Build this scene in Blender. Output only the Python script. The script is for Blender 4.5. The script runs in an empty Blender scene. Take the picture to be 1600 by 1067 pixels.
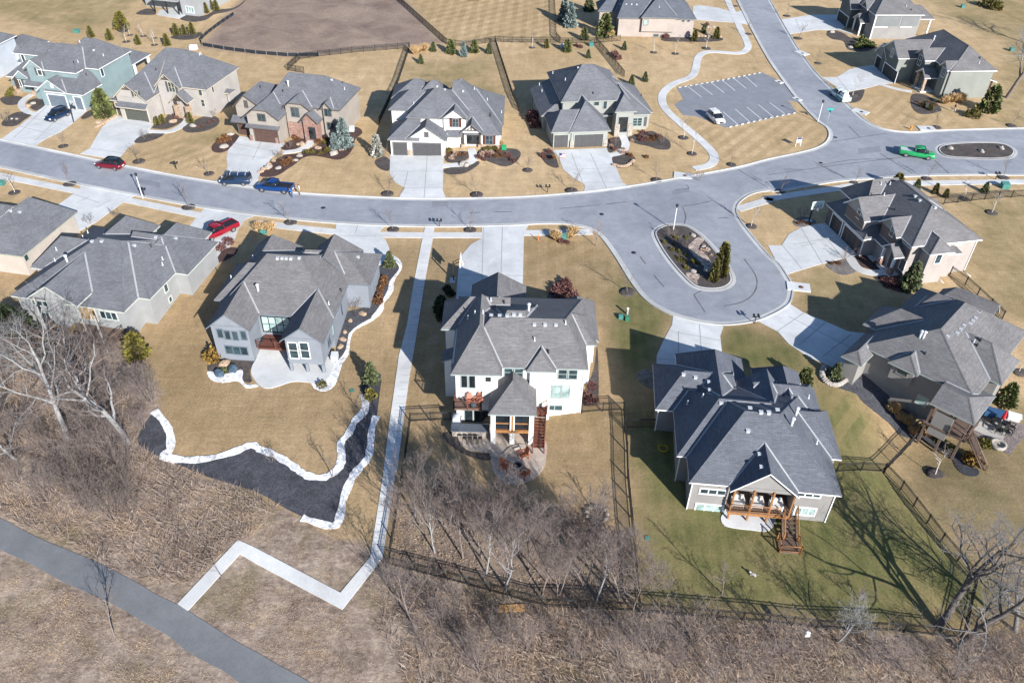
import bpy, bmesh, math, random
import numpy as np
from mathutils import Vector, Matrix, noise as mnoise
from mathutils.geometry import delaunay_2d_cdt
R = math.radians
C = bpy.context.scene.collection
sc = bpy.context.scene

# ------------------------------------------------------------------ camera
FPX, CAMH, CX, CY = 1250., 60., 800., 533.5          # focal length in pixels of the 1600 px photo, drone height
_g = np.array([763-CX, 2110-CY, FPX]); _g /= np.linalg.norm(_g)
_up = -_g; _y = np.array([0, 0, 1.]) - _up[2]*_up; _y /= np.linalg.norm(_y); _x = np.cross(_y, _up)
RM = np.array([_x, _y, _up])                          # photo camera axes -> world axes
cam = bpy.data.objects.new('camera', bpy.data.cameras.new('camera')); C.objects.link(cam); sc.camera = cam
cam.data.sensor_width = 36; cam.data.lens = 36*FPX/1600; cam.data.clip_end = 3000; cam.data.clip_start = 1
_cr = RM @ np.array([1, 0, 0]); _cu = RM @ np.array([0, -1, 0]); _cb = RM @ np.array([0, 0, -1])
cam.matrix_world = Matrix(((_cr[0], _cu[0], _cb[0], 0), (_cr[1], _cu[1], _cb[1], 0), (_cr[2], _cu[2], _cb[2], CAMH), (0, 0, 0, 1)))

# ------------------------------------------------------------------ light
SUN_EL, SUN_AZ = 24.7, -58.                           # azimuth of the sun from +X, counter-clockwise
w = bpy.data.worlds.new('World'); sc.world = w; w.use_nodes = True
nt = w.node_tree; bg = nt.nodes['Background']; sky = nt.nodes.new('ShaderNodeTexSky')
sky.sky_type = 'NISHITA'; sky.sun_disc = False; sky.sun_elevation = R(SUN_EL); sky.sun_rotation = R(90-SUN_AZ); sky.dust_density = .3; sky.ozone_density = 4
nt.links.new(sky.outputs[0], bg.inputs[0]); bg.inputs[1].default_value = 0.085
sun = bpy.data.objects.new('sun', bpy.data.lights.new('sun', 'SUN')); C.objects.link(sun)
sun.data.energy = 5.0; sun.data.angle = R(.5); sun.data.color = (1, .955, .89)
_sd = Vector((math.cos(R(SUN_EL))*math.cos(R(SUN_AZ)), math.cos(R(SUN_EL))*math.sin(R(SUN_AZ)), math.sin(R(SUN_EL))))
sun.rotation_euler = _sd.to_track_quat('Z', 'Y').to_euler(); sun.location = _sd*300
sc.view_settings.view_transform = 'Standard'; sc.view_settings.look = 'None'; sc.view_settings.gamma = 1
sc.view_settings.exposure = 0.93

# ------------------------------------------------------------------ positions
def lerp(a, b, t): return a+(b-a)*t
def sstep(t):
    t = np.clip(t, 0, 1); return t*t*(3-2*t)
MOUNDS = []                                           # (x, y, height, radius)
def zg(x, y):
    x = np.asarray(x, float); y = np.asarray(y, float)
    yf = np.interp(x, [-10, 0, 8, 14, 35, 45, 60, 80], [90, 88, 74, 66, 66, 78, 84, 90])
    am = np.interp(x, [-4, 3, 10, 34, 42], [1.45, 1.6, 1.1, 1.2, 2.2])
    ys = np.interp(x, [-5, 12], [62, 47])
    z = -am*sstep((yf-y)/18) - .05*np.clip(ys-y, 0, 60)
    for mx, my, mh, mr in MOUNDS:
        z = z + mh*np.exp(-((x-mx)**2+(y-my)**2)/(mr*mr))
    return z
def ray(px, py):
    return RM @ np.array([(px-CX)/FPX, (py-CY)/FPX, 1.])
def P(px, py, z=0.):                                  # where the sight line of a photo point meets the level z
    d = ray(px, py); t = (z-CAMH)/d[2]
    return Vector((d[0]*t, d[1]*t, z))
def G(px, py):                                        # ... and where it meets the ground
    z = 0.
    for _ in range(8):
        p = P(px, py, z); z = float(zg(p.x, p.y))
    return P(px, py, z)
REG = dict(A=(0,40,5.929),B=(165,60,6.668),C=(345,100,6.67),D=(595,110,7.114),E=(815,90,6.668),F=(930,0,8),G=(1300,0,5.714),I=(0,290,4.267),J=(300,350,3.812),K=(670,420,4.848),k=(680,560,5.336),M=(1000,530,4.268),m=(1040,720,5.333),N=(1290,440,3.558),O=(1280,270,5.336),S=(200,0,8),X=(0,0,1))
for _i, _c in enumerate('12345678'): REG[_c] = (400*(_i%4), 240*(_i//4), 3.9975)
for _i, _c in enumerate('abcd'): REG[_c] = (400*_i, 480, 3.9975)
for _i, _c in enumerate('efgh'): REG[_c] = (400*_i, 747, 3.335)
def px(r, x, y): a = REG[r]; return (a[0]+x/a[2], a[1]+y/a[2])
def pts(s):                                           # "4:10,20 30,40 5:1,2" -> photo points
    out = []; r = 'X'
    for tok in s.split():
        if ':' in tok: r, tok = tok.split(':')
        x, y = tok.split(','); out.append(px(r, float(x), float(y)))
    return out
def gp(s): return [G(*p) for p in pts(s)]
def g1(s): return gp(s)[0]
def smooth(ps, n=5, closed=False):
    ps = [Vector(p) for p in ps]; out = []; m = len(ps)
    for i in range(m if closed else m-1):
        g = lambda k: ps[k % m] if closed else ps[min(max(k, 0), m-1)]
        a, b, c, d = g(i-1), g(i), g(i+1), g(i+2)
        for k in range(n):
            t = k/n
            out.append(.5*((2*b)+(c-a)*t+(2*a-5*b+4*c-d)*t*t+(3*b-a-3*c+d)*t**3))
    if not closed: out.append(ps[-1])
    return out

# ------------------------------------------------------------------ mesh builder
class MB:
    def __init__(s): s.v = []; s.f = []; s.m = []; s.uv = {}; s.sm = []
    def poly(s, ps, m=0, uv=None, smooth=False):
        b = len(s.v); s.v += [tuple(p) for p in ps]
        if uv: s.uv[len(s.f)] = uv
        s.f.append(tuple(range(b, b+len(ps)))); s.m.append(m); s.sm.append(smooth)
    def box(s, x0, x1, y0, y1, z0, z1, m=0, rot=None, org=(0, 0, 0)):
        c = [(x0,y0,z0),(x1,y0,z0),(x1,y1,z0),(x0,y1,z0),(x0,y0,z1),(x1,y0,z1),(x1,y1,z1),(x0,y1,z1)]
        if rot is not None: c = [tuple(rot @ Vector(p)+Vector(org)) for p in c]
        elif org != (0, 0, 0): c = [(p[0]+org[0], p[1]+org[1], p[2]+org[2]) for p in c]
        b = len(s.v); s.v += c
        for f in ((3,2,1,0),(4,5,6,7),(0,1,5,4),(1,2,6,5),(2,3,7,6),(3,0,4,7)):
            s.f.append(tuple(b+i for i in f)); s.m.append(m); s.sm.append(False)
    def ring(s, rings, m=0, caps=True, closed=True, smooth=True):
        b = len(s.v); n = len(rings[0])
        for r in rings: s.v += [tuple(p) for p in r]
        for i in range(len(rings)-1):
            for j in range(n if closed else n-1):
                k = (j+1) % n
                s.f.append((b+i*n+j, b+i*n+k, b+(i+1)*n+k, b+(i+1)*n+j)); s.m.append(m); s.sm.append(smooth)
        if caps and n > 2:
            s.f.append(tuple(b+j for j in reversed(range(n)))); s.m.append(m); s.sm.append(False)
            s.f.append(tuple(b+(len(rings)-1)*n+j for j in range(n))); s.m.append(m); s.sm.append(False)
    def tube(s, ps, rs, n=5, m=0, caps=True):
        rings = []; ps = [Vector(p) for p in ps]
        if not hasattr(rs, '__len__'): rs = [rs]*len(ps)
        u = None
        for i, p in enumerate(ps):
            d = (ps[min(i+1, len(ps)-1)]-ps[max(i-1, 0)])
            if d.length < 1e-9: d = Vector((0, 0, 1))
            d.normalize()
            if u is None: u = d.orthogonal().normalized()
            else:
                u = u-d*u.dot(d); u = u.normalized() if u.length > 1e-6 else d.orthogonal().normalized()
            v = d.cross(u)
            rings.append([p+(u*math.cos(2*math.pi*k/n)+v*math.sin(2*math.pi*k/n))*rs[i] for k in range(n)])
        s.ring(rings, m, caps)
    def lathe(s, prof, n=12, m=0, org=(0, 0, 0)):
        o = Vector(org)
        s.ring([[o+Vector((r*math.cos(2*math.pi*k/n), r*math.sin(2*math.pi*k/n), z)) for k in range(n)] for r, z in prof], m)
    def blob(s, c, r, m=0, seed=0, rough=.25, n=2, flat=False):   # lumpy stone or clump
        bm = bmesh.new(); bmesh.ops.create_icosphere(bm, subdivisions=n, radius=1)
        b = len(s.v); rr = r if hasattr(r, '__len__') else (r, r, r)
        for v in bm.verts:
            k = 1+rough*mnoise.noise(v.co*1.7+Vector((seed*7.1, seed*3.3, 0)))*1.6
            s.v.append((c[0]+v.co.x*rr[0]*k, c[1]+v.co.y*rr[1]*k, c[2]+v.co.z*rr[2]*k))
        for f in bm.faces:
            s.f.append(tuple(b+v.index for v in f.verts)); s.m.append(m); s.sm.append(not flat)
        bm.free()
    def mesh(s, name, mats):
        me = bpy.data.meshes.new(name); me.from_pydata(s.v, [], s.f)
        for k in (mats if isinstance(mats, (list, tuple)) else [mats]): me.materials.append(k)
        me.polygons.foreach_set('material_index', s.m); me.polygons.foreach_set('use_smooth', s.sm)
        if s.uv:
            ul = me.uv_layers.new(name='UVMap'); 
            for fi, uvs in s.uv.items():
                p = me.polygons[fi]
                for k, li in enumerate(p.loop_indices): ul.data[li].uv = uvs[k]
        me.update(); return me
    def build(s, name, mats, parent=None, loc=None, rz=0):
        o = bpy.data.objects.new(name, s.mesh(name, mats)); C.objects.link(o)
        if parent: o.parent = parent
        if loc is not None: o.location = loc
        if rz: o.rotation_euler = (0, 0, rz)
        return o
def tag(o, label=None, cat=None, group=None, kind=None):
    if label: o['label'] = label
    if cat: o['category'] = cat
    if group: o['group'] = group
    if kind: o['kind'] = kind
    return o
def empty(name, loc, rz=0, label=None, cat=None, group=None):
    o = bpy.data.objects.new(name, None); C.objects.link(o); o.location = loc; o.rotation_euler = (0, 0, rz)
    o.empty_display_size = .3
    return tag(o, label, cat, group)
def copy_tree(o, parent=None):
    c = o.copy(); C.objects.link(c)
    if parent: c.parent = parent
    for ch in list(o.children): copy_tree(ch, c)
    return c

# ------------------------------------------------------------------ materials
def nodes(name):
    m = bpy.data.materials.new(name); m.use_nodes = True; t = m.node_tree
    return m, t, t.nodes['Principled BSDF'], t.links
def NN(t, kind, **kw):
    n = t.nodes.new('ShaderNode'+kind)
    for k, v in kw.items():
        if k in n.inputs: n.inputs[k].default_value = v
        else: setattr(n, k, v)
    return n
def c4(c): return (c[0], c[1], c[2], 1)
def ramp(t, fac, stops):
    r = NN(t, 'ValToRGB'); e = r.color_ramp.elements
    while len(e) < len(stops): e.new(.5)
    for i, (p, c) in enumerate(stops):
        e[i].position = p; e[i].color = c4(c) if hasattr(c, '__len__') else (c, c, c, 1)
    t.links.new(fac, r.inputs[0]); return r.outputs[0]
def mixc(t, fac, a, b, mode='MIX'):
    n = t.nodes.new('ShaderNodeMix'); n.data_type = 'RGBA'; n.blend_type = mode; n.clamp_factor = True
    for s, v in ((n.inputs[0], fac), (n.inputs[6], a), (n.inputs[7], b)):
        if hasattr(v, 'links'): t.links.new(v, s)
        elif hasattr(v, '__len__'): s.default_value = c4(v)
        else: s.default_value = v
    return n.outputs[2]
def math2(t, op, a, b=None, clamp=False):
    n = t.nodes.new('ShaderNodeMath'); n.operation = op; n.use_clamp = clamp
    for s, v in ((n.inputs[0], a), (n.inputs[1], b)):
        if v is None: continue
        if hasattr(v, 'links'): t.links.new(v, s)
        else: s.default_value = v
    return n.outputs[0]
def coords(t, world=False, scale=(1, 1, 1), rz=0):
    if world: o = NN(t, 'NewGeometry').outputs['Position']
    else: o = NN(t, 'TexCoord').outputs['Object']
    mp = NN(t, 'Mapping'); mp.inputs['Scale'].default_value = scale; mp.inputs['Rotation'].default_value = (0, 0, rz)
    t.links.new(o, mp.inputs[0]); return mp.outputs[0]
def noise_(t, co, scale, detail=4, rough=.6, dist=0):
    n = NN(t, 'TexNoise', Scale=scale, Detail=detail, Roughness=rough, Distortion=dist)
    t.links.new(co, n.inputs['Vector']); return n.outputs['Fac']
def bump(t, h, b, strength=.3, dist=.05):
    n = NN(t, 'Bump', Strength=strength, Distance=dist); t.links.new(h, n.inputs['Height']); t.links.new(n.outputs[0], b.inputs['Normal'])
def pm(name, c1, c2=None, scale=3, rough=.8, metal=0, bmp=0, fine=None, world=False, spec=.3, stretch=(1, 1, 1)):
    """two-tone mottled material: large noise between c1 and c2, optional fine grain"""
    m, t, b, L = nodes(name); c2 = c2 or tuple(k*.8 for k in c1)
    co = coords(t, world, stretch); n = noise_(t, co, scale)
    col = ramp(t, n, [(.3, c1), (.7, c2)])
    if fine:
        f = noise_(t, co, fine, 2); col = mixc(t, 1, col, ramp(t, f, [(.3, .72), (.7, 1.22)]), 'MULTIPLY')
    L.new(col, b.inputs['Base Color']); b.inputs['Roughness'].default_value = rough; b.inputs['Metallic'].default_value = metal
    b.inputs['Specular IOR Level'].default_value = spec
    if bmp: bump(t, noise_(t, co, fine or scale*4, 3), b, bmp, .03)
    return m
MAT = {}
def shingle(name, c):
    m, t, b, L = nodes(name)
    uv = NN(t, 'UVMap').outputs[0]
    br = NN(t, 'TexBrick', Scale=1, **{'Mortar Size': .012, 'Brick Width': .42, 'Row Height': .15, 'Mortar Smooth': .3, 'Bias': 0.})
    br.offset = .37; br.inputs['Color1'].default_value = c4([k*.86 for k in c]); br.inputs['Color2'].default_value = c4([k*1.12 for k in c]); br.inputs['Mortar'].default_value = c4([k*.5 for k in c])
    L.new(uv, br.inputs['Vector'])
    n2 = noise_(t, uv, .35, 5, .65); n3 = noise_(t, uv, 9, 2)
    mp = NN(t, 'Mapping'); mp.inputs['Scale'].default_value = (.12, 2.2, 1); L.new(uv, mp.inputs[0]); n4 = noise_(t, mp.outputs[0], 2.2, 3)
    col = mixc(t, 1, br.outputs[0], ramp(t, n2, [(.3, .84), (.7, 1.14)]), 'MULTIPLY')
    col = mixc(t, 1, col, ramp(t, n3, [(.25, .88), (.75, 1.12)]), 'MULTIPLY')
    col = mixc(t, .8, col, ramp(t, n4, [(.3, .86), (.7, 1.12)]), 'MULTIPLY')
    L.new(col, b.inputs['Base Color']); b.inputs['Roughness'].default_value = .88; b.inputs['Specular IOR Level'].default_value = .25
    bump(t, br.outputs['Fac'], b, .25, -.02); return m
def siding(name, c, step=.0, vert=False, var=.12):
    """painted stucco or lap siding"""
    m, t, b, L = nodes(name); co = coords(t)
    n = noise_(t, co, .5, 4); f = noise_(t, co, 14, 2)
    col = ramp(t, n, [(.3, [k*(1-var) for k in c]), (.7, [k*(1+var*.6) for k in c])])
    col = mixc(t, 1, col, ramp(t, f, [(.3, .93), (.7, 1.06)]), 'MULTIPLY')
    L.new(col, b.inputs['Base Color']); b.inputs['Roughness'].default_value = .75; b.inputs['Specular IOR Level'].default_value = .25
    if step:
        sx = NN(t, 'SeparateXYZ'); L.new(co, sx.inputs[0])
        fr = math2(t, 'FRACT', math2(t, 'DIVIDE', sx.outputs['Z'], step))
        bump(t, fr, b, .35, .03)
    return m
def stone(name, cols, scale=3.2, gap=.35):
    m, t, b, L = nodes(name); co = coords(t, False, (1, 1, 1.7))
    v = NN(t, 'TexVoronoi', Scale=scale); L.new(co, v.inputs['Vector'])
    e = NN(t, 'TexVoronoi', Scale=scale, feature='DISTANCE_TO_EDGE'); L.new(co, e.inputs['Vector'])
    sp = NN(t, 'SeparateColor'); L.new(v.outputs['Color'], sp.inputs[0])
    col = ramp(t, sp.outputs[0], [(i/(len(cols)-1), k) for i, k in enumerate(cols)])
    col = mixc(t, ramp(t, e.outputs['Distance'], [(.0, 1.), (.08, 0.)]), col, [k*gap for k in cols[0]])
    L.new(col, b.inputs['Base Color']); b.inputs['Roughness'].default_value = .9; bump(t, e.outputs['Distance'], b, .4, .04); return m
def glass(name, c, rough=.06):
    m, t, b, L = nodes(name); co = coords(t); n = noise_(t, co, .9, 2)
    L.new(ramp(t, n, [(.35, [k*.55 for k in c]), (.65, [k*1.3 for k in c])]), b.inputs['Base Color'])
    b.inputs['Roughness'].default_value = rough; b.inputs['Specular IOR Level'].default_value = .75; return m
def paint(name, c, metal=.0, rough=.25, coat=.6):
    m, t, b, L = nodes(name); co = coords(t); n = noise_(t, co, 2.5, 3)
    L.new(ramp(t, n, [(.3, [k*.9 for k in c]), (.7, [k*1.06 for k in c])]), b.inputs['Base Color'])
    b.inputs['Roughness'].default_value = rough; b.inputs['Metallic'].default_value = metal; b.inputs['Coat Weight'].default_value = coat; b.inputs['Coat Roughness'].default_value = .06; return m
def concrete(name, c, joint=0):
    m, t, b, L = nodes(name); co = coords(t, True)
    n = noise_(t, co, .35, 5, .7); f = noise_(t, co, 5, 3); st = noise_(t, co, .09, 4, .7, .6)
    col = ramp(t, n, [(.3, [k*.84 for k in c]), (.7, [k*1.06 for k in c])])
    col = mixc(t, 1, col, ramp(t, f, [(.3, .93), (.7, 1.05)]), 'MULTIPLY')
    col = mixc(t, 1, col, ramp(t, st, [(.32, .8), (.62, 1.05)]), 'MULTIPLY')
    L.new(col, b.inputs['Base Color']); b.inputs['Roughness'].default_value = .85; return m
def asphalt(name, c, c2, streak=True):
    m, t, b, L = nodes(name); co = coords(t, True)
    n = noise_(t, co, .07, 5, .65, .8); f = noise_(t, co, 7, 3); n2 = noise_(t, co, .6, 4, .7)
    col = ramp(t, n, [(.3, c), (.7, c2)])
    col = mixc(t, 1, col, ramp(t, f, [(.25, .86), (.75, 1.12)]), 'MULTIPLY')
    col = mixc(t, 1, col, ramp(t, n2, [(.3, .87), (.7, 1.1)]), 'MULTIPLY'); col = mixc(t, ramp(t, noise_(t, co, .33, 7, .8, 1.), [(.6, 0.), (.72, .3)]), col, [k*.62 for k in c])
    L.new(col, b.inputs['Base Color']); b.inputs['Roughness'].default_value = .85; bump(t, f, b, .15, .01); return m
def gravel(name, cols, scale=9):
    m, t, b, L = nodes(name); co = coords(t, True)
    v = NN(t, 'TexVoronoi', Scale=scale); L.new(co, v.inputs['Vector']); sp = NN(t, 'SeparateColor'); L.new(v.outputs['Color'], sp.inputs[0])
    n = noise_(t, co, .5, 4, .7)
    col = ramp(t, sp.outputs[0], [(i/(len(cols)-1), k) for i, k in enumerate(cols)])
    col = mixc(t, 1, col, ramp(t, n, [(.3, .6), (.7, 1.3)]), 'MULTIPLY'); col = mixc(t, 1, col, ramp(t, noise_(t, co, 2.5, 4, .75), [(.3, .7), (.7, 1.25)]), 'MULTIPLY')
    L.new(col, b.inputs['Base Color']); b.inputs['Roughness'].default_value = .95; bump(t, v.outputs['Distance'], b, .5, -.04); return m
M_ROOF = shingle('shingle_grey', (.138, .144, .162)); M_ROOFW = shingle('shingle_weathered', (.152, .149, .156)); M_ROOFD = shingle('shingle_slate', (.108, .118, .144))
M_VAL = pm('valley_metal', (.31, .32, .34), (.25, .26, .28), 2, .55)
M_WHITE = pm('white_trim', (.72, .73, .74), (.62, .63, .65), 1.2, .6); M_GLASS = glass('window_glass', (.03, .055, .07)); M_GLASST = glass('window_glass_blinds', (.3, .42, .42), .12); M_GLASSD = glass('window_glass_dark', (.015, .02, .026))
M_DARK = pm('dark_metal', (.018, .019, .021), (.03, .03, .03), 3, .5); M_BRONZE = pm('dark_bronze_trim', (.07, .055, .045), (.05, .04, .034), 3, .6)
M_CONC = concrete('concrete_drive', (.57, .585, .595)); M_CONCW = concrete('concrete_walk', (.6, .605, .605)); M_CURB = concrete('concrete_curb', (.47, .475, .475)); M_CONCO = concrete('concrete_path_old', (.40, .39, .37))
M_ROAD = asphalt('road_asphalt', (.21, .226, .262), (.31, .326, .362)); M_LOT = asphalt('parking_asphalt', (.185, .197, .225), (.225, .237, .268)); M_TRAIL = asphalt('trail_asphalt', (.12, .128, .142), (.185, .19, .198)); M_SEAL = pm('crack_sealant', (.09, .092, .1), (.12, .122, .13), 6, .6)
M_MULCHD = gravel('mulch_dark', [(.055, .045, .042), (.09, .075, .07), (.04, .034, .032)], 7); M_MULCHR = gravel('mulch_red', [(.06, .03, .026), (.085, .045, .038), (.04, .022, .02)], 7)
M_MULCHB = gravel('mulch_black', [(.04, .042, .052), (.07, .073, .088), (.03, .031, .039)], 8); M_MULCHG = gravel('mulch_grey', [(.14, .125, .115), (.2, .18, .165), (.1, .09, .085)], 7)
M_GRAVW = gravel('white_gravel', [(.68, .69, .72), (.84, .85, .87), (.48, .49, .52), (.8, .81, .84)], 4); M_COBBLE = gravel('river_cobble', [(.3, .22, .18), (.45, .36, .3), (.22, .17, .15), (.5, .43, .38)], 3.2)
M_ROCK = pm('tan_rock', (.42, .31, .22), (.3, .22, .16), 2.5, .9, bmp=.5, fine=9); M_ROCKG = pm('pale_rock', (.4, .37, .34), (.27, .24, .21), 2.5, .9, bmp=.5, fine=9)
M_WOOD = pm('cedar_wood', (.33, .16, .06), (.24, .11, .045), 4, .7, fine=20, stretch=(1, 1, .3)); M_DECK = pm('deck_brown', (.17, .12, .095), (.13, .09, .075), 3, .8, fine=16); M_REDWOOD = pm('red_deck_wood', (.16, .06, .042), (.115, .042, .032), 3, .65, fine=16)
# ------------------------------------------------------------------ ground
MOUNDS += [(-7, 129, .7, 5), (44.5, 64.5, -1.3, 7.5)]
def inside(poly, X, Y):
    r = np.zeros(X.shape, bool); n = len(poly)
    for i in range(n):
        x0, y0 = poly[i][0], poly[i][1]; x1, y1 = poly[(i+1) % n][0], poly[(i+1) % n][1]
        if y0 == y1: continue
        r ^= ((y0 > Y) != (y1 > Y)) & (X < (x1-x0)*(Y-y0)/(y1-y0)+x0)
    return r
def blur(a, n):
    for _ in range(n):
        p = np.pad(a, 1, mode='edge'); a = (p[:-2, 1:-1]+p[2:, 1:-1]+p[1:-1, :-2]+p[1:-1, 2:]+2*p[1:-1, 1:-1])/6
    return a
xs = np.concatenate([-np.geomspace(1200, 172, 14), np.arange(-170, 201, 1.), np.geomspace(202, 1200, 14)])
ys = np.concatenate([-np.geomspace(600, 12, 12), np.arange(-10, 262, 1.), np.geomspace(264, 1600, 14)])
GX, GY = np.meshgrid(xs, ys)
Z_GREEN = ["m:-60,-300 M:560,560 M:640,900 h:480,-200 h:1000,400 h:1334,700 h:800,760 g:680,680 g:620,0 c:700,720 c:720,600 c:900,560",
           "c:880,-40 c:980,60 c:940,200 c:900,330 c:720,560 c:640,300 c:650,50 7:700,760", "c:1320,130 d:0,150 d:300,330 d:330,480 d:560,560 d:700,830 d:440,950 d:200,400 c:1600,400 c:1440,420 c:1310,300"]
Z_OLIVE = ["1:-50,-60 1:900,-60 1:720,140 1:480,210 1:200,150 1:0,120", "8:1200,300 8:1700,250 8:1700,1100 8:1350,900 8:1240,700 8:1350,500", "8:110,760 8:400,690 8:700,840 8:950,870 8:700,1060 8:250,1060", "d:1300,600 d:1700,500 h:1700,400 h:900,250 d:700,1100", "2:890,400 2:1480,350 2:1560,700 2:900,520",
           "1:740,1010 1:1400,800 1:1420,560 1:1480,560 1:1440,900", "4:1000,0 4:1700,-40 4:1700,800 4:1450,800 4:1500,300", "7:520,560 7:900,900 7:1000,1010 7:620,1060"]
Z_WILD = ["a:-300,60 a:200,150 a:700,220 a:900,300 a:1010,560 a:900,880 a:1150,1010 f:0,60 f:250,210 f:440,310 f:600,330 f:600,415 f:690,450 f:1334,600 g:0,590 g:180,660 g:660,690 h:0,740 h:900,850 h:1500,780 h:1700,1500 e:-500,1500"]
Z_LITTER = ["X:628,790 X:700,760 X:760,790 X:830,785 X:890,800 X:950,820 g:600,300 g:640,680 g:170,660 f:1334,620 f:700,450 f:740,0"]
Z_BARE = ["2:-360,300 2:-50,-60 2:900,-40 2:1170,270 2:960,290 2:600,320 2:280,360 2:-60,335"]
Z_CHEQ = ['2:900,-60 2:1190,270 2:1490,260 3:250,265 3:250,-60', 'b:940,120 b:1180,150 b:1230,620 b:960,620', 'c:540,640 c:680,680 c:700,1060 c:600,1060 c:450,760 c:230,700', '7:80,520 7:500,520 7:560,600 7:620,700 7:640,1000 7:420,980 7:80,760']
Z_NEAR_DIM = ['X:-200,400 X:330,400 X:600,380 X:830,365 X:950,380 X:1050,480 X:1240,470 X:1420,470 X:1900,480 X:1900,1500 X:-300,1500']  # near lots, painted darker to imitate lens vignetting and distance haze
Z_DIAG = ['3:1150,740 3:1330,815 3:1599,755 4:150,740 4:340,800 4:360,880 4:0,990 3:1280,1040 3:1290,960 3:1060,760', '4:560,620 4:860,600 4:900,700 4:1300,780 4:900,800 4:700,740', '5:780,320 5:1250,410 5:1150,470 5:900,400', '1:750,1000 1:1100,840 1:1380,960 1:1300,1060', 'd:300,330 d:560,560 d:700,800 d:440,930 d:300,600']
def zone(l, n):
    m = np.zeros(GX.shape, bool)
    for s in l:
        m |= inside([(p.x, p.y) for p in gp(s)], GX, GY)
    return blur(m.astype(float), n)
zc = np.stack([np.clip(zone(Z_GREEN, 4)+.42*zone(Z_OLIVE, 12), 0, 1), zone(Z_WILD, 3), zone(Z_BARE, 2), zone(Z_LITTER, 5)], -1)
ny, nx = GX.shape; GZ = zg(GX, GY)
v = np.stack([GX, GY, GZ], -1).reshape(-1, 3); idx = np.arange(nx*ny).reshape(ny, nx)
f = np.stack([idx[:-1, :-1], idx[:-1, 1:], idx[1:, 1:], idx[1:, :-1]], -1).reshape(-1, 4)
me = bpy.data.meshes.new('ground'); me.vertices.add(len(v)); me.vertices.foreach_set('co', v.ravel())
me.loops.add(f.size); me.loops.foreach_set('vertex_index', f.ravel()); me.polygons.add(len(f)); me.polygons.foreach_set('loop_start', np.arange(len(f))*4)
me.polygons.foreach_set('use_smooth', np.ones(len(f), bool)); me.update(calc_edges=True)
ca = cb_ = me.color_attributes.new('mown_and_dim', 'FLOAT_COLOR', 'POINT'); cb_.data.foreach_set('color', np.stack([zone(Z_CHEQ, 2), zone(Z_DIAG, 2), zone(Z_NEAR_DIM, 14), 0*GX], -1).reshape(-1, 4).ravel())
ca = me.color_attributes.new('zone', 'FLOAT_COLOR', 'POINT'); ca.data.foreach_set('color', zc.reshape(-1, 4).ravel())
ground = bpy.data.objects.new('ground', me); C.objects.link(ground); tag(ground, kind='structure')
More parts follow.
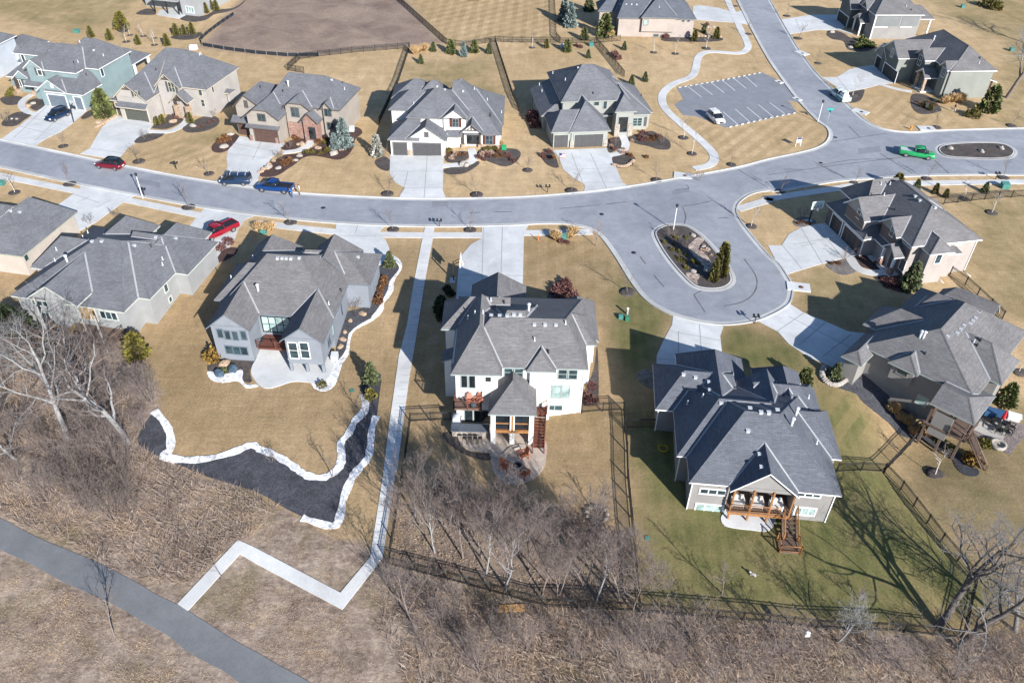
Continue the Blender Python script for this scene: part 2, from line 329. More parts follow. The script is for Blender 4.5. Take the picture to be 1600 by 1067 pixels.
def ground_material():
    m, t, b, L = nodes('lawn_and_soil'); co = coords(t, True)
    at = NN(t, 'Attribute', attribute_name='zone'); sp = NN(t, 'SeparateColor'); L.new(at.outputs['Color'], sp.inputs[0])
    big = noise_(t, co, .045, 5, .6, .5); mid = noise_(t, co, .35, 5, .65); fin = noise_(t, co, 4, 4, .7); vf = noise_(t, co, 17, 3, .7)
    mp = NN(t, 'Mapping'); mp.inputs['Rotation'].default_value = (0, 0, R(20)); mp.inputs['Scale'].default_value = (.16, 1.6, 1); L.new(co, mp.inputs[0])
    strk = noise_(t, mp.outputs[0], 1.2, 4, .6)
    lawn = ramp(t, big, [(.25, (.57, .42, .26)), (.5, (.50, .36, .21)), (.75, (.40, .29, .16))])
    lawn = mixc(t, ramp(t, mid, [(.4, 0.), (.72, .55)]), lawn, (.29, .22, .115))
    lawn = mixc(t, 1, lawn, ramp(t, strk, [(.3, .9), (.7, 1.07)]), 'MULTIPLY'); strk2 = noise_(t, coords(t, True, (.5, .1, 1), R(8)), 1.1, 5, .7, 1.2); lawn = mixc(t, 1, lawn, ramp(t, strk2, [(.3, .86), (.7, 1.1)]), 'MULTIPLY')
    green = ramp(t, mid, [(.3, (.19, .165, .075)), (.5, (.135, .13, .053)), (.7, (.088, .1, .037))])
    # the mower's chequered stripes
    def stripes(rot, per):
        q = NN(t, 'Mapping'); q.inputs['Rotation'].default_value = (0, 0, R(rot)); L.new(co, q.inputs[0]); s = NN(t, 'SeparateXYZ'); L.new(q.outputs[0], s.inputs[0])
        return math2(t, 'GREATER_THAN', math2(t, 'FRACT', math2(t, 'DIVIDE', s.outputs['X'], per)), .5)
    s1 = stripes(3, 1.3); s2 = stripes(62, 2.6)
    chk = math2(t, 'MULTIPLY', s1, s2); sa = NN(t, 'Attribute', attribute_name='mown_and_dim'); ms = NN(t, 'SeparateColor'); L.new(sa.outputs['Color'], ms.inputs[0])
    lawn = mixc(t, ms.outputs[2], lawn, mixc(t, 1, lawn, (.73, .72, .72), 'MULTIPLY'))  # near lawns dimmed in colour, standing in for vignetting and far haze
    green = mixc(t, 1, green, ramp(t, mixc(t, ramp(t, mid, [(.3, .2), (.7, .9)]), (.5, .5, .5), s1), [(0, .9), (1, 1.08)]), 'MULTIPLY')
    big2 = noise_(t, co, .12, 4, .7, .4)
    gf = math2(t, 'ADD', sp.outputs[0], math2(t, 'MULTIPLY', math2(t, 'SUBTRACT', big2, .5), 1.3))
    gf = math2(t, 'MULTIPLY', math2(t, 'MULTIPLY', gf, 1, True), math2(t, 'MULTIPLY', sp.outputs[0], 6, True), True)
    col = mixc(t, gf, lawn, green)
    dia = stripes(38, 2.4); c3 = math2(t, 'ADD', math2(t, 'MULTIPLY', stripes(2, 2.6), .5), math2(t, 'MULTIPLY', stripes(50, 3.), .5))
    col = mixc(t, math2(t, 'MULTIPLY', math2(t, 'MULTIPLY', c3, ms.outputs[0]), ramp(t, big2, [(.3, .3), (.7, .75)])), col, (.24, .175, .085))
    col = mixc(t, math2(t, 'MULTIPLY', math2(t, 'MULTIPLY', dia, ms.outputs[1]), ramp(t, big2, [(.3, .2), (.7, .55)])), col, (.27, .2, .1))
    col = mixc(t, ramp(t, noise_(t, co, .5, 6, .75, 2.), [(.52, 0.), (.78, .35)]), col, (.27, .21, .11))
    wild = ramp(t, mid, [(.25, (.12, .09, .076)), (.42, (.21, .16, .132)), (.58, (.285, .225, .185)), (.75, (.4, .325, .25))])
    wild = mixc(t, ramp(t, noise_(t, co, 1.1, 5, .7, 1.5), [(.45, 0.), (.7, .7)]), wild, (.36, .29, .225))
    wild = mixc(t, ramp(t, noise_(t, co, .16, 4), [(.5, 0.), (.68, .6)]), wild, (.15, .125, .062)); wild = mixc(t, 1, wild, ramp(t, noise_(t, coords(t, True, (.5, 1.4, 1), R(-30)), .9, 6, .78, 1.4), [(.28, .55), (.5, 1.), (.72, 1.45)]), 'MULTIPLY')
    wf = math2(t, 'ADD', sp.outputs[1], math2(t, 'MULTIPLY', math2(t, 'SUBTRACT', mid, .5), .9))
    wf = math2(t, 'MULTIPLY', ramp(t, wf, [(.35, 0.), (.65, 1.)]), math2(t, 'MULTIPLY', sp.outputs[1], 8, True), True)
    col = mixc(t, wf, col, wild)
    bare = ramp(t, noise_(t, co, .11, 6, .68, .7), [(.28, (.15, .105, .09)), (.45, (.235, .175, .145)), (.7, (.34, .265, .205))])
    col = mixc(t, sp.outputs[2], col, bare)
    lit = ramp(t, mid, [(.3, (.14, .105, .088)), (.55, (.205, .16, .128)), (.75, (.29, .23, .15))])
    lf = math2(t, 'ADD', at.outputs['Alpha'], math2(t, 'MULTIPLY', math2(t, 'SUBTRACT', big2, .5), 1.1))
    lf = math2(t, 'MULTIPLY', ramp(t, lf, [(.3, 0.), (.75, 1.)]), math2(t, 'MULTIPLY', at.outputs['Alpha'], 6, True), True)
    col = mixc(t, lf, col, lit)
    col = mixc(t, 1, col, ramp(t, fin, [(.2, .74), (.5, 1.), (.8, 1.24)]), 'MULTIPLY')
    col = mixc(t, 1, col, ramp(t, vf, [(.25, .78), (.75, 1.2)]), 'MULTIPLY')
    col = mixc(t, 1, col, ramp(t, noise_(t, co, 1.4, 7, .8), [(.3, .78), (.7, 1.2)]), 'MULTIPLY'); col = mixc(t, ramp(t, noise_(t, co, .22, 7, .8, .6), [(.55, 0.), (.68, .38)]), col, (.2, .145, .08))
    L.new(col, b.inputs['Base Color']); b.inputs['Roughness'].default_value = .95; b.inputs['Specular IOR Level'].default_value = .1
    bump(t, math2(t, 'ADD', fin, math2(t, 'MULTIPLY', vf, .6)), b, .55, .09); return m
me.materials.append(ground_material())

# ------------------------------------------------------------------ sheets laid on the ground
def gz(x, y):
    """height of the ground mesh itself (one-metre cells)"""
    x0, y0 = math.floor(x), math.floor(y); a = zg([x0, x0+1, x0, x0+1], [y0, y0, y0+1, y0+1]); u, q = x-x0, y-y0
    return float(max(lerp(lerp(a[0], a[1], u), lerp(a[2], a[3], u), q), zg(x, y)))
def resample(ps, d=2., closed=True):
    out = []; n = len(ps)
    for i in range(n if closed else n-1):
        a, b = Vector(ps[i]), Vector(ps[(i+1) % n]); k = max(1, int((b-a).length/d))
        out += [a.lerp(b, j/k) for j in range(k)]
    if not closed: out.append(Vector(ps[-1]))
    return out
def drape(name, poly, mat, dz=.04, kind='structure', parent=None, step=2., skirt=.12, uvrot=None):
    ps = resample([Vector((p[0], p[1], 0)) for p in poly], step); n = len(ps)
    P2 = [Vector((p.x, p.y)) for p in ps]; arr = [(p.x, p.y) for p in ps]
    x0, x1 = min(p.x for p in P2), max(p.x for p in P2); y0, y1 = min(p.y for p in P2), max(p.y for p in P2)
    gx, gy = np.meshgrid(np.arange(x0+step/2, x1, step), np.arange(y0+step/2, y1, step)); ins = inside(arr, gx, gy) if gx.size else None
    inner = [Vector((a, b_)) for a, b_ in zip(gx[ins], gy[ins])] if ins is not None else []
    vs, _, fs, *_r = delaunay_2d_cdt(P2+inner, [], [list(range(n))], 1, 1e-4)
    mb = MB(); mb.v = [(p.x, p.y, gz(p.x, p.y)+dz) for p in vs]
    for f_ in fs: mb.f.append(tuple(f_)); mb.m.append(0); mb.sm.append(True)
    area = sum(arr[i][0]*arr[(i+1) % n][1]-arr[(i+1) % n][0]*arr[i][1] for i in range(n))
    for i in range(n):
        a, b_ = ps[i], ps[(i+1) % n]
        if area < 0: a, b_ = b_, a
        za, zb = gz(a.x, a.y)+dz, gz(b_.x, b_.y)+dz
        mb.poly([(a.x, a.y, za), (a.x, a.y, za-skirt), (b_.x, b_.y, zb-skirt), (b_.x, b_.y, zb)])
    o = mb.build(name, mat, parent)
    if kind and not parent: o['kind'] = kind
    return o
def ribbon(name, line, wid, mat, dz=.05, kind='structure', parent=None, jitter=0, seed=0, ends=True):
    ls = resample(line, .6 if jitter else 1.2, False); rnd = random.Random(seed); l, r = [], []
    for i, p in enumerate(ls):
        d = ls[min(i+1, len(ls)-1)]-ls[max(i-1, 0)]; d.z = 0
        if d.length < 1e-6: continue
        d.normalize(); q = Vector((-d.y, d.x, 0)); wv = wid/2*(1+jitter*rnd.uniform(-1, 1))
        l.append(p+q*wv); r.append(p-q*wv)
    mb = MB()
    rows = [[(p.x, p.y, gz(p.x, p.y)+dz) for p in (a, a.lerp(b_, .5), b_)] for a, b_ in zip(l, r)]
    rows = [[(q[0][0], q[0][1], q[0][2]-dz-.05)]+q+[(q[2][0], q[2][1], q[2][2]-dz-.05)] for q in rows]
    mb.ring(rows[::-1], 0, False, False, False)
    o = mb.build(name, mat, parent)
    if kind and not parent: o['kind'] = kind
    return o
def curb(line, side, closed=False):
    """gutter pan and rolled kerb along a road edge; side=+1 puts the kerb to the left of the line"""
    ls = resample(line, 1.5, closed); rows = []; n = len(ls)
    for i, p in enumerate(ls):
        d = ls[(i+1) % n if closed else min(i+1, n-1)]-ls[(i-1) % n if closed else max(i-1, 0)]; d.z = 0; d.normalize(); q = Vector((-d.y, d.x, 0))*side
        z = gz(p.x, p.y); rows.append([p+q*o+Vector((0, 0, z-p.z+h)) for o, h in ((-.5, .028), (0, .034), (.1, .13), (.28, .14), (.3, -.05))])
    if closed: rows.append(rows[0])
    if side > 0: rows = rows[::-1]
    mb = MB(); mb.ring(rows, 0, False, False, False); o = mb.build('kerb', M_CURB); o['kind'] = 'structure'; return o

L_UP = smooth(gp("X:-130,196 X:-40,212 X:0,219 X:100,240 X:190,259 X:283,277 X:390,293.5 X:470,303 X:600,310 X:680,311.5 X:800,309.5 X:900,302.5 X:985,292 X:1065,278.5 X:1150,263 4:0,1000 4:180,962 4:300,930 4:365,893 4:388,845 4:370,800 4:310,755 4:200,640 4:100,510 4:0,365 X:1175,46 X:1152,0 X:1134,-40"), 4)
L_RT = smooth(gp("X:1178,-40 X:1202,0 4:80,130 4:130,215 4:200,330 4:300,460 4:400,560 4:500,660 4:600,750 4:700,803 4:820,826 4:940,830 4:1100,818 4:1599,805 X:1760,200"), 4)
L_LO = smooth(gp("X:1760,270 8:1599,135 8:1400,133 8:1000,138 8:640,158 8:390,180 8:80,235 7:1599,232 7:1500,250 7:1430,290 7:1395,340 7:1408,400 7:1480,500 7:1599,640 8:60,690 8:110,762 8:140,820 8:143,880 8:115,945 8:0,1012 7:1480,1050 7:1300,1066 7:1100,1035 7:960,985 7:840,910 7:750,800 7:650,640 7:560,520 7:480,470 7:400,450 7:330,438 7:150,438 7:0,447 6:1200,455 6:800,450 6:500,434 6:300,418 6:0,384 5:1280,340 5:1000,290 5:500,195 5:0,85 X:-60,246 X:-130,229"), 4)
road = drape('road', L_UP+L_RT+L_LO, M_ROAD, .02, step=2.5)
curb(L_UP, 1); curb(L_RT, 1); curb(L_LO, 1)
L_LOT = gp("3:1030,552 3:1570,455 X:1197,117 X:1222,128 X:1252,162 X:1232,157 X:1245,177 3:1335,800 3:1150,728 3:1070,722 3:1015,655 3:1070,620")
lot = drape('parking_lot', L_LOT, M_LOT, .03)
for a, b_ in (("3:1095,540", "3:1182,608"), ("3:1165,527", "3:1253,595"), ("3:1238,514", "3:1325,582"), ("3:1308,500", "3:1394,569"), ("3:1380,488", "3:1464,556"), ("3:1450,474", "3:1530,544"), ("3:1318,700", "3:1410,780"), ("3:1395,685", "3:1487,766"), ("3:1467,671", "3:1562,750"), ("3:1540,657", "4:36,735"), ("4:10,642", "4:110,718")):
    ribbon('stall_marking', [g1(a), g1(b_)], .13, M_WHITE, .038, parent=lot)
for s in ("7:295,345 7:550,322", "7:590,317 7:715,303", "7:1060,330 7:1150,318 7:1250,296", "7:1065,335 7:1085,390 7:1075,445", "7:1410,100 7:1599,215", "7:1220,270 7:1400,390 7:1470,440", "7:885,760 7:950,835", "7:800,645 7:835,690", "7:1190,855 7:1140,880 7:1150,905 7:1205,990", "7:1325,952 7:1430,930 7:1500,885 7:1530,820 7:1515,750 7:1450,660", "8:0,135 8:240,100 8:500,65 8:750,35 8:1000,10", "8:290,55 8:480,150", "8:700,0 8:900,125", "8:1040,45 8:1130,125", "4:380,890 4:560,862 4:740,835", "4:505,790 4:575,860", "4:300,1040 4:520,1000 4:780,995", "6:1330,370 6:1400,369", "6:1480,366 6:1599,365", "7:1010,230 7:1080,220 7:1105,222 7:1090,195", "7:1285,405 7:1350,402", "8:100,100 8:220,100"):
    ribbon('crack_seal', smooth(gp(s), 3), .15, M_SEAL, .027, parent=road, jitter=.35, seed=len(s))
def isle(s, rn, mat): 
    ln = smooth(gp(s), 5, True); curb(ln, -1 if sum(ln[i].x*ln[(i+1) % len(ln)].y-ln[(i+1) % len(ln)].x*ln[i].y for i in range(len(ln))) < 0 else 1, True); return ln
I1 = isle("7:890,500 7:930,460 7:990,447 7:1080,452 7:1150,490 7:1220,550 7:1290,630 7:1345,710 7:1375,775 7:1365,815 7:1310,845 7:1220,850 7:1140,830 7:1080,780 7:1000,690 7:930,590", 1, 0)
I2 = isle("4:1062,935 4:1090,910 4:1180,898 4:1320,893 4:1450,898 4:1520,925 4:1540,955 4:1510,985 4:1420,995 4:1280,992 4:1150,985 4:1090,970", 1, 0)
drape('mulch_bed', [p for p in I1], M_MULCHD, .1); drape('mulch_bed', I2, M_MULCHD, .1)
drape('cobble_bed', smooth(gp("7:1165,525 7:1200,545 7:1165,590 7:1215,640 7:1250,700 7:1235,730 7:1180,690 7:1120,625 7:1100,585 7:1120,560"), 3, True), M_COBBLE, .13)
drape('cobble_bed', smooth(gp("7:1085,750 7:1170,760 7:1155,800 7:1160,820 7:1120,805"), 3, True), M_COBBLE, .13)
# drives, pavements, paths
DRV = []
for s in ("1:290,652 1:545,692 1:500,730 1:450,775 1:380,825 1:300,862 1:248,892 1:228,912 1:0,878 1:60,832 1:120,790 1:180,742 1:230,700",
          "1:735,725 1:960,772 1:925,830 1:870,872 1:830,905 1:790,935 1:735,1000 1:500,962 1:560,930 1:600,860 1:640,795 1:690,752",
          "C:200,755 C:120,830 C:70,920 C:60,1000 C:72,1067 X:352,270 X:337,284 X:402,294 X:404,276 C:470,1062 C:520,990 C:600,920 C:640,872 C:665,832",
          "6:838,8 6:1172,14 6:1166,230 6:1190,290 6:885,285 6:932,215 6:870,182 6:835,130",
          "3:255,940 3:592,926 7:600,-20 7:640,60 7:660,112 7:690,182 7:742,215 7:445,250 7:455,212 7:450,190 7:380,150 7:320,100 7:290,20",
          "3:1130,40 3:1180,36 3:1290,52 3:1390,82 3:1435,68 3:1478,158 3:1390,142 3:1300,138 3:1130,125",
          "4:82,125 4:270,95 4:440,95 4:480,180 4:400,190 4:300,190 4:128,217", "4:335,485 4:430,485 4:500,440 4:570,420 4:690,405 4:790,520 4:700,530 4:610,555 4:480,578",
          "5:505,190 5:855,258 5:790,290 5:600,430 5:470,500 5:330,345 5:500,225", "5:1280,338 5:1595,388 5:1530,415 5:1490,470 5:1460,550 5:1370,660 5:1280,600 5:1170,470",
          "6:500,436 6:805,452 6:760,500 6:810,540 6:832,590 6:830,640 6:790,690 6:740,710 6:560,640 6:500,500",
          "6:1410,455 7:105,444 7:75,490 7:65,900 6:1560,965 6:1245,940 6:1268,690 6:1290,630 6:1340,570 6:1410,530",
          "c:1005,55 c:1320,122 c:1300,180 c:1312,290 c:1270,390 c:900,390 c:905,300 c:940,220 c:1000,110",
          "d:-60,90 d:60,152 d:130,230 d:250,310 d:380,365 d:500,425 d:660,170 d:500,152 d:350,87 d:220,35 8:120,928 8:95,962 8:0,1014",
          "8:0,575 8:85,575 8:130,505 8:200,465 8:290,445 8:380,430 8:590,640 8:450,660 8:300,700 8:112,757 8:60,692"):
    DRV.append((drape('driveway', gp(s), M_CONC, .045), [(p.x, p.y) for p in gp(s)]))
def joints(s):
    for q in s.split('|'):
        l = gp(q); c = l[0].lerp(l[-1], .5)
        par = [o for o, pl in DRV if inside(pl, np.array([c.x]), np.array([c.y]))[0]]
        ribbon('expansion_joint', l, .09, M_JOINT, .052, parent=par[0] if par else road)
M_JOINT = pm('joint_line', (.30, .30, .30), (.26, .26, .27), 3)
joints("6:840,112 6:1165,112|6:950,110 6:925,215 6:890,280|6:1070,15 6:1050,280|6:925,218 6:1165,215|7:370,0 7:440,180|7:490,0 7:590,220|7:385,100 7:650,92|7:450,182 7:690,180|1:120,790 1:360,850|1:190,740 1:440,790|1:300,660 1:90,860|1:420,690 1:220,880|1:560,930 1:780,960|C:120,830 C:600,920|C:70,940 C:520,990|C:430,800 C:330,1000|6:1420,460 6:1410,860|6:1540,450 6:1530,760|6:1270,760 7:70,765|6:620,500 6:640,440|6:515,515 6:750,515|c:1040,150 c:1040,330|c:1170,110 c:1185,300|c:990,150 c:1300,210|c:910,325 c:1110,330|d:60,150 d:220,40|d:190,240 d:360,95|d:340,310 d:520,170|d:130,60 d:600,300|8:90,575 8:210,720|8:300,450 8:470,660|8:205,465 8:340,690|8:160,570 8:440,520|5:450,250 5:620,310|5:560,270 5:480,310|5:690,290 5:600,340|4:430,485 4:500,570|4:170,120 4:200,190|8:210,580 8:300,560")
WALKS = [("5:-60,128 5:0,140 5:250,190 5:505,242", 1.5), ("5:785,290 5:1000,335 5:1270,392", 1.5), ("6:-10,435 6:110,447 6:300,470 6:515,492", 1.5), ("6:750,507 6:1000,511 6:1415,511", 1.5), ("7:72,497 7:250,496 7:500,490", 1.5),
         ("7:1405,350 7:1599,292 8:0,285 8:250,245 8:470,214", 1.6), ("8:465,212 8:640,188 8:840,188 8:1520,178 X:1700,284", 1.6),
         ("3:1320,-60 3:1345,0 3:1380,80 3:1425,180 3:1470,270 3:1468,308 3:1410,335 3:1230,325 3:1165,358 3:1148,430 3:1115,483 3:1010,525 3:950,575 3:937,630 3:965,690 3:1050,770 3:1180,880 3:1255,960 3:1258,1010 3:1215,1040 3:1135,1055", 1.6),
         ("1:205,590 1:150,625 1:135,662 1:170,700 1:235,715", 1.3), ("1:1180,735 1:1140,785 1:1050,825 1:920,822", 1.3), ("C:950,770 C:920,845 C:800,905 C:640,925", 1.3), ("2:1345,930 2:1355,1000 6:1290,70 6:1160,78", 1.4), ("3:690,850 3:710,905 3:680,955 3:605,972", 1.4), ("4:900,575 4:800,557 4:700,528", 1.2), ("8:510,650 8:560,718 8:640,745 8:750,742", 1.4), ("4:440,185 4:530,215", 1.1)]
for s, wd in WALKS: ribbon('sidewalk', smooth(gp(s), 4), wd, M_CONCW, .06)
PATH = drape('path', gp("6:1058,455 6:1040,530 6:945,1062 b:893,300 b:840,680 b:792,1060 f:595,412 f:440,597 f:0,365 e:1240,322 e:925,655 e:978,692 e:1250,395 f:0,445 f:450,685 f:660,415 f:722,0 b:885,1000 b:960,420 b:1025,30 6:1105,530 6:1115,455"), M_CONCW, .07)
for i in range(46):
    a, b_ = px('6', 1058, 455), px('f', 595, 412); c_, d_ = px('6', 1115, 455), px('f', 660, 415); t_ = (i/46)**.9
    q0 = G(lerp(a[0], b_[0], t_), lerp(a[1], b_[1], t_)); q1 = G(lerp(c_[0], d_[0], t_), lerp(c_[1], d_[1], t_)); u_ = q1-q0; q0 = q0+u_*.06; q1 = q1-u_*.06
    ribbon('expansion_joint', [q0, q1], .05, M_JOINT, .075, parent=PATH)
drape('trail', smooth(gp("e:-300,80 e:0,208 e:100,260 e:230,325 e:380,385 e:500,435 e:620,495 e:740,560 e:830,615 e:930,660 e:1050,735 e:1150,800 e:1250,860 f:0,905 f:120,975 f:280,1062 f:600,1250"), 3)+smooth(gp("f:400,1300 f:0,1100 e:1250,1067 e:1180,1012 e:1060,950 e:960,890 e:870,815 e:750,752 e:640,682 e:530,630 e:400,572 e:300,525 e:150,442 e:0,372 e:-300,230"), 3), M_TRAIL, .05)
# beds
def bed(mat, *ss, dz=.05, name='mulch_bed', n=4):
    for s in ss: drape(name, smooth(gp(s), n, True), mat, dz, step=1.5)
bed(M_MULCHD, "1:165,650 1:200,622 1:262,618 1:288,650 1:240,690 1:200,682", "1:10,770 1:60,722 1:130,700 1:195,716 1:150,752 1:100,787 1:30,790", "1:0,620 1:60,600 1:140,610 1:120,650 1:40,657", "1:505,740 1:545,700 1:610,680 1:605,705 1:540,742",
    "1:950,795 1:1030,742 1:1060,712 1:1130,738 1:1140,760 1:1050,805 1:980,806", "1:1142,800 1:1200,762 1:1300,722 1:1365,742 1:1360,782 1:1300,815 1:1220,830 1:1160,825", "1:838,890 1:880,852 1:960,834 1:1025,837 1:980,868 1:900,892",
    "3:935,243 3:1050,232 3:1180,226 3:1300,236 3:1310,255 3:1200,265 3:1100,263 3:960,260", "4:902,592 4:1000,602 4:1080,680 4:1060,702 4:960,715 4:900,672", "4:480,592 4:590,562 4:600,582 4:572,632 4:500,642", "4:365,215 4:400,190 4:470,210 4:520,240 4:660,270 4:650,310 4:580,325 4:500,310 4:470,260 4:400,245",
    "1:1065,235 1:1130,215 1:1250,205 1:1258,225 1:1200,248 1:1120,250", "1:725,180 1:740,150 1:790,150 1:808,180 1:780,205 1:740,200", "S:100,175 S:220,115 S:330,130 S:340,185 S:200,190", "S:650,240 S:700,195 S:880,210 S:1000,185 S:1100,130 S:1330,100 S:1470,0 S:1400,80 S:1250,150 S:1080,185 S:980,250 S:850,278 S:740,270")
bed(M_MULCHG, "8:155,432 8:190,400 8:250,400 8:300,432 8:200,460", "8:362,697 8:430,672 8:490,667 8:550,735 8:480,760 8:420,742", "c:775,430 c:800,395 c:850,390 c:885,420 c:890,500 c:850,500 c:800,470")
bed(M_MULCHR, "C:622,882 C:650,862 C:700,812 C:850,772 C:890,800 C:850,850 C:760,895 C:680,902", "2:105,1010 2:180,970 2:270,960 2:360,920 2:420,880 2:510,850 2:590,800 2:640,800 2:665,830 2:620,872 2:610,920 2:570,975 2:510,1000 2:430,985 2:350,975 2:290,990 2:250,1022 6:210,90 6:120,143 6:22,138 6:80,60",
    "1:1325,912 1:1370,870 1:1430,830 1:1480,842 1:1490,862 1:1430,932 1:1380,955 1:1330,947", "8:525,652 8:610,637 8:700,720 8:640,722 8:570,700", "8:685,772 8:760,760 8:900,760 8:950,800 8:940,840 8:880,870 8:800,860 8:730,822", "5:1345,680 5:1400,600 5:1480,590 5:1470,630 5:1400,670")
bed(M_MULCHD, "2:1190,955 2:1320,950 2:1325,990 2:1270,1015 2:1190,1012", "2:1385,985 2:1410,930 2:1599,930 3:50,950 3:48,985 3:0,1030 2:1540,1040 2:1450,1010", "6:1175,100 6:1300,72 6:1385,50 6:1388,72 6:1300,125 6:1200,130", "2:742,1010 2:800,980 2:835,1000 6:835,60 6:828,108 6:772,95",
    "3:597,872 3:680,862 3:685,910 3:640,945 3:600,950", "3:720,862 3:850,822 3:900,832 3:980,880 3:985,930 3:920,935 3:840,912 3:770,897", "3:627,985 3:700,957 3:770,990 3:740,1040 3:650,1046", "3:182,970 3:250,942 3:290,1045 3:220,1030",
    "7:222,890 7:300,832 7:370,852 7:415,890 7:360,950 7:310,1000 7:240,942", "c:532,250 c:540,400 c:540,560 c:520,600 c:450,610 c:440,560 c:510,400", "k:60,640 k:130,612 k:190,660 k:230,735 k:300,780 k:460,800 k:440,850 k:300,820 k:150,740",
    "J:175,800 J:380,812 J:345,870 J:355,940 J:300,930 J:290,870 J:240,890 J:160,880 J:100,880 J:95,840 J:130,805")
bed(M_MULCHB, "d:430,500 d:500,468 d:560,490 d:740,600 d:880,700 d:1000,810 d:1130,860 d:1300,1000 d:1310,1050 d:1240,1052 d:1180,1010 d:1130,930 d:960,832 d:830,802 d:750,720 d:600,600 d:550,542", "d:490,400 d:570,385 d:660,440 d:740,510 d:830,590 d:900,660 d:930,740 d:880,760 d:780,690 d:700,620 d:620,560 d:540,490", "d:350,432 d:370,382 d:450,390 d:480,440 d:420,472", n=3)
bed(M_MULCHB, "a:950,670 a:1030,740 a:1060,830 a:1050,900 a:1150,950 a:1310,945 a:1460,905 a:1560,870 b:120,930 b:300,1045 b:450,1055 b:530,940 b:550,840 b:600,770 b:650,690 b:690,630 b:650,520 b:670,460 b:700,410 b:780,420 b:775,520 b:755,680 b:725,870 f:500,10 f:440,180 f:390,230 f:240,200 f:100,125 f:0,70 a:1300,1060 a:1160,1000 a:1000,935 a:900,880 a:860,820", n=2, dz=.06)
bed(M_GRAVW, "6:822,632 6:880,650 6:912,690 6:905,730 6:880,765 6:860,810 6:860,850 6:830,900 6:800,930 6:790,980 6:740,1030 b:800,0 b:770,52 b:700,100 b:620,140 b:590,200 b:580,290 b:540,350 b:510,450 b:470,510 b:400,525 b:345,480 b:440,440 b:490,330 b:560,30 6:700,960 6:780,700", dz=.05, name='gravel_bed', n=2)
bed(M_MULCHB, "6:830,660 6:870,680 6:895,715 6:870,755 6:835,800 6:825,850 6:800,900 6:770,960 6:720,1020 b:720,70 b:640,115 b:580,170 b:560,270 b:515,330 b:495,310 b:560,30 6:700,960 6:780,700", dz=.085, n=2)
bed(M_GRAVW, "J:93,880 J:160,890 J:240,890 J:290,868 J:305,885 J:300,925 J:330,960 J:385,955 J:390,968 J:320,975 J:270,935 J:180,945 J:110,925", dz=.075, name='gravel_bed', n=3)
for s, wd in (("a:962,648 a:1030,722 a:1064,800 a:1062,890 a:1020,928 a:1150,955 a:1310,945 a:1460,905 a:1570,862 b:20,887 b:120,925 b:220,985 b:300,1043 b:380,1065 b:450,1055 b:520,1000 b:535,930 b:530,850 b:580,790 b:620,710 b:670,660 b:685,600 b:668,545", .8), ("b:752,680 b:725,760 b:715,860 b:700,940 b:640,1010 f:500,0 f:458,100 f:440,190 f:400,250 f:240,207", .72)):
    ribbon('gravel_border', smooth(gp(s), 4), wd, M_GRAVW, .085, jitter=.28)
# patios
M_STAMP = stone('stamped_concrete', [(.43, .36, .30), (.46, .39, .33), (.40, .33, .28)], 1.6, .88); M_PAVER = stone('brick_pavers', [(.2, .16, .15), (.27, .22, .2), (.16, .14, .15)], 2.6, .5)
drape('patio', smooth(gp("J:385,800 J:358,850 J:355,900 J:400,960 J:450,980 J:520,965 J:600,940 J:700,945 J:760,960 J:830,890 J:850,800 J:800,760 J:480,720 J:400,740"), 3, True), M_CONC, .07)
drape('patio', smooth(gp("k:185,650 k:230,730 k:300,770 k:450,792 k:465,870 k:490,950 k:560,1030 k:640,1052 k:750,1035 k:850,980 k:910,900 k:925,820 k:925,700 k:800,560 k:440,500 k:240,500 k:185,560"), 3, True), M_STAMP, .07)
drape('patio', smooth(gp("m:480,440 m:460,485 m:490,540 m:600,565 m:700,575 m:860,582 m:900,450 m:560,360"), 3, True), M_CONC, .07)
drape('patio', gp("d:1250,760 d:1390,620 d:1500,690 d:1640,755 d:1510,925 d:1430,882 d:1330,830"), M_PAVER, .06)
drape('patio', gp("d:1270,760 d:1380,630 d:1480,690 d:1500,740 d:1460,850 d:1400,820"), M_CONCO, .075)
drape('patio', gp("S:360,190 S:400,130 S:640,110 S:720,200 S:640,240"), M_CONC, .06)

ribbon('patio_step', smooth(gp("k:462,805 k:560,822 k:630,765 k:720,738 k:800,775"), 4), .5, M_STAMP, .22)
for s in ("5:850,150 5:1000,185 5:1000,215 5:840,180", "6:1100,300 6:1200,298 6:1205,330 6:1102,335", "7:1000,235 7:1100,215 7:1110,240 7:1005,262", "4:560,930 4:700,915 4:705,950 4:570,965"): drape('asphalt_patch', gp(s), M_LOT, .026)
for s in ("7:560,380", "6:420,340", "8:330,60", "4:420,860", "7:760,620"):
    q = g1(s); b = MB(); b.lathe([(.36, .0), (.36, .032), (.01, .033)], 14); o = b.build('manhole_cover', M_DARK, road, (q.x, q.y, q.z))
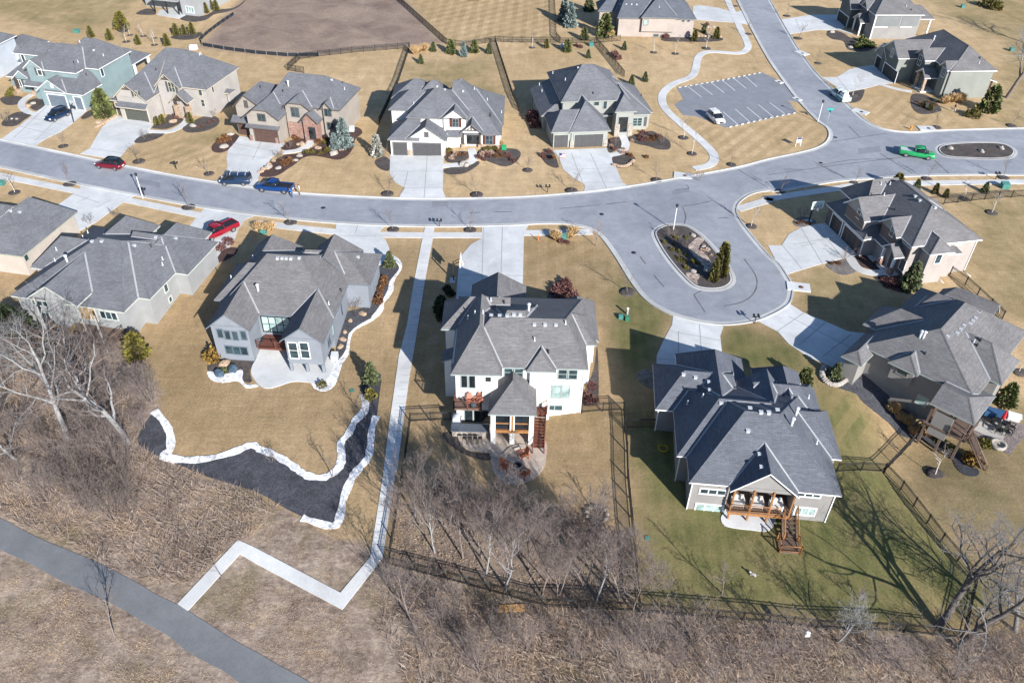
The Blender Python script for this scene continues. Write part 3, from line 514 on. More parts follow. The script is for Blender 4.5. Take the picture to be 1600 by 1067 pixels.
# ------------------------------------------------------------------ houses
def clip_seg(poly, a, d, lo, hi):
    """part of the line a+t*d inside a convex polygon (xy)"""
    n = len(poly); ar = sum(poly[i][0]*poly[(i+1) % n][1]-poly[(i+1) % n][0]*poly[i][1] for i in range(n)); sg = 1 if ar > 0 else -1
    for i in range(n):
        p, q = poly[i], poly[(i+1) % n]; nx_, ny_ = -(q[1]-p[1])*sg, (q[0]-p[0])*sg
        den = nx_*d[0]+ny_*d[1]; num = nx_*(p[0]-a[0])+ny_*(p[1]-a[1])
        if abs(den) < 1e-9:
            if num > 1e-6: return None
        elif den > 0: lo = max(lo, num/den)
        else: hi = min(hi, num/den)
    return (lo, hi) if hi > lo else None
class House:
    OV = .45; T = .16
    def __init__(s, name, label, r, x, y, z, th, wall, roof=None, trim=None, ov=None, zoff=0):
        p = P(*px(r, x, y), z); s.r = r; s.o = p; s.th = R(th)
        s.root = empty(name, (p.x, p.y, 0), s.th, label, 'house', 'houses of the subdivision')
        s.wm, s.rm, s.tm = wall, roof or M_ROOF, trim or M_WHITE
        s.W, s.RF, s.TR, s.CAP = MB(), MB(), MB(), MB(); s.planes = []; s.wings = {}; s.nw = 0; s.ex = {}
        if ov: s.OV = ov
    def loc(s, p):                                      # world -> local
        c, q = math.cos(s.th), math.sin(s.th); d = Vector(p)-s.o
        return Vector((c*d.x+q*d.y, -q*d.x+c*d.y, p[2]))
    def l(s, x, y, z, r=None): return s.loc(P(*px(r or s.r, x, y), z))
    def wray(s, x, y, r=None):                          # local sight ray
        d = ray(*px(r or s.r, x, y)); c, q = math.cos(s.th), math.sin(s.th)
        o = s.loc((0, 0, CAMH)); return o, Vector((c*d[0]+q*d[1], -q*d[0]+c*d[1], d[2]))
    def wing(s, key, x0, x1, y0, y1, ze, zr, ax, a, b, c, clip=(0, 0), zb=-.4, wall=True, fix=None, mat=None):
        """eave rectangle, ridge along axis ax from a to b at cross position c; an end that reaches its edge is a gable"""
        e = .0007*s.nw; s.nw += 1; ze += e; zr += e
        if ax == 'y': X = lambda u, v_: (v_, u); u0, u1, v0, v1 = y0, y1, x0, x1
        else: X = lambda u, v_: (u, v_); u0, u1, v0, v1 = x0, x1, y0, y1
        g0, g1_ = a <= u0+.01, b >= u1-.01; a, b = max(a, u0), min(b, u1)
        def pt(u, v_, z): q = X(u, v_); return Vector((q[0], q[1], z))
        k0, k1 = clip; pl = []
        def side(v_):                                    # one long slope
            sl = (zr-ze)/abs(c-v_); poly = [pt(u0, v_, ze), pt(u1, v_, ze)]
            if g1_ and k1: poly += [pt(u1, v_+(c-v_)*(1-k1/(zr-ze)), zr-k1), pt(b-k1, c, zr)]
            else: poly += [pt(b, c, zr)]
            if g0 and k0: poly += [pt(a+k0, c, zr), pt(u0, v_+(c-v_)*(1-k0/(zr-ze)), zr-k0)]
            else: poly += [pt(a, c, zr)]
            if (poly[2]-poly[3 if len(poly) > 3 else 0]).length < .01 and len(poly) == 4: poly = poly[:3]
            return poly
        pl = [side(v0), side(v1)]
        for g, k, u, rr, sgn in ((g0, k0, u0, a, 1), (g1_, k1, u1, b, -1)):
            if not g: pl.append([pt(u, v0, ze), pt(u, v1, ze), pt(rr, c, zr)])
            elif k: pl.append([pt(u, v0+(c-v0)*(1-k/(zr-ze)), zr-k), pt(u, v1+(c-v1)*(1-k/(zr-ze)), zr-k), pt(rr+sgn*k, c, zr)])
        for poly in pl:
            n = (poly[1]-poly[0]).cross(poly[2]-poly[0]); 
            if n.z < 0: poly = poly[::-1]; n = -n
            n.normalize(); s.slab(poly, n); s.planes.append((s.nw, poly, n))
        ov = s.OV; w_ = dict(x0=x0+ov, x1=x1-ov, y0=y0+ov, y1=y1-ov, ze=ze, zr=zr)
        if fix: w_.update(fix)
        s.wings[key] = w_
        if wall:
            sl0 = min([(zr-ze)/max(.1, abs(c-v0)), (zr-ze)/max(.1, abs(c-v1))]+([] if g0 else [(zr-ze)/max(.1, abs(a-u0))])+([] if g1_ else [(zr-ze)/max(.1, abs(b-u1))])); zt = ze+min(sl0, 1.2)*ov-s.T+.06
            W = MB() if mat else s.W
            W.box(w_['x0'], w_['x1'], w_['y0'], w_['y1'], zb, zt)
            for g, k, u in ((g0, k0, w_['x0' if ax == 'x' else 'y0']), (g1_, k1, w_['x1' if ax == 'x' else 'y1'])):
                if not g: continue
                va, vb = (w_['y0'], w_['y1']) if ax == 'x' else (w_['x0'], w_['x1'])
                zt2 = lambda v_: (ze+(zr-ze)*(abs(v_-(v0 if v_ < c else v1)))/max(.05, abs(c-(v0 if v_ < c else v1))))-s.T+.05
                ps = [pt(u, va, zt-.06), pt(u, vb, zt-.06)]
                if k: f_ = 1-k/(zr-ze); ps += [pt(u, v1+(c-v1)*f_, zr-k-.1), pt(u, v0+(c-v0)*f_, zr-k-.1)]
                else: ps.append(pt(u, c, zr-s.T+.05))
                d = pt(.06 if u > (u0+u1)/2 else -.06, 0, 0); d.z = 0
                q = [p_-d for p_ in ps]; W.ring([ps, q], 0, True, True, False)
            if mat: s.ex.setdefault(mat.name, (mat, MB()))[1]; M2 = s.ex[mat.name][1]; b_ = len(M2.v); M2.v += W.v; M2.f += [tuple(i+b_ for i in f_) for f_ in W.f]; M2.m += W.m; M2.sm += W.sm
        return w_
    def slab(s, poly, n):
        up = Vector((n.x, n.y, 0)); dn = Vector((n.x, n.y, 0))
        if dn.length < 1e-6: dn = Vector((0, -1, 0))
        dn.normalize(); e = Vector((-dn.y, dn.x, 0)); sl = math.sqrt(max(1e-9, 1-n.z*n.z)); k = 1/max(n.z, .2)
        uv = [(p.dot(e), -(p.dot(dn))*k) for p in poly]
        s.RF.poly(poly, 0, uv)
        t = Vector((0, 0, s.T)); m = len(poly)
        s.TR.poly([p-t for p in reversed(poly)])
        zmin = min(p.z for p in poly)
        for i in range(m):
            a, b = poly[i], poly[(i+1) % m]
            s.TR.poly([a, a-t, b-t, b])
    def shed(s, x0, x1, y0, y1, z0, z1, d='S', wall=False):
        """single slope falling towards d"""
        c = {'S': [(x0, y0, z0), (x1, y0, z0), (x1, y1, z1), (x0, y1, z1)], 'W': [(x0, y0, z0), (x1, y0, z1), (x1, y1, z1), (x0, y1, z0)],
             'E': [(x0, y0, z1), (x1, y0, z0), (x1, y1, z0), (x0, y1, z1)], 'N': [(x0, y0, z1), (x1, y0, z1), (x1, y1, z0), (x0, y1, z0)]}[d]
        poly = [Vector(p) for p in c]; n = (poly[1]-poly[0]).cross(poly[2]-poly[0]).normalized(); s.nw += 1
        s.slab(poly, n); s.planes.append((s.nw, poly, n))
    def height(s, x, y, skip=()):
        h = -9
        for w_, poly, n in s.planes:
            if w_ in skip: continue
            ok = True; m = len(poly)
            for i in range(m):
                a, b = poly[i], poly[(i+1) % m]
                if (b.x-a.x)*(y-a.y)-(b.y-a.y)*(x-a.x) < -1e-4: ok = False; break
            if ok: h = max(h, poly[0].z-(n.x*(x-poly[0].x)+n.y*(y-poly[0].y))/n.z)
        return h
    def pick(s, x, y, r=None):
        o, d = s.wray(x, y, r); t0, t1 = (14-CAMH)/d.z, (0-CAMH)/d.z
        for i in range(400):
            p = o+d*lerp(t0, t1, i/400)
            if s.height(p.x, p.y) >= p.z: return p
        return None
    def valleys(s):
        mb = MB(); pl = s.planes; out = []
        for i in range(len(pl)):
            for j in range(i+1, len(pl)):
                (wi, A, na), (wj, B, nb) = pl[i], pl[j]
                if wi == wj: continue
                # lines where both slopes have the same height
                ka = (-na.x/na.z, -na.y/na.z); kb = (-nb.x/nb.z, -nb.y/nb.z); ca_ = A[0].z-ka[0]*A[0].x-ka[1]*A[0].y; cb = B[0].z-kb[0]*B[0].x-kb[1]*B[0].y
                gx, gy, gc = ka[0]-kb[0], ka[1]-kb[1], ca_-cb; g2 = gx*gx+gy*gy
                if g2 < .05: continue
                p0 = (-gx*gc/g2, -gy*gc/g2); g_ = math.sqrt(g2); d = (-gy/g_, gx/g_)
                iv = clip_seg(A, p0, d, -60, 60); iv = iv and clip_seg(B, p0, d, *iv)
                if not iv or iv[1]-iv[0] < .25: continue
                N = 24; run = []; runs = []
                for k in range(N+1):
                    t = lerp(iv[0]+.01, iv[1]-.01, k/N); x, y = p0[0]+d[0]*t, p0[1]+d[1]*t; z = ka[0]*x+ka[1]*y+ca_
                    if s.height(x, y, (wi, wj)) < z-.03: run.append(Vector((x, y, z)))
                    else:
                        if len(run) > 1: runs.append(run)
                        run = []
                if len(run) > 1: runs.append(run)
                for run in runs:
                    a, b = run[0], run[-1]
                    if (b-a).length < .4: continue
                    mb = MB(); out.append(mb); q = Vector((gx/g_, gy/g_, 0)); wv = .1      # towards +q slope A is the higher one
                    L_ = []
                    for p in (a, b):
                        pa = p+q*wv; pb = p-q*wv
                        pa.z = ka[0]*pa.x+ka[1]*pa.y+ca_+.025; pb.z = kb[0]*pb.x+kb[1]*pb.y+cb+.025
                        L_.append((pb, p+Vector((0, 0, .025)), pa))
                    for m in (0, 1):
                        qd = [L_[0][m], L_[1][m], L_[1][m+1], L_[0][m+1]]
                        if (qd[1]-qd[0]).cross(qd[2]-qd[0]).z < 0: qd = qd[::-1]
                        mb.poly(qd)
        return out
    def ridgecaps(s):
        mb = MB(); seen = {}
        for w_, poly, n in s.planes:
            m = len(poly)
            for i in range(m):
                a, b = poly[i], poly[(i+1) % m]; k = tuple(sorted((tuple(round(c_, 2) for c_ in a), tuple(round(c_, 2) for c_ in b))))
                seen.setdefault((w_, k), []).append((a, b, n))
        for (w_, k), l_ in seen.items():
            if len(l_) < 2: continue
            a, b, n1 = l_[0]; n2 = l_[1][2]
            if (b-a).length < .5: continue
            d = (b-a).normalized(); u1 = n1.cross(d).normalized(); u2 = n2.cross(d).normalized()
            mid = (a+b)/2
            q1 = u1 if (u1.z < 0) else -u1; q2 = u2 if u2.z < 0 else -u2
            up = (n1+n2).normalized()*.03
            for q in (q1, q2):
                ps = [a+up, b+up, b+q*.15+up*.8, a+q*.15+up*.8]
                if (ps[1]-ps[0]).cross(ps[2]-ps[0]).z < 0: ps = ps[::-1]
                L_ = (b-a).length; mb.poly(ps, 0, [(0, 0), (L_, 0), (L_, .15), (0, .15)])
        return mb
    # -------- openings
    def plane(s, key, side):
        w_ = s.wings[key]; return {'S': ('y', w_['y0'], -1), 'N': ('y', w_['y1'], 1), 'W': ('x', w_['x0'], -1), 'E': ('x', w_['x1'], 1)}[side]
    def on(s, key, side, x, y, r=None):
        ax, val, sg = s.plane(key, side); o, d = s.wray(x, y, r)
        t = (val-(o.y if ax == 'y' else o.x))/(d.y if ax == 'y' else d.x); return o+d*t
    def frame(s, ax, sg, p):
        """matrix whose x runs along the wall, y points out, z up"""
        if ax == 'y': u = Vector((1, 0, 0)) if sg < 0 else Vector((-1, 0, 0))
        else: u = Vector((0, 1, 0)) if sg > 0 else Vector((0, -1, 0))
        n = Vector((0, sg, 0)) if ax == 'y' else Vector((sg, 0, 0))
        return lambda a, b, z: p+u*a+n*b+Vector((0, 0, z))
    def win(s, key, side, b0, b1, nx_=1, nz=1, frame=None, pane=None, shut=None, fr=.1, arch=False, r=None):
        """window between two photo points (upper left, lower right) on a wall"""
        p, q = s.on(key, side, *b0, r=r), s.on(key, side, *b1, r=r); ax, val, sg = s.plane(key, side)
        c = (p+q)/2; w_ = max(.4, abs(p.x-q.x) if ax == 'y' else abs(p.y-q.y)); h = max(.4, abs(p.z-q.z))
        return s.window(ax, sg, c, w_, h, nx_, nz, frame, pane, shut, fr)
    def wc(s, key, side, x, y, w_, h, nx_=1, nz=1, r=None, **k):
        p = s.on(key, side, x, y, r=r); ax, val, sg = s.plane(key, side); return s.window(ax, sg, p, w_, h, nx_, nz, **k)
    def door(s, key, side, x, y, w_=1., h=2.1, r=None, **k): return s.wc(key, side, x, y, w_, h, r=r, name='door', **k)
    def window(s, ax, sg, c, w_, h, nx_=1, nz=1, frame=None, pane=None, shut=None, fr=.1, name='window'):
        F = s.frame(ax, sg, c); mb = MB(); M = frame or s.tm
        def bx(B, a0, a1, y0, y1, z0, z1, m=0):
            ps = [F(a, b, z) for z in (z0, z1) for a, b in ((a0, y0), (a1, y0), (a1, y1), (a0, y1))]; i = len(B.v); B.v += [tuple(p) for p in ps]
            for f_ in ((0, 1, 2, 3), (7, 6, 5, 4), (4, 5, 1, 0), (5, 6, 2, 1), (6, 7, 3, 2), (7, 4, 0, 3)): B.f.append(tuple(i+k for k in f_)); B.m.append(m); B.sm.append(False)
        W2, H2 = w_/2, h/2
        bx(mb, -W2, W2, 0, .07, H2-fr, H2); bx(mb, -W2, W2, 0, .09, -H2, -H2+fr); bx(mb, -W2, -W2+fr, 0, .07, -H2+fr, H2-fr); bx(mb, W2-fr, W2, 0, .07, -H2+fr, H2-fr)
        for i in range(1, nx_): a = lerp(-W2+fr/2, W2-fr/2, i/nx_); bx(mb, a-.05, a+.05, 0, .06, -H2+fr, H2-fr)
        for i in range(1, nz): z = lerp(-H2+fr/2, H2-fr/2, i/nz); bx(mb, -W2+fr, W2-fr, .03, .055, z-.03, z+.03)
        o = mb.build(name, M, s.root); g = MB(); bx(g, -W2+.05, W2-.05, -.1, .03, -H2+.05, H2-.05); g.build('pane', pane or M_GLASS, o)
        if shut:
            for sd in (-1, 1):
                b_ = MB(); a0, a1 = sorted((sd*(W2+.04), sd*(W2+.46))); bx(b_, a0, a1, 0, .05, -H2, H2)
                for k in range(9): bx(b_, a0+.06, a1-.06, .05, .065, lerp(-H2+.1, H2-.1, k/9), lerp(-H2+.1, H2-.1, k/9)+h*.06)
                b_.build('shutter', shut, s.root)
        return o
    def garage(s, key, side, b0, b1, mat, z0=0., h=2.3, n=4, trim=None, r=None, xs=None):
        p, q = s.on(key, side, *b0, r=r), s.on(key, side, *b1, r=r); ax, val, sg = s.plane(key, side)
        if xs: p.x, q.x = xs
        c = (p+q)/2; c.z = z0+h/2
        w_ = abs(p.x-q.x) if ax == 'y' else abs(p.y-q.y); F = s.frame(ax, sg, c); W2, H2 = w_/2, h/2
        def bx(B, a0, a1, y0, y1, z0, z1):
            ps = [F(a, b, z) for z in (z0, z1) for a, b in ((a0, y0), (a1, y0), (a1, y1), (a0, y1))]; i = len(B.v); B.v += [tuple(p) for p in ps]
            for f_ in ((0, 1, 2, 3), (7, 6, 5, 4), (4, 5, 1, 0), (5, 6, 2, 1), (6, 7, 3, 2), (7, 4, 0, 3)): B.f.append(tuple(i+k for k in f_)); B.m.append(0); B.sm.append(False)
        d = MB(); bx(d, -W2, W2, -.02, .02, -H2, H2)
        for i in range(n):
            for j in range(4): bx(d, lerp(-W2, W2, i/n)+.06, lerp(-W2, W2, (i+1)/n)-.06, .02, .05, lerp(-H2, H2, j/4)+.05, lerp(-H2, H2, (j+1)/4)-.03)
        o = d.build('garage_door', mat, s.root); t = MB()
        bx(t, -W2-.16, -W2, 0, .09, -H2, H2+.16); bx(t, W2, W2+.16, 0, .09, -H2, H2+.16); bx(t, -W2, W2, 0, .09, H2, H2+.16); t.build('door_frame', trim or s.tm, o)
        return o
    def part(s, name, mat, fn, parent=None):
        mb = MB(); fn(mb)
        if name in ('stone_veneer', 'recess_panel', 'band_board', 'wall', 'screen_frame') and len(mb.v) > 8:
            for i in range(0, len(mb.v), 8): b = MB(); b.v = mb.v[i:i+8]; b.f = mb.f[:6]; b.m = [0]*6; b.sm = [False]*6; o = b.build(name, mat, parent or s.root)
            return o
        return mb.build(name, mat, parent or s.root)
    def vents(s, box=(), pipe=(), dark=(), r=None):
        for x, y in box:
            p = s.pick(x, y, r)
            if p:
                b = MB(); b.box(-.16, .16, -.16, .16, -.15, .14); b.box(-.2, .2, -.2, .2, .14, .18); b.build('roof_vent', M_VENT, s.root, p)
        for x, y in pipe:
            p = s.pick(x, y, r)
            if p: b = MB(); b.tube([(0, 0, -.2), (0, 0, .5)], .065, 8); b.lathe([(.16, .0), (.09, .12)], 8); b.build('vent_pipe', M_VENT, s.root, p)
        for x, y in dark:
            p = s.pick(x, y, r)
            if p: b = MB(); b.tube([(0, 0, -.2), (0, 0, .4)], .1, 8); b.build('vent_pipe', M_DARK, s.root, p)
    def flue(s, x, y, r=None):
        p = s.pick(x, y, r)
        if p: b = MB(); b.tube([(0, 0, -.3), (0, 0, .85)], .14, 10); b.lathe([(.22, .8), (.23, .95), (.1, 1.06)], 10); b.build('chimney', M_VENT, s.root, p)
    def downspout(s, x, y, z0, z1, d=(0, -1), mat=None):
        def f_(b):
            b.box(-.05, .05, -.05, .05, z0, z1); q = Vector((d[0], d[1], 0))
            b.tube([(0, 0, z0+.1), tuple(q*.7+Vector((0, 0, z0))), tuple(q*1.5+Vector((0, 0, z0-.02)))], .07, 6)
        o = s.part('downspout', mat or s.tm, f_); o.location = (x, y, 0); return o
    def posts(s, ps, z0, z1, w_=.25, mat=None, name='post'):
        for x, y in ps: s.part(name, mat or s.tm, lambda b: b.box(x-w_/2, x+w_/2, y-w_/2, y+w_/2, z0, z1))
    def rail(s, line, z, mat=None, h=1., name='railing', pick=True, posts=True):
        """rail with balusters along a local polyline; z may be a list"""
        mb = MB(); zs = z if hasattr(z, '__len__') else [z]*len(line)
        for i in range(len(line)-1):
            a = Vector((*line[i], zs[i])); b = Vector((*line[i+1], zs[i+1]))
            for hh, rr in ((h, .05), (.15, .035)): mb.tube([a+Vector((0, 0, hh)), b+Vector((0, 0, hh))], rr, 4)
            L_ = (b-a).length; n = max(1, int(L_/.16))
            if pick:
                for k in range(1, n): p = a.lerp(b, k/n); mb.tube([p+Vector((0, 0, .15)), p+Vector((0, 0, h))], .014, 3)
            if posts:
                m = max(1, round(L_/1.8))
                for k in range(m+1): p = a.lerp(b, k/m); mb.box(p.x-.06, p.x+.06, p.y-.06, p.y+.06, p.z-.1, p.z+h+.08)
        return mb.build(name, mat or M_REDWOOD, s.root)
    def stairs(s, a, b, z0, z1, wd, mat, n=None):
        """flight from a (top, z1) to b (bottom, z0)"""
        a, b = Vector((*a, 0)), Vector((*b, 0)); d = (b-a); L_ = d.length; d.normalize(); q = Vector((-d.y, d.x, 0))*wd/2; n = n or max(3, int((z1-z0)/.18))
        def f_(mb):
            for i in range(n):
                z = lerp(z1, z0, (i+1)/n); p0 = a+d*L_*i/n; p1 = a+d*L_*((i+1)/n+.02)
                c = [p0-q, p1-q, p1+q, p0+q]; mb.ring([[v_+Vector((0, 0, z-.05)) for v_ in c], [v_+Vector((0, 0, z+.0)) for v_ in c]], 0, True, True, False)
            for sg in (-1, 1):
                o = q*sg; c0, c1 = a+o, b+o
                mb.tube([c0+Vector((0, 0, z1-.15)), c1+Vector((0, 0, z0-.05))], .1, 4)
        o = s.part('stairs', mat, f_); return o
    def finish(s):
        s.W.build('wall', s.wm, s.root)
        for m, b in s.ex.values(): b.build('wall', m, s.root)
        rf = s.RF.build('roof', s.rm, s.root); s.TR.build('fascia', s.tm, rf)
        for v_ in s.valleys(): v_.build('valley_flashing', M_VAL, rf)
        c_ = s.ridgecaps()
        if c_.v: c_.build('ridge_cap', s.rm, rf)
        return s
M_VENT = pm('galvanised_vent', (.5, .52, .55), (.4, .42, .45), 4, .45)
W_TEAL = siding('siding_sage_teal', (.2, .27, .288), .2); W_TAUPE = siding('stucco_taupe', (.35, .33, .315)); W_BROWNG = siding('stucco_greige', (.3, .272, .245)); W_WHITE = siding('stucco_white', (.66, .655, .64)); W_GREENG = siding('stucco_sage_grey', (.275, .285, .272))
W_BEIGE = siding('stucco_beige', (.32, .293, .28)); W_DARKS = siding('siding_dark_slate', (.17, .185, .195), .2); W_OLIVE = siding('siding_olive_grey', (.21, .225, .21)); W_OLIVED = siding('siding_dark_olive_and_shade', (.1, .11, .105), .2)
W_GREY = siding('siding_light_grey', (.285, .295, .305), .2); W_BLUEW = siding('siding_blue_white', (.2, .222, .26)); W_CREAM = siding('stucco_cream', (.43, .385, .345)); W_WARMG = siding('stucco_warm_grey', (.235, .228, .222)); W_GREYB = siding('stucco_grey_brown', (.235, .23, .228)); W_PINK = siding('siding_tan_lap', (.35, .305, .28), .2); W_TAN_SHADE = siding('siding_tan_shade', (.15, .12, .11), .2); W_PALE = siding('siding_pale_blue', (.38, .42, .48), .2)
S_TAN = stone('tan_ledgestone', [(.36, .25, .17), (.46, .35, .26), (.28, .19, .13), (.5, .42, .33)]); S_RED = stone('red_brick', [(.23, .12, .095), (.3, .17, .135), (.28, .19, .16), (.38, .28, .235)], 4); S_GREY = stone('grey_ledgestone', [(.32, .28, .25), (.42, .38, .34), (.25, .21, .19)])
G_BLUE = pm('garage_slate_blue', (.13, .16, .2), None, 2, .5); G_DARK = pm('garage_charcoal', (.075, .075, .08), None, 2, .5); G_OLIVE = pm('garage_grey_green', (.085, .088, .078), None, 2, .5); G_BROWN = pm('garage_brown', (.1, .06, .05), None, 2, .5, fine=14)
SH_BROWN = pm('shutter_red_brown', (.1, .035, .025), None, 3, .6); SH_GREY = pm('shutter_grey', (.09, .088, .085), None, 3, .6)
# ---- sage-teal two-storey house
h = House('teal_house', 'sage teal two-storey house with arched blue garage doors, navy crossover on its drive', 'A', 425, 740, 0, -11.7, W_TEAL)
h.wing('m', -1.2, 7.0, 2.0, 12.6, 6, 9.4, 'x', .6, 3.9, 7.0); h.wing('r', 1, 9.6, 4.9, 15.5, 6, 9.7, 'x', 4.2, 6.6, 10.2)
h.wing('lg', -3.9, .4, 1.8, 8, 6, 7.7, 'y', 1.8, 9, -1.75); h.wing('lb', -10.85, 2, 8.3, 13, 6, 7.9, 'x', -8.4, 2, 10.6); h.wing('lc', -4.2, 1, 5, 12, 6, 8.3, 'x', -1.5, 2, 8.2); h.wing('ll', -10.7, -3.5, 4.2, 9, 3, 4.9, 'x', -8.6, 0, 8)
h.wing('pg', -8.8, -4.6, 3.4, 8, 3, 4.7, 'y', 3.4, 9, -6.7, zb=2.9); h.shed(-4.5, .3, 1.2, 3.1, 2.9, 3.9)
h.wing('gg', -.6, 5.8, -.5, 6, 3, 5.2, 'y', -.5, 7, 2.6); h.wing('gh', 1, 9.1, -.4, 6.8, 3, 6.1, 'x', 5, 7.1, 4.4); h.wing('p', 2, 8.8, 11.5, 22.2, 3.1, 5.2, 'y', 13, 18.8, 5.4, wall=False)
h.posts([(8.3, 21.6), (8.3, 16.8), (2.5, 21.6)], -.2, 3.1, .4); h.part('wall', W_TEAL, lambda b: b.box(3, 5, 15, 21, -.2, 3))
h.garage('gg', 'S', (440, 640), (635, 755), G_BLUE); h.garage('gh', 'S', (685, 670), (785, 780), G_BLUE, n=2)
h.wc('lg', 'S', 368, 430, 1, 1.4, shut=SH_GREY); h.wc('r', 'E', 945, 435, .9, 1.6); h.wc('ll', 'S', 180, 535, 1.1, 1.5, 2, shut=SH_GREY); h.wc('lb', 'S', 216, 305, .8, 1.5); h.wc('gg', 'S', 480, 560, .5, .8, pane=M_WHITE)
h.posts([(-8.4, 3.75), (-5.0, 3.75)], 0, 3.2, .4, M_BRONZE); h.part('stone_veneer', S_TAN, lambda b: (b.box(-8.75, -8.05, 3.4, 4.1, 0, 1), b.box(-5.35, -4.65, 3.4, 4.1, 0, 1), b.box(-10.3, -8.7, 4.55, 4.7, -.2, 1)))
h.vents(pipe=[(725, 345), (960, 285), (740, 160)], dark=[(685, 352), (800, 463)], box=[(870, 232)]); h.finish()
# ---- grey-beige house with cedar-trussed gables
h = House('stucco_house', 'warm grey stucco house with truss-trimmed gables and grey-green garage doors', 'B', 515, 890, 0, -12.5, W_TAUPE, trim=pm('cream_trim', (.5, .45, .36), None, 2))
h.wing('m', -1.5, 8.8, 4.7, 16.6, 5.4, 10.2, 'x', -1.9, 2.8, 10.3); h.wing('w', -9.2, -.9, 1.2, 18, 2.95, 10.1, 'x', -1.6, -.9, 10.3)
h.wing('g', -7.2, -.5, -.1, 7, 4.1, 6.8, 'y', -.1, 9, -4.1); h.wing('d', -1.1, 4.0, 3.8, 9, 5.4, 7.8, 'y', 3.8, 10, 1.4); h.shed(-6.6, -.7, -.75, .4, 2.75, 3.4)
h.wing('p', 2.05, 5.5, 2.8, 8, 3.2, 4.9, 'y', 2.8, 9, 3.75, zb=3.0, wall=False); h.wing('b', 8.2, 9.6, 10.5, 12.6, 2.6, 3.1, 'x', 7, 8.6, 11.5, zb=.8)
h.garage('g', 'S', (265, 735), (490, 870), G_OLIVE, xs=(-5.8, -1.25)); h.garage('w', 'S', (135, 695), (232, 810), G_OLIVE, n=2, xs=(-8.5, -6.95))
h.wc('g', 'S', 317, 580, .9, 1.2, 2, shut=SH_GREY); h.wc('d', 'S', 688, 510, 1.3, 1.9, 2, 2, shut=SH_GREY); h.wc('m', 'S', 987, 562, .8, 1.4); h.wc('m', 'S', 1015, 675, .8, 1.4, 1, 2); h.wc('m', 'E', 1112, 520, .7, 1.7); h.wc('m', 'S', 730, 690, .8, 1.6)
h.part('stone_veneer', S_TAN, lambda b: (b.box(2.35, 3.15, 3.1, 3.9, -.2, 2.5), b.box(4.6, 5.4, 3.1, 3.9, -.2, 2.5), b.box(-.9, 2.3, 5.05, 5.2, -.2, 3.1)))
h.posts([(2.75, 3.5), (5.0, 3.5)], 2.5, 3.3, .3, M_BRONZE); h.door('m', 'S', 850, 700, 1.2, 2.3, pane=M_GLASSD)
def truss(h, x, y, z, w_, t):
    def f_(b):
        b.box(x-w_/2, x+w_/2, y-.08, y+.04, z, z+.14); b.box(x-.07, x+.07, y-.08, y+.04, z+.14, z+t)
        for sg in (-1, 1): b.tube([(x+sg*w_*.28, y-.02, z+.1), (x+sg*.05, y-.02, z+t*.75)], .07, 4)
    h.part('gable_truss', M_BRONZE, f_)
truss(h, -4.1, .25, 5.7, 1.9, .8); truss(h, 1.4, 4.1, 6.7, 1.9, .8); truss(h, 3.75, 3.1, 3.6, 2.6, .9)
h.vents(pipe=[(720, 75), (980, 178), (995, 172)], dark=[(527, 335)]); h.finish()
# ---- greige house with clipped gables, red-brown garage
h = House('greige_house', 'greige house with clipped gables, red brick arch and brown garage doors', 'C', 640, 830, 0, -10.4, W_BROWNG, trim=pm('taupe_trim', (.12, .1, .09), None, 2))
h.wing('m', -4, 9.8, 3.5, 14.2, 5.5, 9.4, 'x', -1, 5.5, 8.5); h.wing('g', -6, .4, -.7, 8, 4.5, 6.9, 'y', -.7, 9, -2.85, clip=(.9, 0)); h.wing('l', -8.9, -3, 1.3, 12, 5.2, 7.5, 'y', 1.3, 8, -6.4)
h.shed(-9.4, -5.4, .7, 1.9, 2.75, 3.5); h.wing('c', -.2, 5.0, 2.3, 8, 5.4, 7.4, 'y', 2.3, 9, 2.3, clip=(.9, 0)); h.wing('p', 3.0, 6.3, 1.6, 7, 3.5, 5.2, 'y', 1.6, 8, 4.6, mat=S_RED); h.wing('d', 6.4, 8.75, 2.9, 8, 5.6, 6.9, 'y', 2.9, 9, 7.55)
h.garage('g', 'S', (345, 665), (605, 815), G_BROWN); h.garage('l', 'S', (180, 620), (298, 755), G_BROWN, n=2); h.shed(-5.9, .2, -.95, -.2, 2.85, 3.2)
h.wc('g', 'S', 425, 560, 1.5, 1.35, 2); h.wc('c', 'S', 775, 505, 1.5, 1.7, 2, 2); h.wc('c', 'S', 787, 650, 1.3, 1.3, 2); h.wc('d', 'S', 1115, 508, 1.3, 1.35, 2); h.wc('d', 'S', 1145, 650, 1.3, 1.4, 2); h.wc('l', 'S', 262, 420, .7, 1.3, pane=SH_GREY, frame=SH_GREY)
h.door('p', 'S', 955, 725, 1.5, 2.5, pane=M_GLASSD, frame=S_RED); h.part('stone_veneer', S_RED, lambda b: (b.box(.3, 2.95, 2.6, 2.85, -.2, 2.9), b.box(-1.0, -.5, -.35, -.2, -.2, 1.1), b.box(-5.7, -5.2, -.35, -.2, -.2, 1.1)))  # dark pane in the arch paints the shade of the open porch
h.flue(705, 235); h.vents(box=[(1155, 170)], dark=[(648, 292), (413, 252), (1272, 208)], pipe=[(1290, 270)]); h.finish()
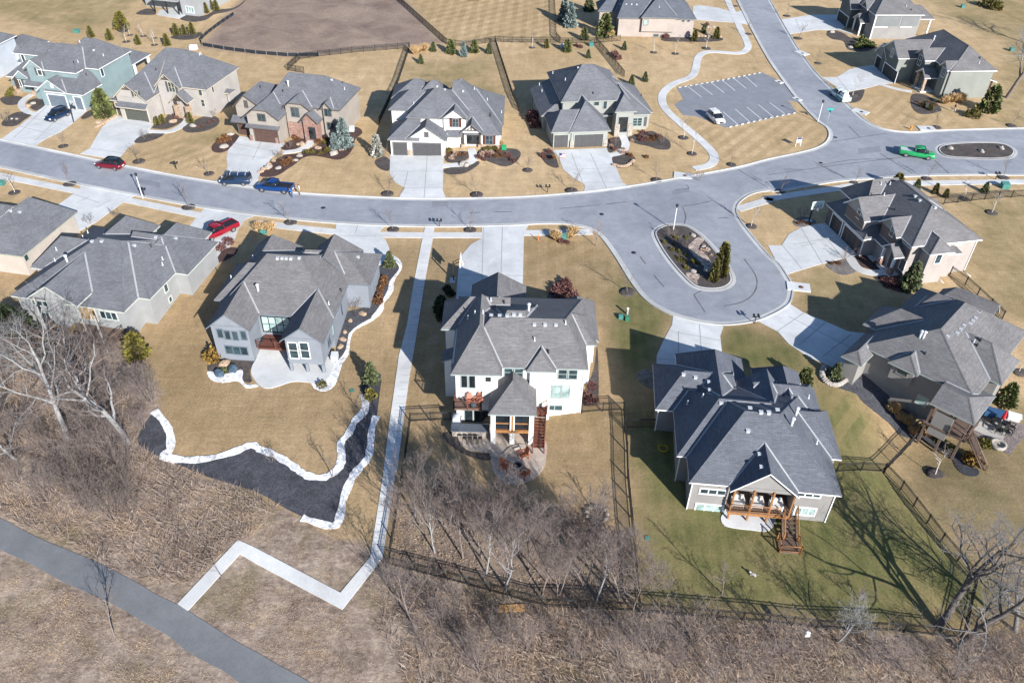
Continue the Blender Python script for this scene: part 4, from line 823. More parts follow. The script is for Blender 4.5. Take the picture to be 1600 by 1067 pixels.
# ---- white house with red-brown shutters
h = House('white_stucco_house', 'white stucco house with red-brown shutters and charcoal garage doors facing the street', 'D', 115, 945, 0, 0, W_WHITE, trim=pm('dark_gutter', (.16, .16, .17), None, 2))
h.wing('gl', -.4, 5, -.4, 7, 3, 5.35, 'x', 2.8, 6, 2.8); h.wing('g', 2.55, 9.6, -.45, 6, 3, 5.4, 'y', -.45, 7, 6.07); h.wing('ul', -.85, 6, 5.9, 13.2, 5.6, 8, 'x', 2.55, 5.3, 9.1); h.wing('m', 2.5, 13, 2.8, 14, 5.6, 9, 'x', 7.1, 8.5, 7.4)
h.wing('g2', 8.4, 12.95, 2.4, 8, 5.6, 7.3, 'y', 2.4, 9, 10.7); h.wing('rl', 9, 18.7, 2.5, 19, 3, 9.1, 'x', 10, 11.1, 10.9); h.wing('rb', 11, 18.9, 6.6, 19.8, 3, 7, 'x', 13, 14.2, 13)
h.wing('bl', -1.1, 6, 11, 17.5, 5.6, 8, 'x', 2.75, 4, 14.2); h.wing('bm', 3, 9, 11, 16, 5.6, 8.4, 'x', 6, 7, 12.7); h.wing('br', 9, 14.2, 11, 16, 5.6, 8.6, 'x', 11, 11.2, 13.3)
h.wing('p', 11.6, 15.45, 1.9, 7, 3.4, 5, 'y', 1.9, 8, 13.55, zb=3.3); h.shed(9.3, 12, 1.7, 3.4, 2.9, 3.9)
h.garage('g', 'S', (358, 815), (668, 950), G_DARK); h.garage('gl', 'S', (138, 800), (293, 945), G_DARK, n=2)
h.wc('g2', 'S', 830, 582, 1.1, 1.6, 2, 2, shut=SH_BROWN); h.wc('rl', 'S', 1205, 775, 1.3, 1.6, 2, 2, shut=SH_BROWN); h.wc('rl', 'S', 832, 758, 1.5, 1.1, 2, shut=SH_BROWN); h.wc('g', 'S', 507, 715, .8, 1., pane=SH_GREY); h.door('rl', 'S', 1022, 745, 2.1, 2.5, nx_=2, pane=M_GLASSD, frame=M_BRONZE)
h.posts([(12.1, 2.6), (14.95, 2.6)], .3, 3.3, .35, M_BRONZE); h.part('stone_veneer', S_TAN, lambda b: (b.box(11.8, 12.4, 2.3, 2.9, -.2, 1.2), b.box(14.65, 15.25, 2.3, 2.9, -.2, 1.2), b.box(15.3, 18.3, 2.85, 3, -.2, 1), b.box(9.1, 9.3, -.1, 0, -.2, 1), b.box(2.9, 3.6, -.1, 0, -.2, 1)))
truss(h, 13.55, 2.25, 3.7, 2.7, .9); h.vents(pipe=[(365, 380), (1183, 335), (1340, 475), (1040, 215)], dark=[(1218, 497), (1218, 520)], box=[(628, 180), (728, 182), (712, 218), (915, 235)]); h.finish()
# ---- sage-grey house with hipped roofs
h = House('hip_roofed_house', 'sage-grey house with steep hipped roofs and stone entry tower beside the winding path', 'E', 325, 960, 0, 8.5, W_GREENG, trim=pm('sage_trim', (.33, .36, .33), None, 2))
h.wing('gl', -.35, 5.5, .3, 8, 3, 5.5, 'x', 1.8, 6, 3.9); h.wing('gd', 2.8, 10.1, .1, 10, 3, 6.6, 'y', 4.6, 11, 6.2); h.wing('L', -.95, 7, 7.5, 20.6, 3, 6.0, 'y', 9, 19, 3.6); h.wing('up', 2.3, 14.6, 6.5, 21.3, 5.8, 10.2, 'x', 7, 9, 12.6)
h.wing('ent', 11.5, 15.5, 3.9, 11, 4.7, 7.0, 'y', 6.2, 12, 13.5); h.wing('R', 9, 19.0, 6.5, 20.5, 3, 7.2, 'x', 10, 13, 13.3); h.wing('R2', 12, 19.6, 7.4, 20.2, 3, 6.6, 'x', 12.2, 14.7, 13.3); h.wing('rd', 13, 15.6, 14.5, 18.5, 4.5, 6.6, 'x', 11, 14, 16.3)
h.garage('gd', 'S', (552, 830), (836, 960), G_DARK); h.garage('gl', 'S', (340, 838), (475, 962), G_DARK, n=2)
h.wc('up', 'S', 780, 480, 1.1, .9); h.wc('up', 'S', 870, 492, .8, 1.7); h.wc('R', 'S', 1205, 672, 1.9, 1.7, 2, 3, fr=.14); h.wc('up', 'S', 865, 620, .8, 1.6); h.door('ent', 'S', 1055, 700, 1.9, 3.0, pane=M_GLASSD, frame=W_GREENG); h.wc('L', 'W', 115, 445, .9, 1.4); h.wc('L', 'W', 210, 620, .6, 1.2)
h.part('stone_veneer', S_GREY, lambda b: (b.box(11.85, 12.75, 4.2, 4.34, -.2, 2.3), b.box(14.3, 15.15, 4.2, 4.34, -.2, 2.3), b.box(3.1, 3.75, .42, .56, -.2, 1.3), b.box(9.1, 9.75, .42, .56, -.2, 1.3)))
h.part('shutter', SH_GREY, lambda b: b.box(18.0, 18.45, 6.85, 6.96, .6, 2.3))
h.vents(pipe=[(325, 170), (455, 240), (212, 358), (185, 290)], dark=[(745, 382), (1245, 405)], box=[(590, 110), (1075, 255)]); h.flue(728, 60); h.finish()
# ---- tan lap-sided house at the top
h = House('lap_sided_house', 'tan lap-sided house with plain end wall above the fenced back gardens', 'F', 310, 480, 0, .5, W_PINK, roof=M_ROOFD, trim=pm('grey_gutter', (.2, .21, .21), None, 2))
h.wing('m', -.95, 17.4, .9, 13, 4.3, 8.2, 'x', 1.5, 13.5, 7); h.wing('b', 4.4, 12.9, .2, 8, 4.7, 8.4, 'y', 4.8, 9, 8.7, zb=1.4); h.wing('w', -5, 3, 6, 13, 4.3, 7, 'x', -2, 4, 9.5)
h.wc('b', 'S', 637, 283, 1.1, 1.3, pane=M_GLASST); h.wc('m', 'S', 760, 447, 1.3, .7, 3); h.wc('m', 'S', 1100, 265, .6, .5); h.wc('m', 'S', 1168, 265, .6, .5)
h.vents(box=[(315, 58), (388, 58), (455, 60), (518, 62)], pipe=[(797, 100)]); h.finish()
# ---- dark slate house, upper right
h = House('slate_house', 'dark slate-sided house with white trim at the upper right edge, its drive half shaded', 'G', 375, 355, 0, 4.1, W_OLIVED, roof=M_ROOFW)
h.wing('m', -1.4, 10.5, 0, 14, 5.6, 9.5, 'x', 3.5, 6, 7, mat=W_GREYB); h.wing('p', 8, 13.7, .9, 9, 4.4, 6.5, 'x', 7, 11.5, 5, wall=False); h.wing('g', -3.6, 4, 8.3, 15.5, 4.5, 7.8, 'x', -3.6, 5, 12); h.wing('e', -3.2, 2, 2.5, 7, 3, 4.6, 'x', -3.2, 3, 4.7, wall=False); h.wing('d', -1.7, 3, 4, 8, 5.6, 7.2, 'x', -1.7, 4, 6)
h.posts([(13.1, 1.5), (13.1, 8), (9.5, 1.5)], -.2, 4.4, .3); h.posts([(-2.7, 3), (-2.7, 6.5)], -.2, 3, .3); h.garage('g', 'W', (65, 90), (130, 230), M_DARK, r='G'); h.part('band_board', M_WHITE, lambda b: (b.box(-.6, 2.6, .35, .46, 2.6, 2.8), b.box(5.6, 8.4, .35, .46, 2.6, 2.8), b.box(-1.0, -.75, .33, .47, -.2, 5.5)))
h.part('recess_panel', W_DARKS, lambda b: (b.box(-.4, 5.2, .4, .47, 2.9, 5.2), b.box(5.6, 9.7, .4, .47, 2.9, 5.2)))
h.vents(pipe=[(662, 65)], dark=[(706, 97)]); h.finish()
# ---- olive house at the corner
h = House('olive_house', 'olive-grey house with gabled wall dormers and stone porch at the street corner', 'G', 985, 890, 0, 5.5, W_OLIVE, roof=M_ROOFW)
h.wing('m', -.2, 9.5, .2, 19.5, 5.6, 9.0, 'y', 4.9, 15, 4.8); h.wing('g', -6.2, 4, 9.6, 17.2, 4.9, 7.5, 'x', -6.2, 5, 13.4); h.wing('gn', -5.9, 2, 14.5, 20.3, 3, 5.5, 'x', -5.9, 4, 17.6)
h.wing('d2', -2.45, 4, 6.2, 10.8, 5.6, 7.4, 'x', -2.45, 5, 8.5); h.wing('d3', -.75, 3, .5, 3.8, 5.6, 7, 'x', -.75, 5, 2.15); h.wing('p', -2.9, 2, 3.6, 7.4, 3, 4.4, 'x', -2.9, 3, 5.5, wall=False)
h.part('wall', W_OLIVED, lambda b: (b.box(-5.78, -5.72, 10.05, 16.75, -.3, 4.8), b.box(-2.03, -1.98, 6.65, 10.35, -.3, 5.5), b.box(.17, .23, .7, 19, -.3, 5.4)))  # thin dark skins put the shade of the west walls into their colour
h.wc('g', 'W', 540, 475, 1.1, 1.8, 2); h.garage('g', 'W', (480, 545), (575, 690), M_DARK); h.garage('gn', 'W', (405, 500), (440, 600), M_DARK, n=2); h.wc('d2', 'W', 787, 540, 1.4, 2.1, 2, 2); h.wc('d3', 'W', 997, 650, 1.4, 1.8, 3); h.wc('m', 'W', 967, 768, 1.5, 1.8, 3)
h.posts([(-2.4, 4.1), (-2.4, 6.9)], -.2, 3, .5, S_TAN); h.part('porch_floor', M_CONC, lambda b: b.box(-2.9, .2, 3.6, 7.4, -.3, .25)); h.door('m', 'W', 890, 740, 1.1, 2.2, pane=M_GLASSD)
h.posts([(9.9, 1.2), (9.9, 8)], -.2, 3.2, .25, M_BRONZE); h.shed(9.05, 10.6, .6, 9, 3.2, 3.7, 'E')
h.vents(pipe=[(1312, 570), (1193, 380)], dark=[(1318, 525)]); h.flue(905, 365); h.finish()
# ---- blue-grey walkout house, top left
h = House('bluegrey_house', 'blue-grey house back with covered patio at the top edge', 'S', 690, 190, 0, -13.6, W_DARKS)
h.wing('m', -13, 4.5, 3.2, 15, 5.9, 8, 'x', -8, 0, 9, mat=W_GREY); h.wing('e', -.5, 4.9, -.5, 15, 5.9, 7.5, 'y', -.5, 12, 2.2, mat=W_GREY)
h.wc('e', 'S', 775, 125, 2.2, 1.6, 3, pane=M_GLASST); h.part('patio_roof', W_GREY, lambda b: b.box(-8, -.5, -.6, 4, 3, 3.3)); h.posts([(-7.4, -.2), (-4, -.2), (-.9, -.2)], 0, 3, .25, M_DARK); h.finish()
h = House('pale_house', 'pale grey house cut off by the left edge, next to the teal house', 'A', 140, 95, 6, -9, W_PALE)
h.wing('m', -12, .2, -14, .2, 6, 9.2, 'y', -8, -5, -6); h.wing('b', -6, 2.4, -2, 6, 3.2, 5, 'y', 1, 4, -1.5); h.finish()
# ---- near row, seen from the garden side
h = House('cream_house', 'cream stucco house with grey hipped roof at the left edge of the near row', 'I', 120, 470, 3.2, -9.4, W_CREAM, trim=pm('sage_gutter', (.33, .36, .3), None, 2))
h.wing('e', -8, .6, 0, 12, 3.2, 6.6, 'y', 5, 9, -3.6, zb=-3); h.wing('w', -18, -1.9, .7, 11, 3.2, 7.0, 'x', -12, -5, 5.9, zb=-3); h.wc('e', 'E', 172, 475, .8, 1.2); h.vents(box=[(68, 172), (130, 180)]); h.finish()

h = House('grey_house', 'light grey house with timber back deck and covered gable behind the bare trees', 'I', 810, 855, 3.2, -10.8, W_GREY, trim=pm('pale_green_gutter', (.5, .53, .5), None, 2))
h.wing('r', -15, .1, .3, 17, 3.2, 7.4, 'x', -7.5, -4.2, 8.8, zb=-3); h.wing('b', -9, 1.6, 3.4, 15, 3.2, 7.0, 'x', -7, -3.4, 9.3, zb=-2); h.wing('g', -6, 3.3, 9.3, 17.4, 3.2, 5.9, 'x', -8, -1.6, 13.3)
h.wing('pg', -11.7, -4.9, -.9, 9, 4.1, 6.4, 'y', -.9, 8, -8.3, zb=4.2); h.wing('l', -17, -8, 6.5, 14, 3, 6, 'x', -14, -8, 10); h.wing('f1', -5, 1.2, 11, 19.5, 3.2, 5.75, 'y', 11, 16.7, -1.9); h.wing('f2', -11.5, -6.5, 9.5, 19.5, 3.2, 6, 'y', 9, 16.5, -9)
h.part('wall', W_GREY, lambda b: b.box(-9.6, -7.6, -.3, .6, -1.8, 4.3)); h.posts([(-11, -.4), (-5.4, -.4), (-1.9, -2.1), (-9.4, -2)], -2.6, 4.1, .15, M_CONCO)
h.wc('r', 'S', 725, 865, 2.4, 1.3, 3, fr=.14); h.wc('r', 'S', 265, 775, 2.3, 1.3, 3, fr=.14); h.wc('r', 'S', 305, 870, 1.5, 1.3, fr=.14); h.wc('r', 'S', 580, 850, 2.6, 2, 3, pane=pm('tan_room', (.36, .25, .14), None, 2)); h.wc('b', 'E', 1103, 675, .9, 1.6, fr=.14); h.wc('b', 'E', 1135, 757, .8, .9, fr=.14)
h.part('deck', M_DECK, lambda b: b.box(-11.4, -.8, -2.6, .8, -.1, .1)); h.rail([(-11.4, -2.6), (-5.2, -2.6)], .1, M_DECK); h.rail([(-3.8, -2.6), (-.8, -2.6), (-.8, .2)], .1, M_DECK); h.stairs((-4.5, -2.6), (-4.9, -5.6), -1.9, .1, 1.3, M_DECK); h.rail([(-5.2, -2.6), (-5.6, -5.6)], [.1, -1.9], M_DECK); h.rail([(-3.8, -2.6), (-4.2, -5.6)], [.1, -1.9], M_DECK)
h.flue(450, 510); h.vents(pipe=[(1085, 495), (1085, 532), (370, 505), (555, 350), (588, 318), (378, 432)], box=[(615, 375), (680, 375), (895, 402), (1040, 347), (1172, 355)], dark=[(1008, 410)])
h.part('skylight', M_GLASSD, lambda b: None) if False else None
h.finish(); HG = h

h = House('bluewhite_house', 'blue-white house with gabled screen porch, round patio and white gravel beds', 'J', 780, 715, 3.4, -3.6, W_BLUEW, roof=M_ROOFW, trim=pm('blue_grey_trim', (.14, .17, .21), None, 2))
h.wing('R', -5, 0, 0, 14, 3.4, 5.4, 'y', 0, 14, -2.45, zb=-.1); h.wing('m', -14, .01, 4.8, 19, 3.4, 7.7, 'x', -9.3, -5.2, 11.2, zb=-3); h.wing('L', -14.1, -8.9, 1.4, 12, 3.4, 5.6, 'y', 1.4, 12, -11.5, zb=-3)
h.wing('lb', -15.2, -8, 7.0, 15, 3.4, 6.4, 'x', -11.8, -6, 11, zb=-2); h.wing('g', -8, 2.75, 12, 19.3, 3.4, 5.9, 'x', -6, -1.4, 15.4); h.wing('f1', -6, .1, 13, 20, 3.4, 6.6, 'y', 12, 18.4, -3); h.wing('f2', -14, -8, 14, 20, 3.4, 6.0, 'y', 12, 18.4, -11.2)
for x, y in ((168, 650), (212, 660), (258, 665), (308, 663)): h.wc('L', 'S', x, y, .8, 1.4)
for x, y in ((222, 747), (267, 752), (311, 755)): h.wc('L', 'S', x, y, 1.0, 1.3)
h.win('m', 'S', (405, 545), (598, 650), 4, 2, pane=M_GLASST, fr=.12, frame=M_DARK); h.wc('m', 'S', 458, 738, 1.6, .7, 2); h.wc('m', 'S', 510, 742, 1.2, .7)
for x in (605, 672): h.wc('R', 'S', x, 752, 1.15, 2.4, 1, 2, frame=M_WHITE)
h.wc('m', 'E', 890, 510, .7, 1.7); h.wc('R', 'E', 836, 632, .9, 1.7, pane=M_GLASST); h.wc('R', 'E', 815, 700, 1.3, 1.3, 2); h.wc('m', 'E', 1118, 250, .9, 1.6)
h.posts([(-4.4, .6), (-2.5, .6), (-.6, .6)], -2, 0, .3, W_BLUEW); h.part('deck', M_REDWOOD, lambda b: b.box(-8.9, -4.6, 2.6, 5.3, -.15, .05)); h.rail([(-8.9, 2.6), (-4.6, 2.6)], .05, M_REDWOOD)
h.flue(395, 400); h.vents(box=[(510, 207), (538, 207), (563, 208), (590, 209), (640, 205), (990, 200)], pipe=[(815, 480), (365, 205), (235, 325)], dark=[(888, 402)]); h.finish()

h = House('white_walkout_house', 'white house with cedar balcony, covered screened porch and round stamped patio', 'K', 165, 800, 5.8, 0, W_WHITE, roof=M_ROOFW, trim=pm('teal_gutter', (.3, .36, .36), None, 2))
h.wing('a', 0, 5.33, 0, 12, 5.8, 9.0, 'y', 4.3, 10, 2.8, zb=-3); h.wing('m', -.05, 14.35, 1.3, 14, 5.8, 9.1, 'x', 4, 11.9, 5.6, zb=-3); h.wing('t', 3, 10, 1.6, 13, 5.8, 9.5, 'x', 5.7, 7.5, 6.4); h.wing('sg', 7.8, 10.95, .75, 5, 5.8, 7.3, 'y', 2.5, 6, 9.35, zb=-3)
h.wing('R', 9, 15.5, 5.4, 10.5, 5.8, 8.0, 'x', 8, 13.2, 8.1, zb=-2); h.wing('f', 1.1, 7.9, 10, 20.5, 3, 6.2, 'y', 8, 18.7, 4.4); h.wing('n2', 4.4, 11.2, 8, 15, 4.4, 6.15, 'x', 2, 9.6, 12); h.wing('f2', 11.5, 16.2, 9, 17, 3.4, 5.8, 'y', 8, 14.6, 13.8); h.wing('L', -1.65, 6, 7.6, 13, 5.8, 8.4, 'x', 1.5, 8, 10.3, zb=-2)
h.wing('pat', 4.0, 9.0, -2.9, 1.7, 3.0, 5.0, 'y', .2, 2, 6.45, wall=False); h.part('chimney', W_WHITE, lambda b: b.box(-1.1, .4, 4.6, 6, -1.5, 4)); h.shed(-1.4, .4, 4.3, 6.3, 3.9, 4.6, 'W')
K = 'k'
h.wc('a', 'S', 242, 187, .8, 1.9, r=K, pane=M_GLASSD); h.wc('a', 'S', 308, 190, .8, 1.9, r=K, pane=M_GLASSD); h.wc('a', 'S', 443, 172, .55, .55, r=K, frame=M_DARK); h.wc('m', 'S', 618, 115, 1.2, 1.4, 1, 2, r=K); h.wc('m', 'S', 690, 118, 1.2, 1.4, 1, 2, r=K); h.wc('m', 'S', 1068, 130, 1.2, 1.4, 1, 2, r=K); h.wc('m', 'S', 1142, 132, 1.2, 1.4, 1, 2, r=K)
for x in (943, 1015, 1090): h.wc('m', 'S', x, 275, .95, 1.9, r=K, pane=M_GLASST)
h.wc('m', 'S', 995, 408, 1.8, .8, 2, r=K); h.wc('a', 'S', 282, 478, 1.1, 1.9, r=K, pane=M_GLASSD); h.wc('a', 'S', 350, 480, 1., 1.9, r=K, pane=M_GLASSD); h.wc('a', 'S', 420, 480, 1., 1.9, r=K, pane=M_GLASSD)
h.part('balcony_floor', M_DECK, lambda b: b.box(.35, 3.2, -1.2, .5, 1.9, 2.1)); h.rail([(.35, .4), (.35, -1.2), (3.2, -1.2), (3.2, .4)], 2.1, M_REDWOOD); h.posts([(4.5, -2.4), (6.5, -2.4), (8.5, -2.4)], -2.2, 3, .5, W_WHITE); h.part('porch_floor', M_REDWOOD, lambda b: b.box(4.3, 8.7, -2.55, 1.8, .15, .45))
h.part('porch_screen', M_GLASSD, lambda b: b.box(4.75, 8.25, -2.4, -2.35, .45, 2.9)); h.part('screen_frame', M_WOOD, lambda b: (b.box(6.4, 6.6, -2.66, -2.4, .45, 2.9), b.box(4.75, 8.25, -2.46, -2.4, 1.25, 1.4), b.box(4.75, 8.25, -2.66, -2.45, .15, .5)))
h.stairs((9.5, .2), (9.3, -3.9), -2.0, .4, 1.2, M_REDWOOD, 14); h.rail([(10.1, .2), (9.9, -3.9)], [.4, -2.0], M_REDWOOD); h.rail([(8.9, .2), (8.7, -3.9)], [.4, -2.0], M_REDWOOD); h.part('stair_landing', M_REDWOOD, lambda b: b.box(8.9, 10.2, .1, 1.7, .25, .45)); h.rail([(8.9, 1.6), (10.2, 1.6), (10.2, .2)], .45, M_REDWOOD)
h.downspout(13.95, 1.7, -1.4, 5.8, mat=M_WHITE); h.vents(box=[(473, 357), (537, 359), (594, 362), (645, 350), (693, 350), (800, 425), (881, 425), (963, 428)], pipe=[(800, 545), (470, 245), (298, 380), (350, 343), (410, 338), (1035, 420)], dark=[(906, 637), (570, 262)]); h.flue(757, 320); h.finish(); HW = h

h = House('taupe_walkout_house', 'taupe house with hipped slate roof and gabled timber deck over the greenest lawn', 'M', 330, 970, 3.2, -5, W_GREYB, roof=M_ROOFD)
h.wing('m', 0, 14.05, .3, 16, 3.2, 7.9, 'x', 4.9, 8.2, 5.7, zb=-3, fix={'y0': 3.2}); h.W.box(.45, 4.0, .75, 3.3, -3, 3.3); h.W.box(10.0, 13.6, .75, 3.3, -3, 3.3); h.wings['mw'] = dict(h.wings['m'], y0=.75); h.wing('b', -.95, 8, 3.6, 14, 3.2, 6.9, 'x', 2.9, 8, 8.3, zb=-3); h.wing('c', -2.8, 6, 10, 17.5, 3.2, 5.9, 'x', .0, 5, 13.4, zb=-2); h.wing('dk', 3.75, 10.05, -.4, 8, 3.2, 6.0, 'y', -.4, 8, 6.85, zb=3.0)
h.wing('e', 8, 15.05, 5.0, 11.95, 3.2, 5.9, 'x', 6, 12.6, 8.6, zb=-2); h.wing('n', 7, 14.35, 9, 15.4, 3.2, 6.0, 'x', 6, 11.5, 12.3); h.wing('f1', -.2, 7.2, 8, 19.5, 3.2, 6.3, 'y', 8, 16.9, 3.4); h.wing('f2', 8, 13.1, 8.5, 18, 3.2, 5.8, 'y', 8, 15.6, 10.5); h.wing('dm', 5.4, 10.1, 7.6, 14.0, 4.4, 6.6, 'y', 7, 14.0, 8.4)
mm = 'm'
h.win('mw', 'S', (285, 220), (500, 290), 3, r=mm, fr=.14); h.win('mw', 'S', (250, 345), (470, 440), 3, r=mm, fr=.14, pane=M_GLASST); h.win('mw', 'S', (1100, 245), (1290, 310), 3, r=mm, fr=.14); h.win('mw', 'S', (1080, 375), (1240, 460), 3, r=mm, fr=.14, pane=M_GLASST)
h.window('y', -1, Vector((5.6, 3.2, 1.3)), 1.8, 2.1, 2); h.window('y', -1, Vector((8.4, 3.2, 1.3)), 1.8, 2.1, 2); h.window('y', -1, Vector((8.2, 3.2, -1)), 1.9, 2, 2)
h.part('deck', M_DECK, lambda b: b.box(4, 10.2, -.1, 3.2, -.02, .15)); h.posts([(4.3, .0), (6.1, .0), (7.9, .0), (9.8, .0)], -2.3, 3.2, .16, M_WOOD); h.part('deck_beam', M_WOOD, lambda b: b.box(4.1, 10.1, -.14, -.02, -.25, .1))
h.rail([(4.2, -.1), (9.0, -.1)], .15, M_WOOD, posts=False); h.stairs((9.9, .3), (9.9, -2.0), -1.1, .15, 1.3, M_DECK); h.rail([(10.55, .3), (10.55, -2.0)], [.15, -1.1], M_WOOD); h.rail([(9.25, -.2), (9.25, -2.0)], [.1, -1.1], M_WOOD); h.part('stair_landing', M_DECK, lambda b: b.box(8.7, 10.6, -3.4, -2.0, -1.2, -1.05)); h.rail([(8.7, -2), (8.7, -3.4), (10.6, -3.4), (10.6, -2)], -1.05, M_WOOD, h=.9)
h.posts([(8.75, -3.35), (10.55, -3.35), (8.75, -2.1), (10.55, -2.1)], -2.6, -1.1, .16, M_WOOD)
for a_, b_ in ((.42, .7), (13.65, .7), (-.55, 4.0), (-2.4, 10.4)): h.downspout(a_, b_, -1.6, 3.1)
h.vents(box=[(290, 237), (370, 257), (460, 288), (465, 342), (540, 428), (732, 463), (806, 490), (858, 492), (720, 612), (797, 770), (810, 855), (915, 475)], pipe=[(418, 385), (316, 432), (1122, 393), (1176, 697)]); h.flue(1038, 505); h.flue(1008, 575); h.finish(); HT_ = h

h = House('warm_grey_house', 'warm grey house set askew beyond the cul-de-sac, paver terrace at its far corner', 'N', 195, 355, 3.4, -43.6, W_WARMG, roof=M_ROOFW, trim=pm('pale_teal_gutter', (.34, .4, .4), None, 2))
h.wing('m', 0, 12.75, 0, 16.8, 3.4, 6.9, 'y', 4.4, 11.5, 6.2, zb=-5); h.wing('n1', -1.7, 6, 4.15, 9.5, 3.4, 5.7, 'x', 1, 8, 6.8); h.wing('n2', .9, 8, 9.6, 15, 3.4, 6.2, 'x', 3, 9, 12.3); h.wing('n3', 2.1, 9, 13.5, 18.5, 3.4, 5.8, 'x', 4, 9, 16)
h.wing('e', 8, 14, 4.5, 10.4, 3.4, 5.9, 'x', 6, 11, 7.5, zb=-4.5); h.wing('gl', -.9, 1.6, -2.75, 3, 2.9, 3.8, 'y', -1.6, 4, .35, zb=-3); h.wing('sb', 3.5, 6.85, -.6, 4, 3.4, 4.7, 'y', .5, 5, 5.2, zb=1.2); h.wing('pt', 9.5, 14.1, -3.2, 3, 2.8, 4.0, 'x', 9.5, 12.3, -.9, wall=False)
h.wc('sb', 'S', 425, 505, 1.3, .8, frame=W_WARMG); h.wc('m', 'S', 536, 660, 1.3, 1.4, 1, 2, frame=M_CONCO, pane=M_GLASST); h.posts([(13.6, -2.7), (13.6, 2.5), (9.9, -2.7), (11.8, -2.7)], -4, 2.8, .25, M_DECK)
h.part('deck', M_DECK, lambda b: b.box(9.6, 14, -3, .5, -.1, .1)); h.part('wall', W_WARMG, lambda b: b.box(10.3, 12.2, -2.9, -2.6, -1.2, 2.0)); h.rail([(12.3, -3), (14, -3), (14, .5)], .1, M_DECK); h.stairs((14.2, -1.5), (16.9, -1.8), -2.9, .1, 1.2, M_DECK); h.rail([(14.2, -2.1), (16.9, -2.4)], [.1, -2.9], M_DECK)
h.vents(box=[(730, 290), (749, 268), (768, 247), (803, 238), (817, 222), (832, 205), (677, 308)], pipe=[(822, 340)], dark=[(551, 405), (840, 360), (860, 330)]); h.flue(522, 312); h.flue(540, 316); h.finish()

h = House('tan_house', 'tan two-storey house with stacked gables and basketball hoop, above the cul-de-sac', 'O', 715, 860, 0, 12.4, W_BEIGE, roof=M_ROOFW)
h.wing('m', -1.25, 9.4, -.7, 14, 5.2, 8.7, 'y', 3.6, 11, 3.3); h.wing('g1', -4, 4, 6.4, 12, 5.2, 7.5, 'x', -4, 5, 9.2); h.wing('g2', -2, 4, 1.8, 6.2, 5.2, 7.0, 'x', -2, 5, 4); h.wing('gl', -4.05, 2, 5.3, 15.8, 3, 5.6, 'y', 8.4, 13, -.6); h.wing('n', -2.4, 5, 9, 16, 5.2, 8.2, 'x', 0, 4, 12.5)
h.wing('bay', .3, 4.1, -2.5, 3, 4.9, 6.4, 'y', -1, 4, 2.2); h.wing('ch', 3.6, 6.2, -1.5, 2, 3.9, 4.6, 'x', 3, 5.6, .2); h.wing('p', -2.5, 1, .2, 3.4, 3, 4.3, 'x', -2.5, 2, 1.8, wall=False); h.shed(-2.3, -.6, 2.8, 5.6, 2.9, 3.8, 'W'); h.wing('ed', 4, 7.5, 5, 8, 6.2, 7.8, 'x', 3, 6, 6.5)
h.part('wall', W_TAN_SHADE, lambda b: (b.box(-3.65, -3.58, 6, 15.3, -.3, 2.9), b.box(-3.62, -3.53, 6.9, 11.5, 3.6, 5.1), b.box(-.86, -.79, -.2, 6, -.3, 5), b.box(-1.62, -1.53, 2.3, 5.7, 3.6, 5.1)))  # darker skins over the tan west faces, their shade painted on
h.wc('g1', 'W', 332, 345, .9, 1.4, 1, 2); h.wc('g2', 'W', 612, 490, .9, 1.5, 1, 2); h.wc('m', 'W', 740, 580, 1.9, 1., 2); h.wc('bay', 'S', 995, 710, 1.0, 1.8); h.wc('m', 'S', 1165, 580, 1.1, .9, pane=M_GLASST); h.door('m', 'W', 590, 690, 1.2, 2.2, pane=M_GLASSD); h.wc('m', 'W', 695, 765, 1.2, 1.8, 2)
h.garage('gl', 'W', (220, 430), (345, 650), G_DARK, n=4); h.garage('gl', 'W', (120, 340), (190, 440), G_DARK, n=2); h.posts([(-2.1, .6), (-2.1, 3.1)], -.2, 3, .3); h.part('stone_veneer', S_RED, lambda b: (b.box(-2.4, -1.8, .3, .9, -.2, 1.2), b.box(-2.4, -1.8, 2.8, 3.4, -.2, 1.2), b.box(-3.72, -3.6, 5.7, 6.2, -.2, 1.2))); h.part('porch_floor', M_CONC, lambda b: b.box(-2.5, -.8, .2, 5.4, -.2, .2))
for a_, b_ in ((4.2, -1.0), (8.9, -.3)): h.downspout(a_, b_, 0, 5.0)
h.vents(box=[(800, 200), (838, 235), (965, 292)], pipe=[(512, 102), (588, 100), (538, 193), (1030, 290), (1238, 408)], dark=[(1108, 322), (632, 312)]); h.finish()
# ------------------------------------------------------------------ plants
LM = [('teal house', 30, 130), ('truss-gabled beige house', 68, 140), ('brown-garage greige house', 115, 170), ('white street-facing house', 174, 185), ('hip-roofed sage house', 232, 172), ('tan lap-sided house', 256, 33), ('top right slate house', 345, 25), ('corner olive house', 366, 105), ('top left blue-grey house', 75, 10), ('cream house', 10, 395),
      ('grey decked house', 45, 435), ('blue-white house', 115, 475), ('white walkout house', 203, 560), ('taupe deck house', 292, 690), ('askew warm grey house', 362, 590), ('tan house', 353, 370), ('parking lot', 287, 155), ('cul-de-sac island', 271, 402), ('red-and-black median', 381, 237)]
LM = [('teal house', 120, 115), ('truss-gabled house', 275, 135), ('greige house', 465, 170), ('white street-facing house', 697, 185), ('hip-roofed house', 925, 165), ('lap-sided house', 1025, 35), ('slate house', 1390, 30), ('olive corner house', 1465, 105), ('top left blue-grey house', 300, 8), ('cream house', 50, 390),
      ('grey decked house', 185, 430), ('blue-white house', 465, 480), ('white walkout house', 812, 560), ('taupe deck house', 1165, 690), ('askew grey house', 1450, 580), ('tan hoop house', 1415, 360), ('parking lot', 1150, 155), ('cul-de-sac island', 1085, 402), ('oval median', 1527, 235)]
REGS = []
